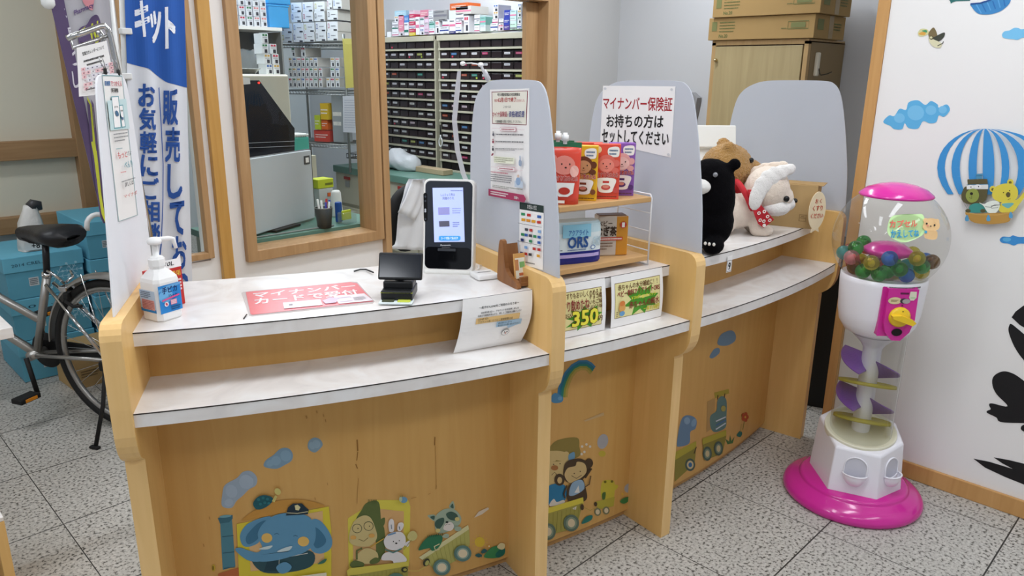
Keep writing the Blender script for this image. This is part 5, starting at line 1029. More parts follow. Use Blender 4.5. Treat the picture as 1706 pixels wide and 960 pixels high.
def carton20(z, dy, lab, dx):
    t = thing('carton', lab, 'box', (cxf-0.02+dx, (cy0+cy1)/2+dy, z), math.radians(-90), 'long brown cartons on the cabinet'); w, d, h = 0.58, 0.36, 0.112
    b = MB(); b.box((0, d/2, h/2), (w, d, h), mat('kraft carton', '#a3875a', 0.85, var=0.05, spec=0.1), 0.002); b.box((w/2+0.0004, d/2+0.01, h/2), (0.001, 0.05, h-0.004), mat('brown tape', '#9c8763', 0.4)); b.build('carton', t)
    gi = ink('#5e6b3e'); p = Print(Face(t, (0, -0.0004, 0), (1, 0, 0), (0, 0, 1)), uv=True)
    p.text('No.20', tq(-w/2+.065, .012, -w/2+.115, .028), gi, .04); p.rect(-w/2+.02, .045, -w/2+.05, .092, ink('#74774a')); p.tiny(tq(-w/2+.065, .035, -w/2+.155, .095), gi, 4, 3, .35); p.line([(w/2-.135, .045), (w/2-.03, .045), (w/2-.03, .080), (w/2-.135, .080), (w/2-.135, .045)], .003, gi); p.rect(w/2-.12, .05, w/2-.045, .075, ink('#74774a')); p.tiny(tq(w/2-.17, .045, w/2-.14, .052), gi, 1, 3)
    p.build('print', t); p = Print(Face(t, (w/2+0.0012, 0, 0), (0, 1, 0), (0, 0, 1)), uv=True); p.rect(.03, .04, .10, .09, ink('#74774a')); p.tiny(tq(.22, .04, .31, .08), gi, 3, 2, .5); p.build('side_print', t)
carton20(1.677, -0.005, 'lower long brown carton marked No.20 lying on the tall cabinet', 0.0); carton20(1.790, -0.03, 'upper long brown carton stacked on the other one above the cabinet', -0.015)
mb = MB(); S = Plane((4.17, 2.4, 1.3), (0, -1, 0), (0, 0, 1)); mb.prism([S.px(*q) for q in ((1138, 158), (1156, 154), (1166, 163), (1160, 192), (1152, 222), (1146, 238), (1140, 225))], -0.02, 0.03, mat('grey cloth', '#8f9092', 0.85), S.P); tag(mb.build('cloth_bag'), 'dim grey cloth bag hanging on the staff wall beside the big notice screen', 'bag')

t = thing('gap_darkener', 'black block added to darken the gap between the counter end and the right wall', 'bin', (3.44, 1.31, 0), 0.35)  # made-up block, added so the gap beside the counter end looks dark
b = MB(); loft(b, [(rounded(0.30, 0.26, 0.03), 0.0), (rounded(0.36, 0.32, 0.04), 0.70)], mat('black gap filler', '#141414', 0.6)); b.build('body', t); b = MB(); loft(b, [(rounded(0.38, 0.34, 0.04), 0.70), (rounded(0.37, 0.33, 0.04), 0.745), (rounded(0.30, 0.26, 0.04), 0.765)], mat('black gap filler top', '#1b1c1e', 0.4)); b.build('lid', t)
# ================================================================== capsule machine
GX, GY = 2.652, 0.842
gm = thing('capsule_machine', 'tall magenta and white capsule toy machine with a clear globe', 'capsule machine', (GX, GY, 0), 0)
pink = mat('magenta plastic', '#cf2a96', 0.22, var=0.02, coat=0.4); gw = mat('white glossy plastic', '#eceaf0', 0.28, var=0.01, coat=0.2)
toC = Vector((-GX, -GY, 0)).normalized(); CAMA = math.atan2(-GY, -GX)
b = MB(); b.lathe([(0.0, 0.0), (0.232, 0.0), (0.240, 0.010), (0.240, 0.022), (0.232, 0.036), (0.212, 0.050), (0.190, 0.058), (0.186, 0.062), (0.186, 0.066), (0.176, 0.072), (0, 0.074)], pink, 64); b.build('base', gm)
# lower body: six-sided at the front, cut on a slant
NA = CAMA+math.radians(32); NT = CAMA+math.radians(12)
b = MB(); secs = []; angs = [NA+math.radians(a) for a in (0, 52, 96, 140, 182, 226, 300)]
def ringz(r, zf, zb):
    out = []
    for k, a in enumerate(angs):
        rr_ = r; x, y = rr_*math.cos(a), rr_*math.sin(a); c_ = math.cos(a-NT); z = zf+(zb-zf)*(1-c_)/2; out.append((x, y, z))
    return out
vs = ringz(0.160, 0.072, 0.072)+ringz(0.146, 0.225, 0.290)+ringz(0.139, 0.232, 0.297); n = len(angs); fs = [(j*n+i, j*n+(i+1) % n, (j+1)*n+(i+1) % n, (j+1)*n+i) for j in range(2) for i in range(n)]+[tuple(range(2*n, 3*n))]
b.add(vs, fs, gw); o = b.build('lower_body', gm); bv = o.modifiers.new('bevel', 'BEVEL'); bv.width = 0.006; bv.segments = 3; bv.limit_method = 'ANGLE'; bv.angle_limit = rad(20)
# two delivery cups on the front faces
def cup(i0, i1, sc):
    a, c_ = Vector(vs[i0]), Vector(vs[i1]); a2, c2 = Vector(vs[n+i0]), Vector(vs[n+i1]); eu = (c_-a).normalized(); mid = (a+c_)/2; mid2 = (a2+c2)/2; ev = (mid2-mid).normalized(); nn = eu.cross(ev).normalized()
    if nn.dot(mid) < 0: nn = -nn; eu = -eu
    P = lambda u, v, h: mid+eu*u+ev*v+nn*h; w_ = 0.040*sc; bb = MB(); dk = mat('cup recess', '#c9c8d2', 0.4)
    pts = [(w_, 0.075), (w_, 0.105)]+[(w_*math.cos(t_), 0.105+0.034*math.sin(t_)) for t_ in [PI*k/12 for k in range(1, 12)]]+[(-w_, 0.105), (-w_, 0.075)]
    pts = pts+[(-w_*math.cos(t_), 0.075-0.012*math.sin(t_)) for t_ in [PI*k/8 for k in range(1, 8)]]
    bb.prism(pts, 0.0008, 0.0016, dk, P)
    rim = [P(u, v, 0.002) for u, v in pts]; bb.tube(rim, 0.0026, gw, 6, closed=True)
    # projecting half bowl
    nv, nu = 8, 12; V_ = []; F_ = []
    for j in range(nv+1):
        t_ = PI/2*j/nv
        for i in range(nu+1):
            q = PI*i/nu; V_.append(P(w_*1.08*math.cos(q)*math.cos(t_*0.96), 0.078-0.045*math.sin(t_), 0.002+0.032*math.sin(q)*math.cos(t_*0.96)))
    for j in range(nv):
        for i in range(nu): F_.append((j*(nu+1)+i, j*(nu+1)+i+1, (j+1)*(nu+1)+i+1, (j+1)*(nu+1)+i))
    bb.add(V_, F_, gw, smooth=True); bb.tube([V_[i] for i in range(nu+1)], 0.003, gw, 8); bb.build('delivery_cup', gm)
cup(0, 6, 0.92); cup(0, 1, 0.88)
# slanted dish on top of the body, white column, clear tube, spiral flights
tilt = Matrix.Translation((0, 0, 0.268)) @ Matrix.Rotation(NT, 4, 'Z') @ Matrix.Rotation(math.radians(12), 4, 'Y')
b = MB(); b.lathe([(0.0, 0.002), (0.114, 0.002), (0.120, 0.006), (0.122, 0.0), (0.120, -0.02)], mat('ivory dish', '#e3dfc8', 0.35), 40, T=tilt); b.build('dish', gm)
b = MB(); b.lathe([(0.031, 0.25), (0.031, 0.58), (0.042, 0.60), (0.078, 0.635)], gw, 28); b.build('column', gm)
tubeg = thin_glass('clear tube', '#f1f2f0', 1.0, 0.03, haze=0.05)
b = MB(); b.lathe([(0.104, 0.235), (0.104, 0.655)], tubeg, 48); o = b.build('clear_tube', gm)
b = MB(); b.lathe([(0.1035, 0.25), (0.1035, 0.65)], mat('white tube seam', '#e2e1de', 0.4), 2, a0=CAMA+1.28, a1=CAMA+1.36); b.build('tube_seam', gm)
pur = mat('purple plastic', '#74409c', 0.35, var=0.03); yel_ = thin_glass('yellow tinted plastic', '#dbcf4e', 0.8, 0.1, haze=0.62)
for k, zc in enumerate((0.520, 0.380)):
    for a0, a1, z0, z1, r0 in ((CAMA-2.0, CAMA-0.30, 0.036, -0.016, 0.031), (CAMA+0.55, CAMA+1.90, 0.022, -0.050, 0.031)):
        bb = MB(); m_ = 16; V_ = []; F_ = []
        for i in range(m_+1):
            q = a0+(a1-a0)*i/m_; t_ = i/m_; z = zc+z0+(z1-z0)*t_; sw = 0.004
            for r_, dz in ((r0, -sw), (0.099, sw*0.6), (0.099, sw*0.6+0.004), (r0, -sw+0.004)): V_.append((r_*math.cos(q), r_*math.sin(q), z+dz))
        for i in range(m_):
            for j in range(4): F_.append((4*i+j, 4*i+4+j, 4*i+4+(j+1) % 4, 4*i+(j+1) % 4))
        F_ += [(0, 1, 2, 3), (4*m_+3, 4*m_+2, 4*m_+1, 4*m_)]; bb.add(V_, F_, pur, smooth=False); bb.build('spiral_flight', gm)
    # yellow ramp, tipped towards the front so that it is seen on edge
    T = Matrix.Translation((0, 0, zc-0.075)) @ Matrix.Rotation(CAMA, 4, 'Z') @ Matrix.Rotation(math.radians(-17), 4, 'Y')
    bb = MB(); bb.lathe([(0.033, -0.004), (0.096, -0.005), (0.096, 0.005), (0.033, 0.004)], yel_, 44, T=T); bb.build('yellow_ramp', gm)
# white bowl with the coin mechanism
b = MB(); b.lathe([(0.0, 0.625), (0.07, 0.632), (0.104, 0.650), (0.123, 0.680), (0.131, 0.72), (0.135, 0.78), (0.1375, 0.83), (0.137, 0.848), (0.133, 0.850), (0.124, 0.846), (0.0, 0.840)], gw, 56); b.build('bowl', gm)
na = CAMA+math.radians(24); e_n = Vector((math.cos(na), math.sin(na), 0)); e_u = Vector((-math.sin(na), math.cos(na), 0))
PM = lambda u, v, h: e_n*h+e_u*(u*0.9)+Vector((0, 0, v+0.018))
b = MB(); b.prism([(-0.060, 0.822), (0.062, 0.822), (0.062, 0.70), (0.040, 0.652), (-0.058, 0.652)][::1], 0.08, 0.131, pink, PM)
b.prism([(-0.046, 0.820), (0.060, 0.820), (0.062, 0.715), (0.050, 0.672), (0.022, 0.642), (-0.010, 0.642), (-0.036, 0.668), (-0.046, 0.70)], 0.12, 0.146, pink, PM); o = b.build('coin_mechanism', gm); bv = o.modifiers.new('bevel', 'BEVEL'); bv.width = 0.004; bv.segments = 2; bv.limit_method = 'ANGLE'; bv.angle_limit = rad(35)
class GF:
    def __init__(s): s.pl = Plane(Vector((GX, GY, 0.018))+e_n*0.1462, e_u*0.9, (0, 0, 1)); s.n = s.pl.n
    def P(s, u, v, h=0): return s.pl.P(u*0.9, v, h)
    def px(s, x, y): return s.pl.px(x, y)
p = Print(GF(), uv=True); p.rect(-.004, .802, .026, .808, ink('#5a1a44')); p.poly([(.030, .812), (.052, .812), (.054, .792), (.046, .782), (.034, .782), (.028, .792)], ink('#dcd9c4')); p.rect(.033, .788, .050, .794, ink('#b9d0a8')); p.ell(-.020, .780, .024, .012, ink('#d9cba0')); p.tiny([(-.034, .784), (-.008, .784), (-.008, .776), (-.034, .776)], ink('#8a6f4a'), 2, 3); p.ell(.012, .780, .014, .009, ink('#3a3340')); p.ell(.020, .779, .014, .008, ink('#a9a2a4')); p.poly([(.004, .767), (.012, .767), (.008, .760)], ink('#5a1a44')); p.ell(.004, .672, .019, .013, ink('#1a1014')); p.build('mechanism_details', gm)
b = MB(); ky = mat('yellow plastic', '#edc62d', 0.3, var=0.02)
T = Matrix((e_u, Vector((0, 0, 1)), e_n)).transposed().to_4x4(); T.translation = e_n*0.146+Vector((0, 0, 0.743))+e_u*0.004
b.lathe([(0.034, 0.0), (0.034, 0.006), (0.028, 0.012), (0.0, 0.014)], ky, 28, T=T); b.prism([(-0.034, 0.010), (-0.005, 0.012), (0.034, -0.002), (0.044, -0.012), (0.034, -0.022), (0.0, -0.010), (-0.030, 0.0)], 0.012, 0.030, ky, lambda u, v, h: T @ Vector((u, v, h))); b.ell((0.004, 0.022, 0.010), (0.003, 0.003, 0.004), bead, 8, T=T); b.build('turn_knob', gm)
SP = Vector((GX, GY, 0.990)); 
p = Print(Sph((GX, GY, 0.76), 0.1)); p = None
# clear globe, lid and inner umbrella
glb = thin_glass('clear globe', '#f4f4f2', 0.9, 0.02, haze=0.03); GR = 0.180; GZ = 0.975
b = MB(); a0 = math.asin((0.851-GZ)/GR); a1 = math.asin((1.122-GZ)/GR); b.lathe([(GR*math.cos(a0+(a1-a0)*i/26), GZ+GR*math.sin(a0+(a1-a0)*i/26)) for i in range(27)], glb, 64); b.build('globe', gm)
b = MB(); b.lathe([(0.100, 1.118), (0.112, 1.118), (0.115, 1.122), (0.112, 1.127), (0.092, 1.143), (0.058, 1.156), (0.025, 1.162), (0.0, 1.163)], pink, 56); b.build('lid', gm)
b = MB(); b.lathe([(0.0, 0.905), (0.040, 0.908), (0.073, 0.922), (0.079, 0.932), (0.075, 0.940), (0.050, 0.956), (0.018, 0.963), (0.0, 0.964)], pink, 44); b.build('inner_umbrella', gm)
b = MB(); b.lathe([(0.006, 0.845), (0.006, 0.906)], gw, 10); b.build('rod', gm)
# sticker on the globe
p = Print(Sph((GX, GY, GZ), GR+0.0008), step=0.0003); c = lambda *q: A(q, 1280, 280, 0.3541); gs = mat('lime sticker', '#c3e6a4', 0.35, var=0.08)
p.blob(c((575, 235), (620, 220), (690, 218), (730, 225), (735, 300), (700, 330), (640, 350), (590, 335), (560, 300)), gs, 6); p.text('カプセル', c((572, 246), (700, 244), (698, 276), (572, 280)), ink('#e0705f'), .05); p.text('かえしてね', c((576, 292), (708, 290), (706, 322), (578, 328)), ink('#3b9fd0'), .05)
hb = ink('#eac28c'); p.ell(*c((738, 248))[0], 4, 4, hb); p.ell(*c((790, 252))[0], 4, 4, hb); p.blob(c((725, 270), (745, 240), (785, 242), (803, 265), (795, 290), (760, 298), (730, 290)), hb); p.blob(c((735, 330), (735, 300), (765, 295), (790, 300), (785, 335)), hb)
for a, b_ in ((742, 263), (778, 270)): p.ell(*c((a, b_))[0], 1.6, 1.6, black)
p.ell(*c((760, 275))[0], 1.2, 1, black); p.ell(*c((737, 302))[0], 2.4, 2.4, ink('#4fa3c9')); p.ell(*c((746, 272))[0], 1.6, 1.2, ink('#e59a80')); p.build('globe_sticker', gm)
# small print on the bowl rim
p = Print(UV(lambda u, v, h=0: Vector((GX, GY, 0))+Vector((math.cos(CAMA+u), math.sin(CAMA+u), 0))*(0.1382+h)+Vector((0, 0, v))), uv=True); p.tiny([(0.15, 0.843), (0.95, 0.843), (0.95, 0.834), (0.15, 0.834)], ink('#4a4a52'), 1, 4); p.build('rim_print', gm)
# capsules
caps = [('green', '#6fc878'), ('yellow', '#e0d765'), ('red', '#e0706c'), ('blue', '#6aa5e0'), ('pink', '#ebb0b2'), ('teal', '#6fc3c0'), ('brown', '#a98a58')]
protos = {}
def capsule_proto(cn, hx):
    t = thing('capsule', f'{cn} toy capsule in the pile inside the clear globe', 'capsule', (0, 0, 0), 0, f'{cn} capsules in the globe'); r = 0.0250
    b = MB(); b.lathe([(r*math.cos(a), r*math.sin(a)) for a in [-PI/2+PI/2*i/8 for i in range(9)]], thin_glass('capsule '+cn, hx, 1.0, 0.08, haze=0.40), 20); b.build('tinted_half', t)
    b = MB(); b.lathe([(r*math.cos(a), r*math.sin(a)) for a in [PI/2*i/8 for i in range(9)]], thin_glass('capsule clear '+cn, hx, 1.0, 0.05, haze=0.15), 20); b.build('clear_half', t)
    b = MB(); b.ell((0, 0, -0.002), (0.013, 0.011, 0.014), mat('toy '+cn, hx, 0.5, var=0.2), 10); b.ell((0.004, 0.004, 0.010), (0.008, 0.008, 0.007), mat('toy pale '+cn, '#e3c9b4' if cn != 'blue' else '#4a90d9', 0.5), 8); b.build('toy', t); return t
rnd = random.Random(11); pos = []
rr0 = 0.0250
def ok(q): return all((q-o_).length > 2*rr0*1.003 for o_ in pos) and (q-Vector((0, 0, GZ))).length < GR-rr0-0.003 and not (math.hypot(q.x, q.y) < 0.081+rr0 and 0.900-rr0 < q.z < 0.965+rr0) and math.hypot(q.x, q.y) > rr0+0.007
for zl_, zh_, tries, cap in ((0.8722, 0.8726, 6000, 14), (0.890, 0.915, 8000, 14), (0.915, 0.940, 8000, 12)):
    k0 = len(pos)
    for _ in range(tries):
        a = rnd.uniform(0, 2*PI); R_ = 0.150*math.sqrt(rnd.random()); q = Vector((R_*math.cos(a), R_*math.sin(a), rnd.uniform(zl_, zh_)))
        if ok(q): pos.append(q)
        if len(pos)-k0 >= cap: break
for i, q in enumerate(pos):
    cn, hx = caps[[0, 1, 2, 0, 3, 1, 4, 0, 5, 2, 6, 1, 0, 3][i % 14]]
    rot = (rnd.uniform(0.2, 1.3)*rnd.choice((-1, 1)), rnd.uniform(-1, 1), rnd.uniform(0, 6))
    if cn not in protos: protos[cn] = o = capsule_proto(cn, hx)
    else: o = copy_tree(protos[cn], (0, 0, 0))
    o.location = (GX+q.x, GY+q.y, q.z); o.rotation_euler = rot
# ================================================================== stickers on the right wall
RWALL = Plane((2.935, 0.5, 0.5), (0, -1, 0), (0, 0, 1))
def stick(name, label, cat, draw, group=None):
    p = Print(RWALL, h0=0.0008, step=0.0002); draw(p); tag(p.build(name), label, cat, group)
sky, sky2, sky3 = ink('#5fb0de'), ink('#78bfe6'), ink('#3f8fd0')
def s1(p):
    c = lambda *q: A(q, 1420, 0, 0.4373)
    p.blob(c((118, 465), (140, 440), (160, 442), (180, 415), (205, 418), (215, 390), (250, 382), (278, 400), (300, 385), (325, 398), (330, 410), (360, 398), (372, 420), (350, 445), (330, 440), (320, 465), (295, 470), (270, 462), (250, 490), (215, 488), (200, 470), (190, 492), (160, 492), (145, 480)), sky)
    for x, y, r in ((242, 430, 14), (180, 450, 9), (300, 420, 9), (345, 418, 7)): p.ell(*c((x, y))[0], r, r*0.9, sky2)
stick('cloud_sticker', 'large blue cloud sticker on the white wall above the capsule machine', 'sticker', s1)
def s2(p):
    c = lambda *q: A(q, 1540, 200, 0.22928)
    pts = [(100, 345), (110, 270), (150, 200), (240, 130), (380, 75), (450, 60), (530, 52), (640, 72), (760, 110), (860, 170), (930, 250), (950, 340), (920, 420), (860, 480), (780, 520), (640, 545), (520, 550), (380, 545), (250, 520), (170, 460), (120, 400)]
    p.blob(c(*pts), ink('#e9e9e6'))
    topx, topy = 445, 62
    def meridian(x, k): # from the crown to the lower rim
        return [(topx+(x-topx)*math.sin(math.radians(t)), topy+k*(1-math.cos(math.radians(t)))) for t in (0, 20, 40, 60, 80, 100, 118)]
    for xa, xb in ((95, 150), (200, 260), (325, 385), (430, 515), (570, 625), (690, 770), (850, 950)):
        a_ = []; b2 = []
        for t in range(0, 121, 10):
            s_ = math.sin(math.radians(min(t, 90)))*(1 if t <= 90 else math.cos(math.radians((t-90)*1.35))**0.9); z = topy+285*(1-math.cos(math.radians(min(t, 90))))+(0 if t <= 90 else (t-90)*6.4)
            a_.append((topx+(xa-topx)*s_, z)); b2.append((topx+(xb-topx)*s_, z))
        for i in range(len(a_)-1): p.poly(c(a_[i], a_[i+1], b2[i+1], b2[i]), ink('#3f92cf'))
    p.line(c((255, 525), (325, 645)), 0.5, grey); p.line(c((285, 535), (335, 640)), 0.5, grey); p.line(c((760, 470), (680, 640)), 0.5, grey); p.line(c((495, 545), (495, 600)), 0.5, grey)
    p.poly(c((385, 388), (435, 385), (430, 425), (390, 425)), ink('#4f8fb0')); p.line(c((388, 402), (434, 400)), 0.8, ink('#2f5f7f'))
    kh = ink('#5a5436'); p.blob(c((280, 545), (300, 490), (325, 470), (325, 430), (345, 428), (455, 425), (470, 440), (470, 520), (455, 580), (400, 608), (340, 608), (295, 590)), kh); p.poly(c((318, 470), (475, 465), (475, 498), (320, 500)), ink('#d8dcd8')); p.line(c((318, 468), (475, 463)), 0.9, ink('#4a88a8'))
    for x, y in ((345, 483), (400, 480)): p.ell(*c((x, y))[0], 6, 3.6, ink('#e6e8e6')); p.ell(*c((x+6, y))[0], 1, 1, black)
    p.blob(c((315, 560), (320, 520), (355, 495), (395, 505), (410, 545), (390, 585), (345, 595)), ink('#8f9a4a')); p.ell(*c((355, 531))[0], 2.6, 2.4, black); p.line(c((340, 560), (357, 566), (357, 545)), 0.6, black)
    p.blob(c((335, 650), (345, 615), (390, 600), (440, 610), (468, 640), (465, 665), (340, 668)), ink('#3f8f86')); p.ell(*c((330, 655))[0], 4.4, 3.2, kh); p.ell(*c((438, 655))[0], 4.4, 3.2, kh)
    yb = ink('#d9c94a'); p.ell(*c((510, 497))[0], 5.4, 5.2, yb); p.ell(*c((637, 448))[0], 5.4, 5.2, yb); p.ell(*c((510, 500))[0], 2.4, 2.4, ink('#6f6325')); p.ell(*c((636, 450))[0], 2.4, 2.4, ink('#6f6325'))
    p.blob(c((505, 540), (520, 490), (580, 460), (650, 460), (690, 500), (685, 560), (640, 590), (560, 590), (520, 570)), yb); p.blob(c((560, 660), (570, 600), (620, 585), (690, 570), (735, 520), (745, 545), (700, 610), (650, 665)), yb); p.blob(c((575, 605), (660, 598), (640, 625), (615, 635)), ink('#6fb0b0')); p.blob(c((605, 535), (620, 518), (638, 530), (632, 552), (615, 555)), ink('#5a5230')); p.ell(*c((588, 522))[0], 0.9, 0.9, black); p.ell(*c((632, 508))[0], 0.9, 0.9, black); p.line(c((620, 572), (640, 566)), 0.5, black)
    p.blob(c((412, 595), (450, 605), (475, 590), (530, 580), (560, 600), (555, 640), (525, 672), (475, 665), (445, 620)), ink('#e3e8dc')); p.line(c((455, 625), (500, 628), (520, 612), (570, 612)), 0.6, black); p.line(c((500, 618), (550, 612), (550, 630), (502, 636), (500, 618)), 0.6, black); p.ell(*c((525, 680))[0], 1.8, 1, black)
    bk_ = ink('#b98d45'); p.blob(c((312, 670), (350, 675), (640, 665), (652, 672), (640, 710), (620, 735), (520, 750), (400, 745), (345, 720)), bk_, 3); p.line(c((312, 668), (420, 682), (545, 684), (655, 664)), 1.8, ink('#c69c55'))
    for x, y in ((325, 707), (480, 707), (642, 685)): p.blob(c((x, y-25), (x+14, y), (x+10, y+20), (x-10, y+20), (x-14, y)), ink('#5a9cc4'))
stick('balloon_sticker', 'striped blue hot-air balloon sticker with animals in its basket, on the white wall', 'sticker', s2)
def s3(p):
    c = lambda *q: A(q, 1580, 0, 0.08333)
    p.poly(c((-120, -200), (430, -200), (440, 15), (160, 25), (90, 45), (50, 75), (40, 30)), ink('#2f6f6a')); p.blob(c((445, 80), (640, 60), (820, 5), (1000, -120), (1250, -200), (1250, 0), (1190, 110), (1060, 215), (900, 275), (760, 292), (620, 280), (530, 220), (470, 140)), ink('#3f86c0'))
    for k in range(6): p.line(c((560+k*110, 90-k*22), (660+k*95, 265-k*28)), 2, ink('#2f6fae' if k % 2 else '#5aa0d4'))
    p.line(c((445, 78), (640, 62), (830, 2), (1000, -110)), 2.2, ink('#2a4f8f'))
stick('boat_sticker', 'blue ribbed basket sticker cut off by the top of the wall view', 'sticker', s3)
def s4(p):
    c = lambda *q: A(q, 1580, 0, 0.08333)
    p.blob(c((1075, 690), (1120, 630), (1230, 605), (1310, 560), (1400, 560), (1460, 585), (1620, 570), (1760, 600), (1760, 720), (1600, 750), (1480, 755), (1390, 795), (1290, 785), (1180, 775), (1095, 750)), sky2)
stick('cloud_sticker', 'pale blue cloud sticker at the right, level with the toucan sticker', 'sticker', s4)
def s5(p):
    c = lambda *q: A(q, 1540, 200, 0.22928)
    p.blob(c((548, 870), (570, 848), (620, 850), (645, 838), (690, 850), (800, 850), (830, 890), (760, 900), (690, 898), (650, 912), (610, 898), (565, 892)), sky3); p.ell(*c((600, 868))[0], 7, 3.6, sky)
stick('cloud_sticker', 'deep blue narrow cloud sticker below the balloon sticker', 'sticker', s5)
def s6(p):
    c = lambda *q: A(q, 1420, 0, 0.4373)
    p.blob(c((250, 125), (262, 110), (285, 112), (292, 128), (270, 138), (255, 138)), ink('#d2cf9a')); p.blob(c((253, 130), (265, 122), (280, 124), (275, 134)), ink('#d9a24a')); p.blob(c((265, 118), (282, 114), (284, 124)), ink('#4f9a6a'))
    p.blob(c((290, 130), (302, 110), (312, 106), (322, 125), (322, 140), (300, 152)), ink('#7a6a48')); p.blob(c((300, 150), (330, 132), (352, 124), (350, 140), (330, 158), (305, 158)), ink('#3f4238')); p.blob(c((292, 140), (310, 150), (340, 165), (335, 182), (310, 178), (295, 160)), ink('#d8d3b0')); p.ell(*c((302, 144))[0], 3.6, 3.2, ink('#4f4a30')); p.ell(*c((301, 143))[0], 2.2, 2.0, ink('#d9d3a6')); p.line(c((325, 175), (345, 165), (348, 158)), 1.2, ink('#3f4238'))
stick('toucan_sticker', 'small flying toucan sticker near the top of the white wall', 'sticker', s6)
bw = mat('black vinyl', '#0f0e10', 0.6, var=0.02)
def s7(p):
    c = lambda *q: A(q, 1600, 480, 0.375)
    p.poly(c((228, 130), (245, 105), (275, 82), (330, 50), (400, 52), (432, 90), (440, 150), (410, 215), (300, 185), (265, 165)), bw); p.blob(c((215, 195), (218, 165), (228, 160), (260, 185), (300, 215), (400, 260), (400, 400), (330, 360), (280, 318), (240, 260)), bw)
    p.blob(c((142, 425), (150, 390), (190, 370), (235, 380), (280, 410), (340, 460), (400, 600), (280, 600), (180, 595), (160, 575), (120, 555), (120, 545), (135, 538), (128, 520), (140, 512), (210, 525), (160, 470)), bw); p.ell(*c((290, 622))[0], 8, 6, bw)
stick('leaf_sticker', 'black silhouette sticker of rounded leaves at the right edge of the wall', 'sticker', s7)
def s8(p):
    c = lambda *q: A(q, 1600, 480, 0.375)
    p.poly(c((58, 758), (130, 772), (234, 804), (185, 778), (148, 752), (215, 764), (290, 782), (400, 812), (520, 872), (400, 915), (290, 876), (200, 840), (110, 798)), bw)
stick('grass_sticker', 'black silhouette sticker of spiky grass low on the white wall', 'sticker', s8)
# ================================================================== left corner: bicycle, boxes, banners
steel = mat('brushed silver frame', '#a9a7a3', 0.32, 0.85, var=0.05); chrome = mat('chrome', '#c9c9c9', 0.12, 1.0, var=0.02); rub = mat('black rubber', '#141414', 0.7, var=0.1); rimm = mat('alloy rim', '#a09f9c', 0.35, 0.9)
bi = thing('bicycle', 'silver step-through bicycle with a black saddle parked behind the left end of the counter', 'bicycle', (0.918, 3.250, 0), math.atan2(0.888, -0.46))
WR = 0.335; HR = (0, 0, 0.335); HF = (1.06, 0, 0.335)
def wheel(c, nm):
    b = MB(); ring = lambda r: [(c[0]+r*math.cos(2*PI*i/56), 0, c[2]+r*math.sin(2*PI*i/56)) for i in range(56)]
    b.tube(ring(WR-0.018), 0.0175, rub, 10, closed=True); w_ = b.build(nm, bi)
    b = MB(); b.tube(ring(WR-0.040), 0.012, rimm, 8, closed=True); b.build('rim', w_)
    b = MB()
    for i in range(32):
        a = 2*PI*i/32; s_ = 1 if i % 2 else -1; b.tube([(c[0]+0.018*math.cos(a+0.6*(1 if i % 4 < 2 else -1)), 0.03*s_, c[2]+0.018*math.sin(a+0.6*(1 if i % 4 < 2 else -1))), (c[0]+(WR-0.045)*math.cos(a), 0.002*s_, c[2]+(WR-0.045)*math.sin(a))], 0.0011, chrome, 5, cap=False)
    b.build('spokes', w_); b = MB(); b.tube([(c[0], -0.06, c[2]), (c[0], 0.06, c[2])], 0.018, chrome, 14); b.build('hub', w_)
wheel(HR, 'wheel'); wheel(HF, 'wheel')
b = MB(); arc = lambda c, r, a0, a1, n=24: [(c[0]+r*math.cos(math.radians(a0+(a1-a0)*i/n)), 0, c[2]+r*math.sin(math.radians(a0+(a1-a0)*i/n))) for i in range(n+1)]
def fender(c, a0, a1):
    bb = MB(); P_l = arc(c, WR+0.022, a0, a1, 30); V_ = []; F_ = []
    for i, q in enumerate(P_l):
        d_ = (Vector(q)-Vector(c)).normalized()
        for y, k in ((-0.030, -0.014), (-0.018, 0.002), (0, 0.006), (0.018, 0.002), (0.030, -0.014), (0.027, -0.016), (0, 0.003), (-0.027, -0.016)): V_.append((q[0]+d_.x*k, y, q[2]+d_.z*k))
    for i in range(len(P_l)-1):
        for j in range(8): F_.append((8*i+j, 8*i+(j+1) % 8, 8*i+8+(j+1) % 8, 8*i+8+j))
    bb.add(V_, F_, steel, smooth=True); bb.build('mudguard', bi)
fender(HR, 5, 205); fender(HF, 20, 170)
BBp = (0.46, 0, 0.285); STt = (0.325, 0, 0.66); SAD = (0.305, 0, 0.80); HT0 = (0.985, 0, 0.62); HT1 = (0.945, 0, 0.80)
b = MB(); b.tube([BBp, STt], 0.0165, steel, 14); b.tube([BBp, (0.72, 0, 0.40), HT0], 0.0185, steel, 14); b.tube([(0.402, 0, 0.445), (0.70, 0, 0.56), HT1], 0.0165, steel, 14); b.tube([HT0, HT1], 0.02, steel, 14)
for y in (-1, 1):
    b.tube([(BBp[0], 0.02*y, BBp[2]), (0.02, 0.062*y, HR[2])], 0.0085, steel, 10); b.tube([(STt[0]-0.005, 0.018*y, STt[2]-0.04), (0.01, 0.062*y, HR[2]+0.01)], 0.0072, chrome, 10); b.tube([(HT0[0]+0.005, 0.03*y, HT0[2]-0.02), (HF[0], 0.055*y, HF[2])], 0.010, steel, 10)
    b.tube([(0.10, 0.036*y, 0.69), (-0.01, 0.064*y, HR[2])], 0.003, chrome, 8); b.tube([(-0.30, 0.036*y, 0.55), (-0.012, 0.064*y, HR[2])], 0.003, chrome, 8)
b.tube([(BBp[0], -0.04, BBp[2]), (BBp[0], 0.04, BBp[2])], 0.021, steel, 14); b.build('frame', bi)
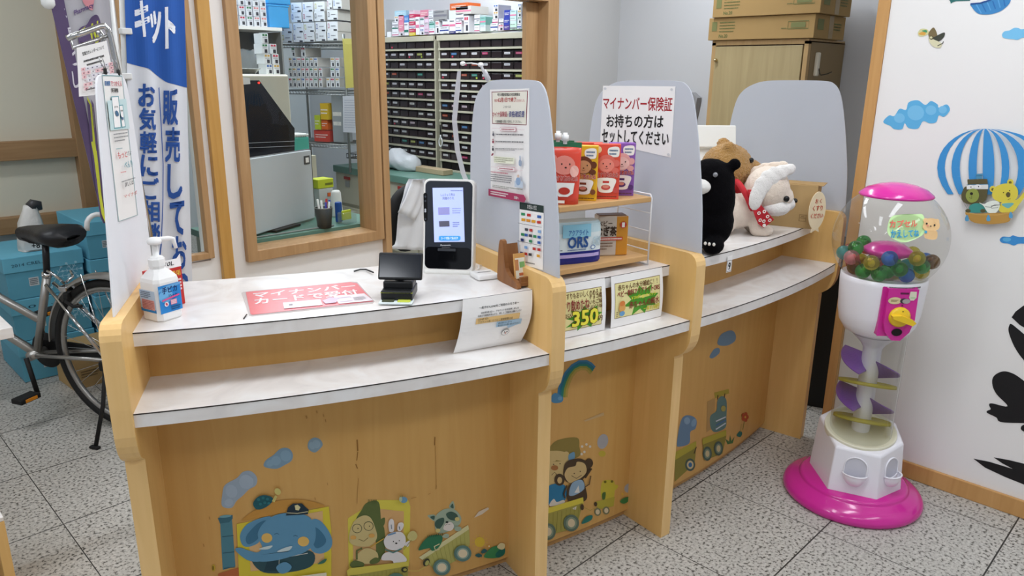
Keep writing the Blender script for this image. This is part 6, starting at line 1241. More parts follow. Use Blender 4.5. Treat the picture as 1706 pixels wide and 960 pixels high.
b = MB(); b.tube([STt, SAD], 0.0135, mat('black enamel', '#1a1b1f', 0.3), 12); b.tube([(STt[0]+0.003, 0, STt[2]-0.01), (STt[0]-0.001, 0, STt[2]+0.008)], 0.020, chrome, 12); b.tube([(STt[0], 0.02, STt[2]), (STt[0]-0.03, 0.045, STt[2]+0.01)], 0.005, chrome, 8); b.build('seat_post', bi)
# saddle: shaped loft along its length
b = MB(); V_ = []; F_ = []; st_ = [(-0.125, 0.03, 0.010, -0.012), (-0.115, 0.070, 0.026, -0.003), (-0.08, 0.092, 0.036, 0.004), (-0.03, 0.080, 0.034, 0.004), (0.03, 0.045, 0.032, 0.0), (0.09, 0.028, 0.028, -0.004), (0.135, 0.022, 0.022, -0.008), (0.148, 0.010, 0.010, -0.014)]; n = 16
for x, w_, h_, dz in st_:
    for i in range(n):
        a = 2*PI*i/n; z = h_*math.sin(a)*(0.75 if math.sin(a) > 0 else 1.0); V_.append((SAD[0]-0.02+x*1.1, w_*1.1*math.cos(a), SAD[2]+0.045+dz+z*(1.2 if math.sin(a) > 0 else 1.7)))
for j in range(len(st_)-1):
    for i in range(n): F_.append((j*n+i, j*n+(i+1) % n, (j+1)*n+(i+1) % n, (j+1)*n+i))
F_ += [tuple(range(n)), tuple(range((len(st_)-1)*n, len(st_)*n))]; b.add(V_, F_, mat('black saddle vinyl', '#17171a', 0.42, var=0.05, bump=0.1), smooth=True); b.build('saddle', bi)
b = MB()
for y in (-0.022, 0.022): b.tube([(SAD[0]-0.11, y, SAD[2]+0.012), (SAD[0]-0.05, y, SAD[2]-0.002), (SAD[0]+0.06, y, SAD[2]+0.0), (SAD[0]+0.10, y, SAD[2]+0.015)], 0.0035, rub, 8)
b.build('saddle_rails', bi)
b = MB(); b.tube([(0.24, 0.0, 0.63), (0.22, 0.03, 0.655), (0.235, 0.05, 0.685), (0.27, 0.04, 0.69)], 0.006, chrome, 8); b.tube([(0.24, -0.01, 0.63), (0.23, -0.04, 0.65), (0.25, -0.05, 0.67)], 0.006, chrome, 8); b.box((0.215, 0.012, 0.615), (0.04, 0.05, 0.025), chrome, 0.006); b.box((0.20, 0.03, 0.585), (0.025, 0.02, 0.03), rub, 0.005); b.tube([(0.19, 0.05, 0.57), (0.14, 0.06, 0.555), (0.10, 0.055, 0.56)], 0.007, rub, 8); b.tube(arc(HR, 0.285, 95, 45, 10), 0.006, chrome, 8); b.build('rear_lock', bi)
b = MB(); b.lathe([(0.0, -0.006), (0.080, -0.006), (0.084, 0.0), (0.080, 0.006), (0, 0.006)], rub, 36, T=Matrix.Translation((BBp[0], -0.05, BBp[2])) @ Matrix.Rotation(PI/2, 4, 'X')); b.box((0.27, -0.05, 0.305), (0.42, 0.012, 0.07), rub, 0.02, T=Matrix.Identity(4)); b.build('chain_guard', bi)
for s_, a in ((1, -108), (-1, 72)):
    b = MB(); ca, sa = math.cos(math.radians(a)), math.sin(math.radians(a)); e_ = (BBp[0]+0.16*ca, 0.07*s_, BBp[2]+0.16*sa); b.tube([(BBp[0], 0.055*s_, BBp[2]), e_], 0.010, rub, 10); b.build('crank', bi)
for s_, a in ((1, -108), (-1, 72)):
    ca, sa = math.cos(math.radians(a)), math.sin(math.radians(a)); b = MB(); b.box((BBp[0]+0.16*ca, 0.125*s_, BBp[2]+0.16*sa), (0.06, 0.095, 0.024), rub, 0.005); pdl = b.build('pedal', bi)
    b = MB(); b.box((BBp[0]+0.16*ca-0.031, 0.125*s_, BBp[2]+0.16*sa), (0.004, 0.055, 0.014), mat('amber reflector', '#e2922a', 0.2), 0.001); b.build('reflector', pdl)
b = MB(); b.tube([(0.01, 0.068, 0.31), (-0.005, 0.12, 0.16), (-0.012, 0.190, 0.010)], 0.0085, rub, 10); b.box((-0.012, 0.195, 0.006), (0.045, 0.02, 0.012), rub, 0.004); b.box((0.01, 0.07, 0.31), (0.05, 0.02, 0.04), rub, 0.006); b.build('kickstand', bi)
TH_ = Matrix.Translation((0.95, 0, 0)) @ Matrix.Rotation(math.radians(75), 4, 'Z') @ Matrix.Translation((-0.95, 0, 0))
b = MB(); b.tube([HT1, (0.935, 0, 0.88), (0.96, 0, 0.91)], 0.012, chrome, 10); b.tube([(0.90, -0.25, 0.925), (0.95, -0.20, 0.93), (0.965, -0.08, 0.915), (0.965, 0.08, 0.915), (0.95, 0.20, 0.93), (0.90, 0.25, 0.925)], 0.011, chrome, 10, T=TH_); b.build('handlebar', bi)
for y in (-1, 1): b = MB(); b.tube([(0.91, 0.245*y, 0.925), (0.82, 0.275*y, 0.92)], 0.016, rub, 12, T=TH_); b.build('grip', bi)
# blue shoe-box style cartons in two stacks
cb = mat('sky blue carton', '#62a8c0', 0.6, var=0.06, scale=8, spec=0.2); cb2 = mat('sky blue lid', '#6bb4cc', 0.6, var=0.05, scale=8, spec=0.2); frost = ink('#a9d3e0')
def zat(x, y, py):
    lo, hi = -1.0, 3.0
    for _ in range(50):
        m_ = (lo+hi)/2; d = Vector((x, y, m_))-EYE; sy = 480-FOC*d.dot(CU)/d.dot(CF)
        if sy > py: lo = m_
        else: hi = m_
    return lo
def bluebox(x, y, z, w, d, h, label, seed, writing=None, group='sky blue cartons stacked behind the bicycle'):
    t = thing('storage_carton', label, 'box', (x+w/2, y, z), 0, group); b = MB(); b.box((0, d/2, h/2-0.004), (w-0.012, d-0.012, h-0.012), cb, 0.002); b.build('carton', t)
    lh = min(0.085, h*0.36); b = MB(); b.box((0, d/2, h-lh/2), (w, d, lh), cb2, 0.003); b.build('lid', t)
    p = Print(Face(t, (0, 0.0055, 0), (1, 0, 0), (0, 0, 1)), uv=True); r = random.Random(seed); p.rect(-w*.22, h*.28, -w*.10, h*.48, ink('#cfd6d8')); p.tiny([(-w*.21, h*.46), (-w*.11, h*.46), (-w*.11, h*.30), (-w*.21, h*.30)], ink('#3a4a52'), 4, seed, .6)
    for cx_, cz_, rr_ in ((w*.12, h*.40, .055), (w*.33, h*.52, .042)):
        for k in range(6):
            a = k*PI/3; p.line([(cx_, cz_), (cx_+rr_*math.cos(a), cz_+rr_*math.sin(a))], .003, frost); p.line([(cx_+rr_*.6*math.cos(a)-rr_*.2*math.sin(a), cz_+rr_*.6*math.sin(a)+rr_*.2*math.cos(a)), (cx_+rr_*.45*math.cos(a), cz_+rr_*.45*math.sin(a)), (cx_+rr_*.6*math.cos(a)+rr_*.2*math.sin(a), cz_+rr_*.6*math.sin(a)-rr_*.2*math.cos(a))], .003, frost); p.ell(cx_+rr_*math.cos(a), cz_+rr_*math.sin(a), .006, .006, frost, n=10)
    p.build('print', t)
    if writing:
        p = Print(Face(t, (0, -0.0004, 0), (1, 0, 0), (0, 0, 1)), uv=True); p.text(writing, [(-w*.40, h*.84), (w*.02, h*.86), (w*.02, h*.79), (-w*.40, h*.77)], ink('#24485c')); p.build('handwriting', t)
    return t
ax, ay = 0.715, 4.10; top = zat(ax, ay, 432); hA = top/3; wA = 0.345
for k, (lb, wr_) in enumerate((('lowest sky blue carton of the left stack, on the floor behind the pedal', None), ('middle sky blue carton of the left stack behind the bicycle', '20…'), ('top sky blue carton of the left stack, written on its lid, under the white bag', '2014 CREL.2'))):
    bluebox(ax, ay, k*hA, wA, 0.44, hA-0.001, lb, k+1, wr_)
bx, by = 1.072, 4.06; topB = zat(bx, by, 372); hB = topB/4
for k, lb in enumerate(('lowest sky blue carton of the right stack behind the rear wheel', 'second sky blue carton from the floor in the right stack', 'third sky blue carton from the floor in the right stack', 'topmost sky blue carton of the right stack beside the white bag')):
    bluebox(bx, by, k*hB, 0.26, 0.46, hB-0.001, lb, k+5)
# white bag on the left stack
O = Vector((ax+0.155, ay+0.12, top+0.0005)); t = thing('plastic_bag', 'white pack with a dark neck standing on the left stack of blue cartons', 'bag', tuple(O), 0)
b = MB(); V_ = []; F_ = []; n = 20; secs = [(0, .062, .05), (0.02, .068, .055), (0.10, .068, .052), (0.16, .058, .045), (0.20, .048, .038), (0.235, .036, .028), (0.26, .030, .022)]
for z, rx, ry in secs:
    for i in range(n): a = 2*PI*i/n; k = 1+0.06*math.sin(5*a+z*40)+0.04*math.sin(9*a-z*30); V_.append((rx*k*math.copysign(abs(math.cos(a))**.7, math.cos(a))+(z*0.10), ry*k*math.copysign(abs(math.sin(a))**.7, math.sin(a)), z))
for j in range(len(secs)-1):
    for i in range(n): F_.append((j*n+i, j*n+(i+1) % n, (j+1)*n+(i+1) % n, (j+1)*n+i))
F_ += [tuple(range(n)), tuple(range((len(secs)-1)*n, len(secs)*n))]; b.add(V_, F_, mat('white film', '#d9d7d2', 0.35, var=0.08, bump=0.6, bscale=25), smooth=True); b.build('pack', t)
t.scale = (0.85, 0.85, 0.85); b = MB(); b.tube([(0.026, 0, 0.245), (0.045, 0, 0.262), (0.068, 0, 0.258), (0.075, -0.005, 0.225)], [0.03, 0.032, 0.026, 0.012], mat('dark film', '#3a3a3c', 0.4), 10); b.build('neck', t)
p = Print(Face(t, (0, -0.058, 0), (1, 0, 0), (0, 0, 1)), uv=True, h0=0.003); p.rect(-.045, .01, .045, .06, ink('#cfcfcd')); p.text('+8', tq(-.01, .018, .03, .05), black, .04); p.build('print', t)
# small brown carton
t = thing('cardboard_box', 'small brown carton with red print on the floor behind the rear wheel', 'box', (0.985, 3.845, 0), math.radians(4)); b = MB(); b.box((0, 0.10, 0.10), (0.24, 0.20, 0.20), card, 0.002); b.build('carton', t)
p = Print(Face(t, (0, -0.0004, 0), (1, 0, 0), (0, 0, 1)), uv=True); p.ell(.03, .11, .025, .018, ink('#a3473a')); p.ell(.03, .11, .017, .011, card2); p.ell(.08, .10, .015, .02, ink('#a3473a')); p.tiny(tq(-.08, .05, .0, .09), ink('#5a4a34'), 3, 2, .4); p.build('print', t)
# umbrella with a white crook
O = aty(182, 372, 3.55); t = thing('umbrella', 'umbrella with a white crook handle, upright beside the blue cartons', 'umbrella', (O.x, 3.55, 0), 0); H0 = O.z
b = MB(); L_ = [(0, 0, H0-0.15), (0, 0, H0)]+[(-0.045+0.045*math.cos(PI*k/8), 0, H0+0.045*math.sin(PI*k/8)) for k in range(1, 9)]+[(-0.092, 0, H0-0.02)]; b.tube(L_, 0.011, mat('white handle', '#e6e6e4', 0.3), 12); b.build('handle', t)
b = MB(); b.tube([(0, 0, 0.02), (0, 0, 0.12), (0, 0, 0.45), (0, 0, H0-0.14)], [0.004, 0.03, 0.045, 0.018], mat('clear grey film', '#b9bdc0', 0.3), 14); b.tube([(0, 0, 0), (0, 0, 0.03)], 0.004, steel, 8); b.build('canopy', t)
# chrome stand with the hung calendar
YS = 2.42; S_ = lambda x, y: aty(x, y, YS)
t = thing('sign_stand', 'bent chrome tube stand behind the leftmost acrylic screen', 'stand', (S_(185, 90).x, YS, 0), 0)
d0 = S_(176, 47); d1 = S_(197, 122); sl = (d1-d0)/(d1.z-d0.z); foot = d1+sl*(0.0-d1.z); footx = Vector((d1.x+0.10, YS, 0.012))
b = MB(); b.tube([S_(112, 64), S_(140, 54), S_(166, 44), S_(174, 43), S_(180, 49), S_(184, 62), d1, Vector((d1.x+0.05, YS, 0.7)), footx], 0.0085, chrome, 12); b.tube([S_(168, 48)+Vector((0, 0.03, 0)), S_(176, 60)+Vector((0, 0.03, 0)), S_(191, 120)+Vector((0, 0.03, 0)), Vector((d1.x+0.04, YS+0.03, 0.7)), footx+Vector((-0.01, 0.04, 0))], 0.0085, chrome, 12); b.tube([S_(118, 62), S_(121, 80), S_(150, 70), S_(184, 58)], 0.005, chrome, 10); b.build('tube_frame', t)
b = MB(); b.box(footx+Vector((0, 0.02, -0.004)), (0.24, 0.30, 0.016), rub, 0.004); b.build('foot_plate', t, True)
for o in t.children:
    if o.name.startswith('tube_frame'): o.data.transform(MW[t].inverted())
S2_ = Plane((0, YS-0.012, 0), (1, 0, 0), (0, 0, 1)); c = lambda *q: A(q, 0, 0, 0.1993)
p = sheet(S2_, c((640, 400), (890, 340), (945, 620), (950, 700), (785, 795), (660, 808)), paper); p.text('営業日カレンダーについて', c((685, 438), (865, 378), (870, 408), (690, 468)), black, .03); p.tiny(c((695, 505), (868, 455), (872, 475), (698, 525)), black, 1, 3, .8); p.tiny(c((722, 535), (850, 498), (853, 516), (725, 553)), black, 1, 4, .8)
for r_ in range(6):
    for k in range(7):
        x, y = 675+k*38+r_*3, 570+r_*32-k*7.5
        if r_ == 0 or (r_*7+k) % 3: p.poly(c((x, y), (x+34, y-7), (x+36, y+20), (x+2, y+27)), ink('#eec3c6' if (k == 0 or k == 6 or r_ % 3 == 1) else '#e6e3ea'))
        p.tiny(c((x+12, y+5), (x+24, y+3), (x+25, y+14), (x+13, y+16)), ink('#8a5a66' if k in (0, 6) else '#4a4a58'), 1, r_*7+k, .9)
p.tiny(c((700, 745), (790, 722), (792, 738), (703, 760)), black, 1, 7, .8)
tag(p.build('calendar_sheet'), 'white opening-days calendar sheet clipped to the bent chrome stand', 'calendar')
# banners
def cloth(b, S, quad, m, wav=0.010, n=14, k=2.4, ph=0.0):
    """a hanging cloth over a pixel quad on a plane, with soft vertical folds and real thickness"""
    Q = [S.px(*q) for q in quad]
    def fn(u, v, h=0):
        a, b_ = u, 1-v; x = (Q[0][0]*(1-a)+Q[1][0]*a)*(1-b_)+(Q[3][0]*(1-a)+Q[2][0]*a)*b_; z = (Q[0][1]*(1-a)+Q[1][1]*a)*(1-b_)+(Q[3][1]*(1-a)+Q[2][1]*a)*b_
        return S.P(x, z, h+wav*math.sin(2*PI*k*u+ph+z*2.0)*min(1, 2*(1-abs(2*u-1))+0.2))
    V_ = []; F_ = []
    for h in (0, -0.0012):
        for j in range(n+1):
            for i in range(n+1): V_.append(fn(i/n, j/n, h))
    N_ = (n+1)**2
    for o_ in (0, N_):
        for j in range(n):
            for i in range(n): q = o_+j*(n+1)+i; F_.append((q, q+1, q+n+2, q+n+1))
    b.add(V_, F_, m, smooth=True); return UV(fn)
blue_c = mat('blue banner cloth', '#2357a8', 0.75, var=0.04); wht_c = mat('white banner cloth', '#d9dce2', 0.75, var=0.03); nav = mat('navy lettering', '#26519c', 0.75, var=0.03)
YB = 2.78; SB = Plane((0, YB, 0), (1, 0, 0), (0, 0, 1)); O = aty(204, 200, YB)
t = thing('banner', 'tall blue and white banner with large lettering, behind the hand sanitiser', 'banner', (O.x, YB, 0), 0)
b = MB(); S = cloth(b, SB, ((206, -40), (306, -40), (322, 520), (226, 520)), wht_c, 0.007, 20); b.build('cloth', t, True)
def bu(x, y):                                        # photo pixel -> cloth u, v
    v = 1-(y+40)/560; xl = 206+20*(1-v); xr = 306+16*(1-v); return ((x-xl)/(xr-xl), v)
p = Print(S, uv=True, h0=0.0008, step=0.0003); cB = lambda *q: [bu(*w_) for w_ in q]
Q = [(0, 1), (1, 1), bu(311, 134), bu(300, 131), bu(283, 127), bu(270, 118), bu(245, 104), bu(225, 99), bu(216, 96)]
top_ = []; 
for i in range(24):
    for j in range(14):
        u0, u1 = i/24, (i+1)/24; f = lambda u: (lambda x_: 96+(8*(x_-0.05)/0.3 if x_ < 0.35 else 8+(22*(x_-0.35)/0.3 if x_ < 0.65 else 22+8*(x_-0.65)/0.35)))(u)
        va = lambda u, k: 1-(1-(1-(f(u)+40)/560))*k/14
        p.face([(u0, va(u0, j)), (u1, va(u1, j)), (u1, va(u1, j+1)), (u0, va(u0, j+1))], blue_c, 0.0010)
p.h = 0.0016
def vtext(chars, x0, y0, x1, y1, m, slope=0.035, bold=.05):
    """lettering set in a column, one character under another"""
    n_ = len(chars)
    for i, ch in enumerate(chars):
        ya = y0+(y1-y0)*i/n_; yb = y0+(y1-y0)*(i+0.90)/n_; s_ = slope*(ya-y0); p.text(ch, cB((x0+s_, ya), (x1+s_, ya), (x1+s_, yb), (x0+s_, yb)), m, bold)
wl_ = mat('white lettering', '#e9ecf2', 0.7)
p.text('キ', cB((224, 0), (246, -2), (247, 52), (225, 52)), wl_, .06); p.text('ッ', cB((249, 16), (266, 14), (267, 60), (250, 62)), wl_, .06); p.text('ト', cB((273, 10), (289, 8), (290, 68), (274, 70)), wl_, .06)
p.text('査', cB((226, -60), (290, -60), (290, -12), (226, -12)), wl_, .05) if False else None
vtext('お気軽にご相談', 230, 129, 255, 400, nav); vtext('販売しており', 270, 138, 292, 508, nav, 0.06)
p.line(cB((262, 134), (266, 200), (269, 260), (268, 320), (264, 396), (258, 450)), 0.018, nav)
p.build('lettering', t)
b = MB(); a0 = aty(204, -60, YB); a1 = aty(212, 130, YB); dd = (a1-a0)/(a1.z-a0.z); ft = Vector((a1.x-0.004, YB+0.004, 0.02)); b.tube([a0+Vector((0, 0.02, 0)), a1+Vector((0, 0.02, 0)), ft], 0.009, mat('white pole', '#dfe0de', 0.4), 10); b.build('pole', t, True)
for y in (52, 127): b = MB(); q = aty(210, y, YB); b.box(q+Vector((0, 0.006, 0)), (0.035, 0.030, 0.020), mat('white pole', '#dfe0de', 0.4), 0.003); b.build('pole_loop', t, True)
b = MB(); b.box(ft+Vector((0.0, 0.0, -0.002)), (0.26, 0.22, 0.03), mat('black water base', '#222226', 0.5), 0.01); b.build('base', t, True)
# leaning purple banner
YP = 2.62; SPp = Plane((0, YP, 0), (1, 0, 0), (0, 0, 1)); O = aty(150, 200, YP)
t = thing('banner', 'grey banner with a purple edge and yellow lettering, leaning behind the chrome stand', 'banner', (O.x, YP, 0), 0)
b = MB(); S = cloth(b, SPp, ((75, -30), (180, -30), (212, 372), (172, 372)), mat('grey banner cloth', '#a9a7ad', 0.75, var=0.04), 0.004, 16); b.build('cloth', t, True)
def bp(x, y): v = 1-(y+30)/402; xl = 75+97*(1-v); xr = 180+32*(1-v); return ((x-xl)/(xr-xl), v)
p = Print(S, uv=True, h0=0.0008, step=0.0003); cP = lambda *q: [bp(*w_) for w_ in q]
pu = mat('purple banner print', '#57476a', 0.75, var=0.04)
for j in range(12): p.face([(0, 1-j/12), (.23, 1-j/12), (.23, 1-(j+1)/12), (0, 1-(j+1)/12)], pu, 0.0010)
p.h = 0.0016
for ch, x, y in (('各', 96, 8), ('種', 104, 40), ('と', 111, 74), ('し', 117, 110)): p.text(ch, cP((x, y), (x+11, y), (x+14, y+26), (x+3, y+26)), ink('#d6d2da'), .04)
p.blob(cP((137, 2), (150, 14), (153, 5), (153, -10), (137, -12)), ink('#d08a92')); p.text('Pharmacy', cP((120, 14), (152, 2), (154, 10), (122, 24)), ink('#5f4a78'), .04)
yl = ink('#c3c840'); p.blob(cP((126, 50), (132, 40), (142, 36), (150, 24), (160, 22), (166, 40), (164, 66), (150, 70), (132, 76)), pu); p.text('受付', cP((129, 44), (162, 30), (163, 62), (132, 74)), yl, .06)
p.line(cP((146, 160), (153, 230), (163, 310), (172, 365)), .10, yl); p.line(cP((143, 160), (150, 230), (159, 310), (168, 365)), .05, pu); p.line(cP((150, 160), (157, 230), (168, 310), (177, 365)), .05, pu)
p.build('lettering', t)
b = MB(); a0 = aty(183, -30, YP)+Vector((0, 0.006, 0)); a1 = aty(196, 110, YP)+Vector((0, 0.006, 0)); b.tube([a0, a1, Vector((a1.x+0.02, YP+0.006, 0.85)), Vector((a1.x+0.02, YP+0.006, 0.02))], 0.008, mat('white pole', '#dfe0de', 0.4), 10); b.ell(aty(80, 4, YP), (0.02, 0.015, 0.02), mat('white pole', '#dfe0de', 0.4), 10); b.build('pole', t, True); b = MB(); b.box((a1.x+0.02, YP+0.006, 0.012), (0.10, 0.08, 0.024), mat('black water base', '#222226', 0.5), 0.006); b.build('base', t, True)
# table and stool at the left edge
O = atz(21, 545, 0.70); t = thing('side_table', 'pale-topped wooden table just inside the left edge', 'table', (O.x-0.30, O.y+0.25, 0), math.radians(0)); b = MB(); b.box((0, 0, 0.682), (0.60, 0.50, 0.036), stone, 0.002); b.build('tabletop', t); b = MB(); b.box((-0.03, 0.02, 0.62), (0.50, 0.40, 0.09), panel_wood, 0.002); b.build('apron', t)
for x, y in ((-0.28, -0.2), (-0.28, 0.22), (-0.20, -0.2), (-0.20, 0.22)): b = MB(); b.box((x, y, 0.33), (0.04, 0.04, 0.66), panel_wood, 0.002); b.build('leg', t)
O = atz(6, 862, 0.36); t = thing('stool', 'low wooden box stool at the bottom left corner of the view', 'stool', (O.x-0.17, O.y+0.17, 0), 0); b = MB(); b.box((0, 0, 0.355), (0.34, 0.34, 0.012), stone, 0.002); b.build('top', t); b = MB()
for s_ in (-1, 1): b.box((0.158*s_, 0, 0.174), (0.024, 0.34, 0.348), panel_wood, 0.002)
b.box((0, 0.155, 0.174), (0.30, 0.02, 0.348), board_wood); b.build('sides', t)
# ================================================================== dispensing room
class VFrame:
    """an upright plane in the room; boxes are set on it from where the photo shows their front faces"""
    def __init__(s, o, right): s.e = Vector((right[0], right[1], 0)).normalized(); s.pl = Plane((o[0], o[1], 0), s.e, (0, 0, 1)); s.n = s.pl.n; s.rz = math.atan2(s.e.y, s.e.x)
    def rect(s, x0, y0, x1, y1):
        (u0, v1), (u1, v0) = s.pl.px(x0, y0), s.pl.px(x1, y1); return u0, v0, u1, v1
def fbox(F, x0, y0, x1, y1, d, col, label, group=None, name='medicine_carton', cat='box', style=0, z=None, seed=0, side=None, bottom=None, push=0.0):
    u0, v0, u1, v1 = F.rect(x0, y0, x1, y1)
    if bottom is not None: v0 = bottom
    w, h = u1-u0, v1-v0; o = F.pl.P((u0+u1)/2, v0, -push)
    t = thing(name, label, cat, (o.x, o.y, o.z), F.rz, group); b = MB(); b.box((0, d/2, h/2), (w*0.985, d, h*0.985), ink(col, 0.5), 0.0008)
    b.build('carton', t)
    p = Print(Face(t, (0, -0.0003, 0), (1, 0, 0), (0, 0, 1)), uv=True); r = random.Random(seed); dkk = ink('#3a3b44')
    if style == 1:                                   # small cartons: coloured flash above a dark code
        c_ = ['#c23a55', '#2f7a4a', '#c9a24a', '#3a62a8', '#d98a8a'][seed % 5]
        p.rect(-w*.36, h*.74, -w*.05, h*.92, ink(c_)); p.rect(w*.04, h*.74, w*.36, h*.92, ink(c_)); p.rect(-w*.08, h*.10, w*.34, h*.45, dkk); p.tiny(tq(-w*.35, h*.52, w*.35, h*.64), ink('#9a9aa4'), 1, seed)
    elif style == 2:                                 # wide cartons: outline mark, lettering, barcode
        c_ = ['#c9c23a', '#3a4a9a', '#b84a6a', '#2f2f38', '#7a9ad0'][seed % 5]; p.rect(-w*.42, h*.30, -w*.28, h*.78, ink(c_)); p.rect(-w*.39, h*.36, -w*.31, h*.72, ink(col, 0.5)); p.tiny(tq(-w*.12, h*.46, w*.30, h*.60), ink('#6a6a74'), 1, seed); p.rect(w*.10, h*.04, w*.42, h*.20, dkk)
    elif style == 3:                                 # plain cartons with a colour band
        c_ = ['#26418f', '#b8306a', '#2f7a6a', '#7a7a84', '#c9c9cc', '#d97a9a'][seed % 6]; zb = r.uniform(.15, .6); p.rect(-w*.49, h*zb, w*.49, h*(zb+.18), ink(c_)); p.tiny(tq(-w*.4, h*.75, w*.3, h*.9), ink('#5a5a66'), 1, seed)
        if seed % 3 == 0: p.rect(-w*.1, h*.06, w*.35, h*.13 if h < w else h*.3, dkk)
    elif style == 4:
        p.tiny(tq(-w*.4, h*.3, w*.4, h*.7), white_, 2, seed, .4)
    p.build('print', t)
    if side:
        b = MB(); b.box((w/2, d/2, h/2), (0.0008, d*.98, h*.97), ink(side, 0.5)); b.build('side', t)
    return t
beige = mat('beige steel', '#bdbaa6', 0.45, var=0.03); greent = mat('green desk laminate', '#668d80', 0.35, var=0.04); dkbrown = mat('dark drawer plastic', '#231c20', 0.3, var=0.15); smoke = mat('smoky drawer front', '#2e2528', 0.18, var=0.1)
# rear desk with drawers
XD = 3.485; y0, y1 = 3.75, 5.66
t = thing('rear_desk', 'green-topped steel desk carrying the drawer cabinets in the dispensing room', 'desk', (XD, (y0+y1)/2, 0), math.radians(-90)); L_ = y1-y0
b = MB(); b.box((0, 0.355, 0.705), (L_, 0.71, 0.03), greent, 0.003); b.box((0, 0.003, 0.690), (L_, 0.008, 0.05), greent, 0.002); b.build('desktop', t)
b = MB(); b.box((0, 0.37, 0.34), (L_-0.02, 0.66, 0.68), beige, 0.004); b.build('body', t)
for k in range(5):
    x = -L_/2+0.19+k*0.38
    for zc in (0.54, 0.24):
        b = MB(); b.box((x, 0.028, zc), (0.365, 0.02, 0.27), beige, 0.004); dr = b.build('drawer', t)
        b = MB(); b.box((x, 0.012, zc+0.085), (0.085, 0.012, 0.025), mat('red handle', '#a3332c', 0.4), 0.003); b.box((x, 0.014, zc+0.035), (0.06, 0.008, 0.05), mat('grey label holder', '#9a9d9c', 0.4), 0.002); b.build('handle', dr)
# medicine drawer cabinets standing on it
XC = 3.95; ROWS = 13; zt = 1.775; zb = 0.725; rh = (zt-0.03-zb)/ROWS; CW = 0.1175
labs = ['#dcdce2', '#d3d6da', '#cfd3d8', '#e6e6ea', '#d9d9df', '#dcdce2', '#d6d9d6', '#cdb9c4', '#dcdce2', '#cfd3d8', '#e6e6ea', '#dfe0e2', '#d3d3da', '#d9d9df', '#c23a6a', '#b8c05a', '#3a9a8a', '#3f7fb8', '#b8502a', None, None, None]
def drawer_mesh(c_, flag):
    b = MB(); b.box((0, 0.06, 0), (CW*0.95, 0.12, rh*0.66), dkbrown, 0.002); b.box((0, -0.002, -rh*0.02), (CW*0.90, 0.006, rh*0.56), smoke, 0.002)
    if c_: b.box((-0.004, -0.006, rh*0.08), (CW*0.50, 0.003, rh*0.19), ink(c_)); b.box((-0.004, -0.0078, rh*0.08), (CW*0.40, 0.0006, rh*0.05), ink('#8a8a94'))
    if flag: b.box((CW*0.18*flag, -0.006, -rh*0.18), (CW*0.14, 0.003, rh*0.16), ink('#a9c04a' if flag > 0 else '#c2405a'))
    return b
def cabinet(yc, ncol, label, seed):
    w = ncol*CW+0.03; t = thing('drawer_cabinet', label, 'cabinet', (XC, yc, zb-0.004), math.radians(-90), 'medicine drawer cabinets'); b = MB()
    b.box((0, 0.118, (zt-zb)-0.012), (w, 0.236, 0.03), beige, 0.002); b.box((0, -0.006, zt-zb-0.018), (w, 0.012, 0.040), beige, 0.002)
    for s_ in (-1, 1): b.box((s_*(w/2-0.007), 0.118, (zt-zb)/2), (0.014, 0.222, zt-zb), beige, 0.002)
    b.box((0, 0.226, (zt-zb)/2), (w, 0.01, zt-zb), dkbrown)
    for r_ in range(ROWS): b.box((0, 0.02, r_*rh+rh*0.10), (w-0.02, 0.056, rh*0.19), beige, 0.001)
    b.build('carcass', t); r = random.Random(seed); pr = {}
    for r_ in range(1, ROWS):
        for k in range(ncol):
            c_ = None if r_ == ROWS-1 else (r.choice(labs) if r.random() < 0.9 else None); fl_ = r.choice([0]*16+[1, -1]); key = (c_, fl_)
            if key not in pr: o = pr[key] = drawer_mesh(c_, fl_).build('drawer', t)
            else: o = pr[key].copy(); COL.objects.link(o); o.parent = t
            o.location = (-(ncol-1)*CW/2+k*CW, 0.012, (r_+0.5)*rh+rh*0.06)
    b = MB()
    for k in range(ncol): b.box((-(ncol-1)*CW/2+k*CW, 0.072, 0.5*rh+rh*0.06), (CW*0.95, 0.12, rh*0.66), dkbrown, 0.002)
    o = b.build('drawer_row', t); o['kind'] = 'stuff'
    for k in range(ncol): pass
cabinet(5.255, 7, 'left medicine drawer cabinet of dark drawers, seen between the window frame and the upright', 4)
cabinet(4.30, 8, 'right medicine drawer cabinet of dark drawers, behind the strap and the long notice', 9)
mb = MB(); qa, qb = aty(735, 245, 1), None; S = Plane((XC-0.022, 4.79, 0), (0, -1, 0), (0, 0, 1)); p0 = S.px(734, 231); ring = [S.P(p0[0]+0.020*math.cos(2*PI*k/20), p0[1]-0.028+0.035*math.sin(2*PI*k/20), 0) for k in range(20)]
mb.tube(ring, 0.005, mat('white scissor handle', '#d9dde0', 0.35), 8, closed=True); mb.tube([S.P(p0[0], p0[1], 0), S.P(p0[0], p0[1]+0.03, 0)], 0.006, mat('white scissor handle', '#d9dde0', 0.35), 8); mb.tube([S.P(p0[0], p0[1]+0.03, 0.0), S.P(p0[0], p0[1]+0.11, 0.0)], 0.006, rub, 8); tag(mb.build('scissors'), 'white-handled scissors hanging between the two drawer cabinets', 'scissors')
mb = MB(); S0 = atz(728, 287, 0.72); mb.box((S0.x-0.06, S0.y, 0.742), (0.10, 0.42, 0.04), mat('kraft strip', '#b3a182', 0.6), 0.003); tag(mb.build('cardboard_tray'), 'low tan cardboard tray on the rear desk at the foot of the drawers', 'tray')
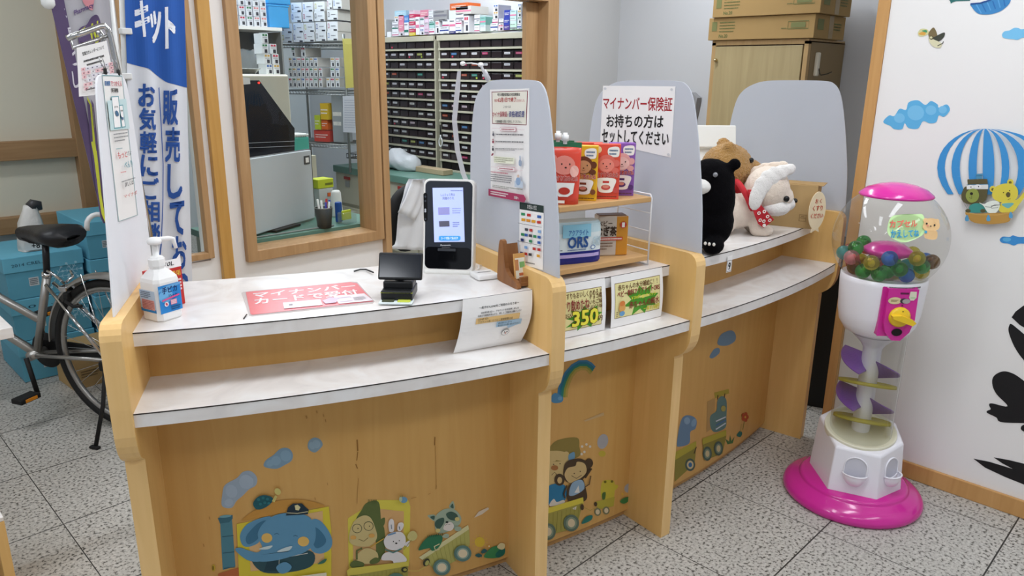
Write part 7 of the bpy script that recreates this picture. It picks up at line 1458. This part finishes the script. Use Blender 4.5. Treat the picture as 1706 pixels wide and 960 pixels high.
# cartons along the top of the cabinets
FD = VFrame((XC+0.01, 4.8, 1.77), (0, -1)); Z1 = zt+0.003
c1 = lambda x, y: (625+x*0.15625, y*0.15625); c2_ = lambda x, y: (770+x*0.15625, y*0.15625)
G_ = 'medicine cartons along the top of the drawer cabinets'
lab_w = 'small white medicine carton in the row on top of the drawer cabinets'
def top_box(cv, x0, y0, x1, y1, col, label, st=3, seed=0, d=0.14, push=0.0):
    a, b_ = cv(x0, y0); c_, d_ = cv(x1, y1); u0, v0, u1, v1 = FD.rect(a, b_, c_, d_)
    fbox(FD, a, b_, c_, d_, d, col, label, G_, style=st, seed=seed, push=push)
cols_ = [(c1, 125, 340, 170, 395, '#dfe2e8', 0), (c1, 178, 340, 250, 385, '#e3e5ea', 3), (c1, 180, 285, 245, 340, '#e3e5ea', 3), (c1, 180, 232, 245, 285, '#e3e5ea', 3), (c1, 252, 330, 302, 380, '#dfdfe6', 1), (c1, 250, 238, 305, 330, '#d98aa0', 4), (c1, 250, 160, 305, 238, '#d57f98', 4), (c1, 206, 175, 248, 232, '#e3e5ea', 1),
         (c1, 308, 240, 358, 378, '#e6e6ec', 3), (c1, 308, 165, 356, 240, '#4f86c9', 4), (c1, 362, 345, 425, 380, '#d9c94f', 4), (c1, 362, 308, 425, 345, '#c2385e', 4), (c1, 362, 270, 425, 308, '#e6dfe4', 3), (c1, 362, 230, 422, 270, '#c2385e', 4), (c1, 362, 190, 420, 230, '#e6dfe4', 3), (c1, 362, 150, 418, 190, '#c2385e', 4), (c1, 362, 112, 418, 150, '#dfc3cf', 3),
         (c1, 430, 180, 473, 372, '#e9e9ee', 3), (c1, 478, 310, 522, 372, '#e3e3ea', 1), (c1, 478, 250, 522, 310, '#e3e3ea', 3), (c1, 478, 185, 520, 250, '#e3e3ea', 3), (c1, 525, 300, 572, 368, '#d9b9d0', 3), (c1, 525, 235, 572, 300, '#d9c3d6', 3), (c1, 525, 172, 570, 235, '#e0cbdc', 3), (c1, 478, 108, 565, 180, '#d3869c', 4), (c1, 575, 300, 632, 365, '#e3e5ea', 3), (c1, 575, 228, 632, 300, '#a9d0cc', 3), (c1, 572, 165, 618, 228, '#e3e5ea', 3), (c1, 568, 110, 615, 165, '#dfe3e8', 3),
         (c1, 640, 225, 684, 362, '#e6e6ec', 1), (c1, 690, 288, 785, 358, '#e3e5ea', 3), (c1, 716, 212, 788, 288, '#dfe3e8', 3), (c1, 206, 118, 330, 168, '#a3c9da', 4), (c1, 620, 112, 765, 220, '#9a9b9c', 3),
         (c1, 790, 332, 855, 358, '#2a2f6f', 4), (c1, 790, 205, 855, 332, '#e3e5ea', 3), (c1, 858, 285, 920, 350, '#e3e5ea', 3), (c1, 858, 220, 920, 285, '#e8dde4', 3), (c1, 785, 108, 860, 205, '#d3dae4', 0), (c1, 860, 145, 940, 220, '#dfe3ec', 3), (c1, 944, 170, 1000, 345, '#dfdfe6', 1), (c1, 858, 72, 1024, 145, '#c9c6c0', 3), (c1, 795, 40, 990, 100, '#c9602a', 4),
         (c2_, 130, 290, 186, 338, '#e3e5ea', 3), (c2_, 130, 225, 186, 290, '#e3e5ea', 3), (c2_, 130, 160, 188, 225, '#e3e5ea', 3), (c2_, 190, 265, 250, 332, '#cfe0e4', 3), (c2_, 192, 180, 250, 265, '#7fb9b0', 3), (c2_, 302, 250, 378, 328, '#e3e5ea', 3), (c2_, 320, 202, 382, 250, '#e0d3dc', 3), (c2_, 385, 265, 440, 325, '#e0d3dc', 1), (c2_, 390, 200, 440, 265, '#dfdfe6', 3), (c2_, 330, 125, 385, 202, '#d6d6dc', 1), (c2_, 330, 52, 385, 125, '#d6d6dc', 1),
         (c2_, 445, 265, 505, 318, '#4a3a8a', 4), (c2_, 445, 188, 505, 265, '#2f3f9f', 4), (c2_, 448, 108, 510, 188, '#2a3a9a', 4), (c2_, 510, 250, 578, 315, '#bfe0cf', 3), (c2_, 510, 185, 575, 250, '#c9e6e6', 3), (c2_, 510, 112, 575, 185, '#bfe3e6', 3), (c2_, 585, 250, 630, 308, '#d3d6dc', 3), (c2_, 590, 180, 630, 250, '#dfe3e6', 1), (c2_, 590, 110, 630, 180, '#cfd3d6', 1), (c2_, 592, 42, 630, 110, '#d3d6d6', 1), (c2_, 655, 255, 710, 315, '#cfe0d9', 3), (c2_, 657, 205, 710, 255, '#d6dce6', 3), (c2_, 657, 125, 712, 205, '#2f4a8f', 3), (c2_, 712, 250, 760, 310, '#dfe0e6', 3), (c2_, 715, 170, 760, 250, '#e6dfe6', 3)]
nm = {'#d98aa0': 'pink', '#d57f98': 'pink', '#4f86c9': 'blue', '#d9c94f': 'yellow', '#c2385e': 'crimson', '#d3869c': 'rose pink', '#a3c9da': 'pale blue', '#9a9b9c': 'grey', '#2a2f6f': 'navy', '#c9602a': 'orange', '#7fb9b0': 'teal', '#4a3a8a': 'violet', '#2f3f9f': 'deep blue', '#2a3a9a': 'deep blue', '#2f4a8f': 'dark blue and white'}
for i, (cv, a, b_, c_, d_, col, st) in enumerate(cols_):
    n_ = nm.get(col); lb = lab_w
    if n_:
        lb = f'{n_} medicine carton on top of the drawer cabinets'
    G_ = ('white' if not n_ else n_)+' medicine cartons on the drawer cabinets'
    top_box(cv, a, b_, c_, d_, col, lb, st, i, d=0.13 if col not in ('#9a9b9c', '#c9c6c0') else 0.18)
for i in range(5): fbox(FD, 631, 33+i*5.4, 643.5, 38.2+i*5.4, 0.12, '#b9bbba', 'flat grey carton in the pile at the left end of the drawer cabinets', 'flat grey cartons beside the upright', style=0, seed=i)
# wire shelf with white cartons at the end of the desk
Q0 = aty(515, 110, 5.42); FW = VFrame(Q0, (0.37, -0.93)); EZ = 0.724
wire = mat('zinc wire', '#9a9d9c', 0.3, 0.8)
def su(x, y): return FW.pl.px(x, y)
ul = su(452, 70)[0]; ur = su(573, 70)[0]; z_top = su(515, 71)[1]; z_mid = su(515, 149)[1]; z_low = su(530, 237)[1]; DW = 0.40
ow = FW.pl.P((ul+ur)/2, 0, 0); t = thing('wire_shelf', 'chrome wire shelving unit full of white cartons seen through the staff window', 'shelf', (ow.x, ow.y, EZ), FW.rz); hw = (ur-ul)/2; b = MB()
for x in (-hw, hw):
    for y in (0.0, DW): b.tube([(x, y, 0), (x, y, z_top-EZ+0.06)], 0.010, wire, 10)
b.build('posts', t)
for z in (z_top, z_mid, max(z_low, EZ+0.05)):
    b = MB(); zz = z-EZ-0.012
    for y in (0, DW): b.tube([(-hw, y, zz), (hw, y, zz)], 0.005, wire, 6); b.tube([(-hw, y, zz-0.025), (hw, y, zz-0.025)], 0.004, wire, 6)
    for i in range(25): x = -hw+2*hw*i/24; b.tube([(x, 0, zz), (x, DW, zz)], 0.003, wire, 4); b.tube([(x, 0, zz), (min(hw, x+hw/24), 0, zz-0.025)], 0.003, wire, 4)
    b.build('wire_tier', t)
k4 = lambda x, y: (460+x*0.15625, y*0.15625)
def wb(x0, y0, x1, y1, st, lab, grp, seed, d=0.30, bottom=None, col='#e9ebef'):
    a, b_ = k4(x0, y0); c_, d_ = k4(x1, y1); fbox(FW, a, b_, c_, d_, d, col, lab, grp, style=st, seed=seed, bottom=bottom, push=0.015, side='#c3c0ba')  # grey right ends put the cartons' shadow side into the colour
gA = 'large white cartons on top of the wire shelf'; lA = 'white printed carton in the block on top of the wire shelf'
for j, (ya, yb) in enumerate(((350, 452), (248, 350))):
    for i, x in enumerate((38, 164, 280, 403, 528)): wb(x, ya-i*6+4, x+(118 if i else 124), yb-i*6+4, 2, lA, gA, i+j*3, d=0.36)
for j, (ya, yb) in enumerate(((132, 236), (28, 130))):
    for i, x in enumerate((142, 265, 388)): wb(x, ya-i*6, x+118, yb-i*6, 2, lA, gA, i+j*2+1, d=0.36)
wb(528, 105, 645, 210, 2, lA, gA, 3, d=0.36); wb(528, -10, 585, 98, 2, lA, gA, 2, d=0.36); wb(590, -20, 685, 92, 2, lA, gA, 4, d=0.36)
gB = 'small white cartons on the middle tier of the wire shelf'; lB = 'small white carton with coloured flashes on the middle tier of the wire shelf'
for j, (ya, yb) in enumerate(((830, 932), (722, 822), (614, 714))):
    for i in range(7):
        x = 118+i*45; wb(x, ya, x+42, yb, 1, lB, gB, (i+j) % 5, d=0.20)
    if j < 2: wb(440, ya, 480, yb, 1, lB, gB, 0, d=0.3)
    for i in range(2): wb(565+i*52, ya, 612+i*52, yb, 1, lB, gB, (i*2+j) % 5, d=0.25)
wb(520, 830, 562, 932, 1, lB, gB, 2, d=0.25); wb(146, 505, 190, 606, 1, lB, gB, 1, d=0.2); wb(248, 500, 300, 606, 1, lB, gB, 0, d=0.2)
# folders and racks on the lower tier
for k, (x0, y0_, x1, y1_, col, lb) in enumerate(((530, 172, 545, 200, '#d6b22f', 'yellow upright folder on the lower tier of the wire shelf'), (520, 192, 531, 220, '#b9c93a', 'lime carton on the lower tier of the wire shelf'), (531, 199, 543, 222, '#d9692a', 'orange carton on the lower tier of the wire shelf'), (518, 217, 545, 237, '#c94a3f', 'orange and pink carton row at the bottom of the wire shelf'), (546, 158, 568, 236, '#9aa0a3', 'grey clipboard file standing on the lower tier of the wire shelf'))):
    fbox(FW, x0, y0_, x1, y1_, 0.12, col, lb, None, name='file_box', cat='file', style=4, seed=k, push=0.02+0.005*k, bottom=max(z_low, EZ+0.05)+0.002+(0.0 if k not in (1, 2, 0) else FW.pl.px(530, 217)[1]-max(z_low, EZ+0.05) if k != 0 else FW.pl.px(530, 200)[1]-max(z_low, EZ+0.05)))
# envelope and papers hung on the shelf's end
ro = FW.pl.P(ur, 0, 0); FE = Plane(ro+Vector((0.0, -0.02, 0)), (0.76, -0.65, 0), (0, 0, 1))
kk = lambda *q: A(q, 460, 0, 0.15625)
p = sheet(FE, kk((708, 412), (895, 415), (905, 930), (745, 940), (725, 640)), mat('yellow envelope', '#b7ad5a', 0.7, var=0.06), 0.012); p.poly(kk((705, 412), (895, 414), (890, 475), (740, 470)), mat('yellow envelope flap', '#c3ba68', 0.7)); tag(p.build('envelope'), 'dull yellow envelope hanging at the end of the wire shelf', 'envelope')
p = sheet(FE, [(571, 160), (604, 160), (606, 222), (572, 220)], ink('#b3b6be'), 0.003, h0=0.004); p.tiny([(574, 165), (602, 165), (603, 215), (574, 214)], ink('#8a8d98'), 12, 3, .3); tag(p.build('paper_sheet'), 'grey printed sheets hanging below the yellow envelope', 'paper')
# shelf on the left with cartons and blue bins
FL = VFrame((2.2, 5.35, 1.5), (1, 0)); ll = FL.pl.px(386, 43); lr = FL.pl.px(466, 45); zs = (ll[1]+lr[1])/2
t = thing('wall_shelf', 'white shelf with a dark back, carrying cartons above the dispensing machine', 'shelf', ((ll[0]+lr[0])/2+2.2-0.05, 5.35, 0), 0); w = lr[0]-ll[0]+0.14
b = MB(); b.box((0, 0.2, zs-0.012), (w, 0.40, 0.024), white_wall, 0.002); b.build('board', t); b = MB(); b.box((0, 0.38, zs/2-0.02), (w, 0.02, zs), mat('dark shelf back', '#55595a', 0.5)); b.box((w/2-0.006, 0.2, zs/2-0.015), (0.012, 0.38, zs-0.03), mat('grey shelf side', '#7d807f', 0.5)); b.box((-w/2+0.006, 0.2, zs/2-0.015), (0.012, 0.38, zs-0.03), mat('grey shelf side', '#7d807f', 0.5)); b.build('carcass', t)
k5 = lambda x, y: (380+x*0.16667, y*0.16667); gC = 'small white cartons on the white shelf'; lC = 'small white carton with a red or green flash on the white shelf'
ch = FL.pl.px(390, 24)[1]-FL.pl.px(390, 41)[1]
for j in range(3):
    for i, x in enumerate((45, 118, 192, 264, 336)):
        a, _ = k5(x, 0); c_, _ = k5(x+68, 0); fbox(FL, a, 24, c_, 41, 0.10, '#e6e8ee', lC, gC, style=1, seed=(0, 0, 1, 4, 4)[i], bottom=None, push=0.01+0.002*i); o = bpy.data.objects
        ob = [q for q in COL.objects if q.get('group') == gC][-1]; ob.location.z = zs+0.001+j*ch*1.0
for k, (x0, y0_, x1, y1_, lb) in enumerate(((412, 85, 625, 252, 'lower bright blue bin on the white shelf beside the cartons'), (405, -60, 640, 84, 'upper bright blue bin stacked on the white shelf'))):
    a, b_ = k5(x0, y0_); c_, d_ = k5(x1, y1_); t = thing('storage_bin', lb, 'bin', (0, 0, 0), 0, 'bright blue bins on the white shelf'); u0, v0, u1, v1 = FL.rect(a, b_, c_, d_); put(t, (2.2+(u0+u1)/2+0.02, 5.40, zs+0.001+k*0.166), 0)
    b = MB(); b.box((0, 0.14, 0.082), (u1-u0, 0.28, 0.164), mat('bright blue plastic', '#3f9fdc', 0.4, var=0.04), 0.008); b.box((0, 0.14, 0.155), (u1-u0+0.012, 0.29, 0.014), mat('bright blue plastic', '#3f9fdc', 0.4, var=0.04), 0.004); b.build('body', t)
# dispensing machine and what stands on it
YM = 4.35; FM = VFrame((2.0, YM, 1.2), (1, 0)); u0, v0, u1, v1 = FM.rect(394, 124, 490, 255); cm_ = mat('cream machine casing', '#d3d0c0', 0.4, var=0.02)
o = FM.pl.P((u0+u1)/2, 0, 0); t = thing('dispensing_machine', 'cream dispensing machine with a slanted black glass front behind the staff window', 'machine', (o.x, YM, 0), 0); w = u1-u0; ht = v1
b = MB(); b.box((-0.05, 0.25, ht/2), (w+0.10, 0.50, ht), cm_, 0.012, seg=3); b.build('casing', t)
p = sheet(FM.pl, [(380, 134), (431, 134), (490, 214), (490, 300), (380, 300)], mat('black glass', '#141a24', 0.12, var=0.02, spec=0.5), 0.006); led = mat('red light', '#ff2a20', 0.4, emit=3.0); q = FM.pl.px(430, 138); p.ell(430.5, 138, 1.8, 1.8, led)
for y in (238, 246): p.line([(398, y+1), (490, y-3)], 0.6, ink('#c9cbd0'))
p.mb.build('glass_front', t, True)
p = sheet(FM.pl, [(398, 128), (415, 130), (416, 140), (405, 141)], paper, 0.001, h0=0.008); tag(p.build('paper_note'), 'small white note taped to the top of the dispensing machine', 'note')
FT = VFrame((2.0, YM+0.10, 1.2), (1, 0)); gD = 'small white cartons on the dispensing machine'; lD = 'small white carton in the pile on top of the dispensing machine'
rowh = FT.pl.px(440, 102)[1]-FT.pl.px(440, 119)[1]
for i, (x, r_) in enumerate(((375, 0), (448, 0), (362, 1), (444, 1), (346, 2), (430, 2), (354, 3))):
    a, _ = k5(x, 0); c_, _ = k5(x+72, 0); fbox(FT, a, 102, c_, 119, 0.10, '#e3e6ea', lD, gD, style=1, seed=(3, 2, 2, 0, 1, 0, 1)[i]); ob = [q for q in COL.objects if q.get('group') == gD][-1]; ob.location.z = ht+0.001+r_*rowh*1.002
a, b_ = k5(78, 440); c_, d_ = k5(166, 655); fbox(FT, a, b_, c_, d_+12, 0.10, '#dfe2e6', 'tall white carton on the left of the dispensing machine top', None, style=0, bottom=ht+0.001, name='carton', push=0.14)
O = FT.pl.P(*FT.pl.px(407, 121), 0); t = thing('metal_tray', 'shallow steel kidney tray on top of the dispensing machine', 'tray', (O.x, YM+0.07, ht+0.001), 0); b = MB(); b.lathe([(0.0, 0.004), (0.05, 0.004), (0.085, 0.030), (0.092, 0.031), (0.088, 0.034), (0.05, 0.009), (0.0, 0.008)], mat('steel', '#b3b5b3', 0.25, 0.9), 28, sx=1.0, sy=0.6); b.build('tray', t)
O = FT.pl.P(*FT.pl.px(427, 110), 0); t = thing('plastic_bag', 'clear crumpled plastic bag behind the steel tray on the machine', 'bag', (O.x+0.02, YM+0.31, ht+0.001), 0); b = MB(); V_ = []; F_ = []; n = 18
for j, (z, r_) in enumerate(((0, .07), (.03, .085), (.08, .085), (.12, .07), (.145, .06))):
    for i in range(n): a = 2*PI*i/n; k = 1+.10*math.sin(4*a+j)+.07*math.sin(7*a-2*j); V_.append((r_*k*math.cos(a)*1.1, r_*k*math.sin(a)*.6, z+.008*math.sin(5*a+j)))
for j in range(4):
    for i in range(n): F_.append((j*n+i, j*n+(i+1) % n, (j+1)*n+(i+1) % n, (j+1)*n+i))
b.add(V_, F_, thin_glass('crumpled film', '#e6eaec', 1.0, 0.12, haze=0.14), smooth=True); b.build('film', t)
# front desk under the staff window, monitor and stationery
t = thing('front_desk', 'green-topped desk just inside the staff window', 'desk', (1.86, 3.335, 0), 0); b = MB(); b.box((0.06, 0.24, 0.703), (0.86, 0.48, 0.034), greent, 0.003); b.build('desktop', t); b = MB(); b.box((0.02, 0.26, 0.343), (0.74, 0.40, 0.686), beige, 0.003); b.build('body', t)
FMo = VFrame(aty(470, 330, 3.47), (math.cos(math.radians(24)), math.sin(math.radians(24)))); u0, v0, u1, v1 = FMo.rect(403, 270, 527, 393)
o = FMo.pl.P((u0+u1)/2, 0, 0); t = thing('monitor', 'large pale grey back of a monitor standing on the front desk inside the window', 'monitor', (o.x, o.y, 0.721), FMo.rz); w = u1-u0; h = v1-0.725
b = MB(); b.box((0, 0.010, h/2+0.012), (w, 0.020, h), mat('pale grey casing', '#bfc5cb', 0.45, var=0.03), 0.003); b.box((w*0.42, -0.002, h*0.90), (w*0.09, 0.004, h*0.12), ink('#4a4c50'), 0.001); b.box((w*0.42, -0.0045, h*0.90), (w*0.05, 0.001, h*0.07), paper); b.build('back_cover', t)
b = MB(); b.box((0.022, 0.032, h/2+0.012), (w+0.022, 0.024, h+0.004), bk, 0.003); b.box((0, 0.04, 0.006), (0.2, 0.14, 0.012), bk, 0.003); b.build('bezel', t)
def dpt(x, y, z=0.721): return atz(x, y, z)
O = dpt(547, 381); t = thing('pen_cup', 'grey mesh pen cup full of pens on the front desk', 'pen cup', (O.x, O.y+0.035, 0.721), 0); meshm = thin_glass('grey mesh', '#6f7476', 0.5, 0.4, haze=0.55)
b = MB(); b.lathe([(0.0, 0.001), (0.035, 0.001), (0.045, 0.105)], meshm, 24); b.tube([(0.045*math.cos(2*PI*i/24), 0.045*math.sin(2*PI*i/24), 0.105) for i in range(24)], 0.002, steel, 6, closed=True); b.build('cup', t)
for k, (col, dx, dy, tx_) in enumerate((('#e6e6e6', -.022, .0, -.02), ('#e6e6e6', -.012, -.012, -.012), ('#20203a', -.004, .01, .0), ('#2a3a9a', .006, -.012, .004), ('#b82a2a', .016, .008, .018), ('#2a46a8', .024, .0, .028), ('#e6e6e6', .014, -.018, .022))):
    b = MB(); b.tube([(dx*.6, dy*.6, 0.004), (dx+tx_*.5, dy, 0.150-.006*k % .02)], 0.0055, ink(col, 0.35), 8); o = b.build('pen', None); put(o, (O.x, O.y+0.035, 0.721)); tag(o, {'#e6e6e6': 'white pen in the mesh pen cup', '#20203a': 'black pen in the mesh pen cup', '#2a3a9a': 'blue pen at the middle of the mesh pen cup', '#b82a2a': 'red pen in the mesh pen cup', '#2a46a8': 'blue pen leaning right in the mesh pen cup'}[col], 'pen', 'pens in the mesh cup')
O = dpt(572, 372); b = MB(); b.box((0, 0, 0.055), (0.032, 0.03, 0.11), ink('#2a55a8', 0.35), 0.008); o = b.build('stapler'); put(o, (O.x, O.y+0.04, 0.721), 0.3); tag(o, 'blue stapler standing upright beside the pen cup', 'stapler')
O = dpt(592, 374); t = thing('card_stand', 'clear stand of yellow-green cards at the right of the front desk', 'card stand', (O.x-0.01, O.y+0.06, 0.721), 0.2); b = MB(); b.box((0, 0, 0.03), (0.09, 0.05, 0.06), thin_glass('clear acrylic', '#eef2f2', 1.0, 0.05, haze=0.15), 0.002); b.build('holder', t); b = MB(); b.box((-0.004, 0.0, 0.045), (0.06, 0.012, 0.05), ink('#c9d63a'), 0.001); b.build('cards', t)
O = dpt(540, 345); OX, OY = O.x, O.y+0.10
b = MB(); b.box((0, 0, 0.075), (0.09, 0.10, 0.15), mat('grey white drawer box', '#b9bcb9', 0.4), 0.004); b.box((0.022, -0.052, 0.115), (0.03, 0.004, 0.02), ink('#c9602a')); b.box((0, -0.052, 0.07), (0.075, 0.003, 0.003), ink('#77777a')); o = b.build('drawer_box'); put(o, (2.195, 3.70, 0.721), 0); tag(o, 'small grey drawer box behind the pen cup', 'box')
b = MB(); b.box((0, 0, 0.025), (0.105, 0.09, 0.05), ink('#b9c42f'), 0.003); b.box((0.02, -0.046, 0.022), (0.05, 0.002, 0.012), ink('#6a7020')); o = b.build('tissue_pack'); put(o, (2.195, 3.70, 0.8725), 0.1); tag(o, 'yellow-green packet on top of the small grey drawer box', 'packet')
b = MB(); b.lathe([(0.0, 0.0), (0.034, 0.0), (0.034, 0.004), (0.027, 0.13), (0.020, 0.142), (0.0, 0.144)], mat('white cup plastic', '#e3e3e0', 0.35), 22); o = b.build('cup_stack'); put(o, (2.225, 3.60, 0.721), 0); tag(o, 'stack of white paper cups upside down behind the pens', 'cups')
mb = MB(); pts = [dpt(402, 412, 0.723), dpt(440, 407, 0.723), dpt(470, 398, 0.723), dpt(500, 392, 0.723), dpt(530, 388, 0.723), dpt(560, 385, 0.723), dpt(585, 384, 0.723)]; mb.tube([(q.x, max(q.y, 3.36), 0.7245) for q in pts], 0.004, mat('grey cable', '#8f9392', 0.5), 8); tag(mb.build('cable'), 'grey cable lying along the front desk below the monitor', 'cable')
O = atz(505, 243, 0.95); b = MB(); FB = VFrame(aty(505, 230, 4.3), (1, 0)); u0, v0, u1, v1 = FB.rect(494, 218, 517, 246); o_ = FB.pl.P((u0+u1)/2, v0, 0); t = thing('basket', 'teal plastic basket beside the dispensing machine', 'basket', (o_.x+0.045, 4.42, v0-0.06), 0); b.box((0, 0.06, 0.04+0.03), (u1-u0+0.03, 0.14, 0.10), mat('teal plastic', '#4fb3a3', 0.4), 0.01); b.build('body', t); b = MB()
for i in range(7): b.box((-0.04+i*0.0135, -0.008, 0.128), (0.003, 0.006, 0.02), paper)
b.box((0, 0.06, 0.13), (u1-u0+0.03, 0.14, 0.014), mat('white basket rim', '#dfe3e0', 0.4), 0.005); b.build('rim', t)
fb = thing('side_cabinet', 'beige steel cabinet under the teal basket, right of the dispensing machine', 'cabinet', (o_.x+0.055, 4.40, 0), 0); b = MB(); b.box((0.0, 0.12, (v0-0.062)/2), (0.16, 0.26, v0-0.062), beige, 0.004); b.build('body', fb)
# rear desk clutter
O = atz(672, 286, 0.72); t = thing('carrier_bag', 'crumpled white carrier bag lying on the rear desk', 'bag', (O.x+0.07, O.y+0.10, 0.7205), math.radians(-80))
b = MB(); nu, nv = 28, 14; V_ = []; F_ = []
for j in range(nv+1):
    x = -0.17+0.34*j/nv; e_ = math.sqrt(max(0.02, 1-(abs(x)/0.18)**3))
    for i in range(nu): a = 2*PI*i/nu; k = 1+.06*math.sin(3*a+j*.7)+.04*math.sin(6*a-j*1.1); V_.append((x, 0.10*e_*k*math.cos(a), max(0.0, 0.085*e_*(0.85+0.25*math.sin(j*.5))+0.085*e_*k*math.sin(a))))
for j in range(nv):
    for i in range(nu): F_.append((j*nu+i, j*nu+(i+1) % nu, (j+1)*nu+(i+1) % nu, (j+1)*nu+i))
F_ += [tuple(range(nu)), tuple(range(nv*nu, nv*nu+nu))]; b.add(V_, F_, mat('white carrier film', '#c9ced3', 0.3, var=0.06, bump=0.7, bscale=18), smooth=True); b.build('bag', t)
b = MB(); b.tube([(-0.16, -0.09, 0.06), (-0.19, -0.12, 0.11), (-0.19, -0.06, 0.13), (-0.165, -0.03, 0.10)], 0.008, mat('white carrier film', '#c9ced3', 0.3), 8); b.build('handle', t)
O = atz(585, 268, 0.722); t = thing('letter_tray', 'black wire letter tray on the rear desk below the wire shelf', 'tray', (O.x+0.10, O.y, 0.722), FW.rz); b = MB()
for z in (0.012, 0.05): b.tube([(-0.15, 0, z), (0.15, 0, z), (0.15, 0.22, z), (-0.15, 0.22, z)], 0.004, rub, 6, closed=True)
for i in range(16): x = -0.15+0.02*i; b.tube([(x, 0, 0.05), (x, 0, 0.012), (x, 0.22, 0.012)], 0.0022, rub, 5)
b.build('wire_frame', t); b = MB(); b.box((0, 0.11, 0.022), (0.25, 0.19, 0.012), paper, T=Matrix.Identity(4)); b.box((0.02, 0.10, 0.031), (0.22, 0.17, 0.006), ink('#cfd3da'), T=Matrix.Rotation(0.12, 4, 'Z')); o = b.build('papers'); put(o, t.location, FW.rz); tag(o, 'stack of papers in the black wire letter tray', 'papers')
O = atz(605, 283, 0.7205); b = MB(); b.box((0, 0, 0.002), (0.20, 0.13, 0.003), ink('#cfc9d6')); o = b.build('leaflet_pile'); put(o, (O.x+0.09, O.y, 0.7205), 0.4); tag(o, 'loose pale leaflets on the near edge of the rear desk', 'paper')
# office chair with a white coat over it
YH = 3.92; FH = VFrame((2.6, YH, 0.7), (1, 0)); O = FH.pl.P(*FH.pl.px(682, 400), 0)
t = thing('office_chair', 'black office chair behind the counter with a white coat on its back', 'chair', (O.x, YH, 0), 0); FHz = FH.pl.px(680, 312)[1]; FHb = FH.pl.px(680, 420)[1]
b = MB(); b.lathe([(0.0, -0.03), (0.20, -0.028), (0.225, -0.01), (0.225, 0.012), (0.20, 0.03), (0.0, 0.035)], rub, 30, T=Matrix.Translation((0.02, 0.04, (FHz+FHb)/2)) @ Matrix.Rotation(math.radians(96), 4, 'X'), sy=(FHz-FHb)/0.45*1.05, sx=0.80); b.build('backrest', t)
b = MB(); b.box((0.02, 0.30, 0.45), (0.46, 0.44, 0.07), rub, 0.03, seg=4); b.build('seat', t); b = MB(); b.tube([(0.02, 0.08, FHb+0.1), (0.02, 0.10, 0.46), (0.02, 0.25, 0.41)], 0.022, rub, 10); b.tube([(0.02, 0.3, 0.42), (0.02, 0.3, 0.09)], 0.028, steel, 12); b.build('post', t)
for k in range(5):
    a = 2*PI*k/5+.3; b = MB(); b.tube([(0.02, 0.3, 0.10), (0.02+.27*math.cos(a), .3+.27*math.sin(a), 0.065)], [0.022, 0.014], rub, 8); b.ell((0.02+.27*math.cos(a), .3+.27*math.sin(a), 0.028), (0.022, 0.022, 0.028), rub, 10); b.build('castor_leg', t)
coat = mat('white coat cotton', '#e6e8ec', 0.85, var=0.03); b = MB(); h7 = lambda *q: [FH.pl.px(480+x*0.19786, 230+y*0.19786) for x, y in q]
def gridcloth(rows, h0, amp, kf, th=0.006, n=22):
    """cloth given row by row (left, right) in photo pixels on the chair's plane, with folds and thickness"""
    V_ = []; F_ = []; m_ = len(rows)
    for side in (0, -th):
        for j, (l, r_) in enumerate(rows):
            (u0, v0), (u1, v1) = h7(l, r_)
            for i in range(n+1):
                t_ = i/n; V_.append(FH.pl.P(u0+(u1-u0)*t_, v0+(v1-v0)*t_, h0+side+amp*math.sin(2*PI*kf*t_+0.5*j)*min(1, j/3.0)+0.018*math.sin(PI*t_)))
    N_ = m_*(n+1)
    for o_ in (0, N_):
        for j in range(m_-1):
            for i in range(n): q = o_+j*(n+1)+i; F_.append((q, q+1, q+n+2, q+n+1))
    for j in range(m_-1):
        for i in (0, n): q = j*(n+1)+i; F_.append((q, q+n+1, q+N_+n+1, q+N_))
    for j in (0, m_-1):
        for i in range(n): q = j*(n+1)+i; F_.append((q, q+1, q+N_+1, q+N_))
    b.add(V_, F_, coat, smooth=True)
gridcloth([((985, 338), (1110, 338)), ((962, 380), (1240, 360)), ((945, 430), (1310, 420)), ((930, 490), (1330, 490)), ((905, 570), (1335, 570)), ((890, 650), (1335, 650)), ((887, 720), (1335, 720)), ((885, 790), (1335, 790)), ((882, 850), (1330, 860)), ((872, 890), (1325, 910)), ((828, 922), (1320, 945))], 0.045, 0.007, 4.3)
gridcloth([((985, 336), (1062, 345)), ((962, 385), (1078, 415)), ((938, 440), (1075, 490)), ((915, 500), (1060, 560)), ((885, 560), (1035, 630)), ((858, 612), (1008, 684))], 0.085, 0.005, 2.3)
o = b.build('coat'); tag(o, 'white coat with short sleeves draped over the black office chair', 'coat')
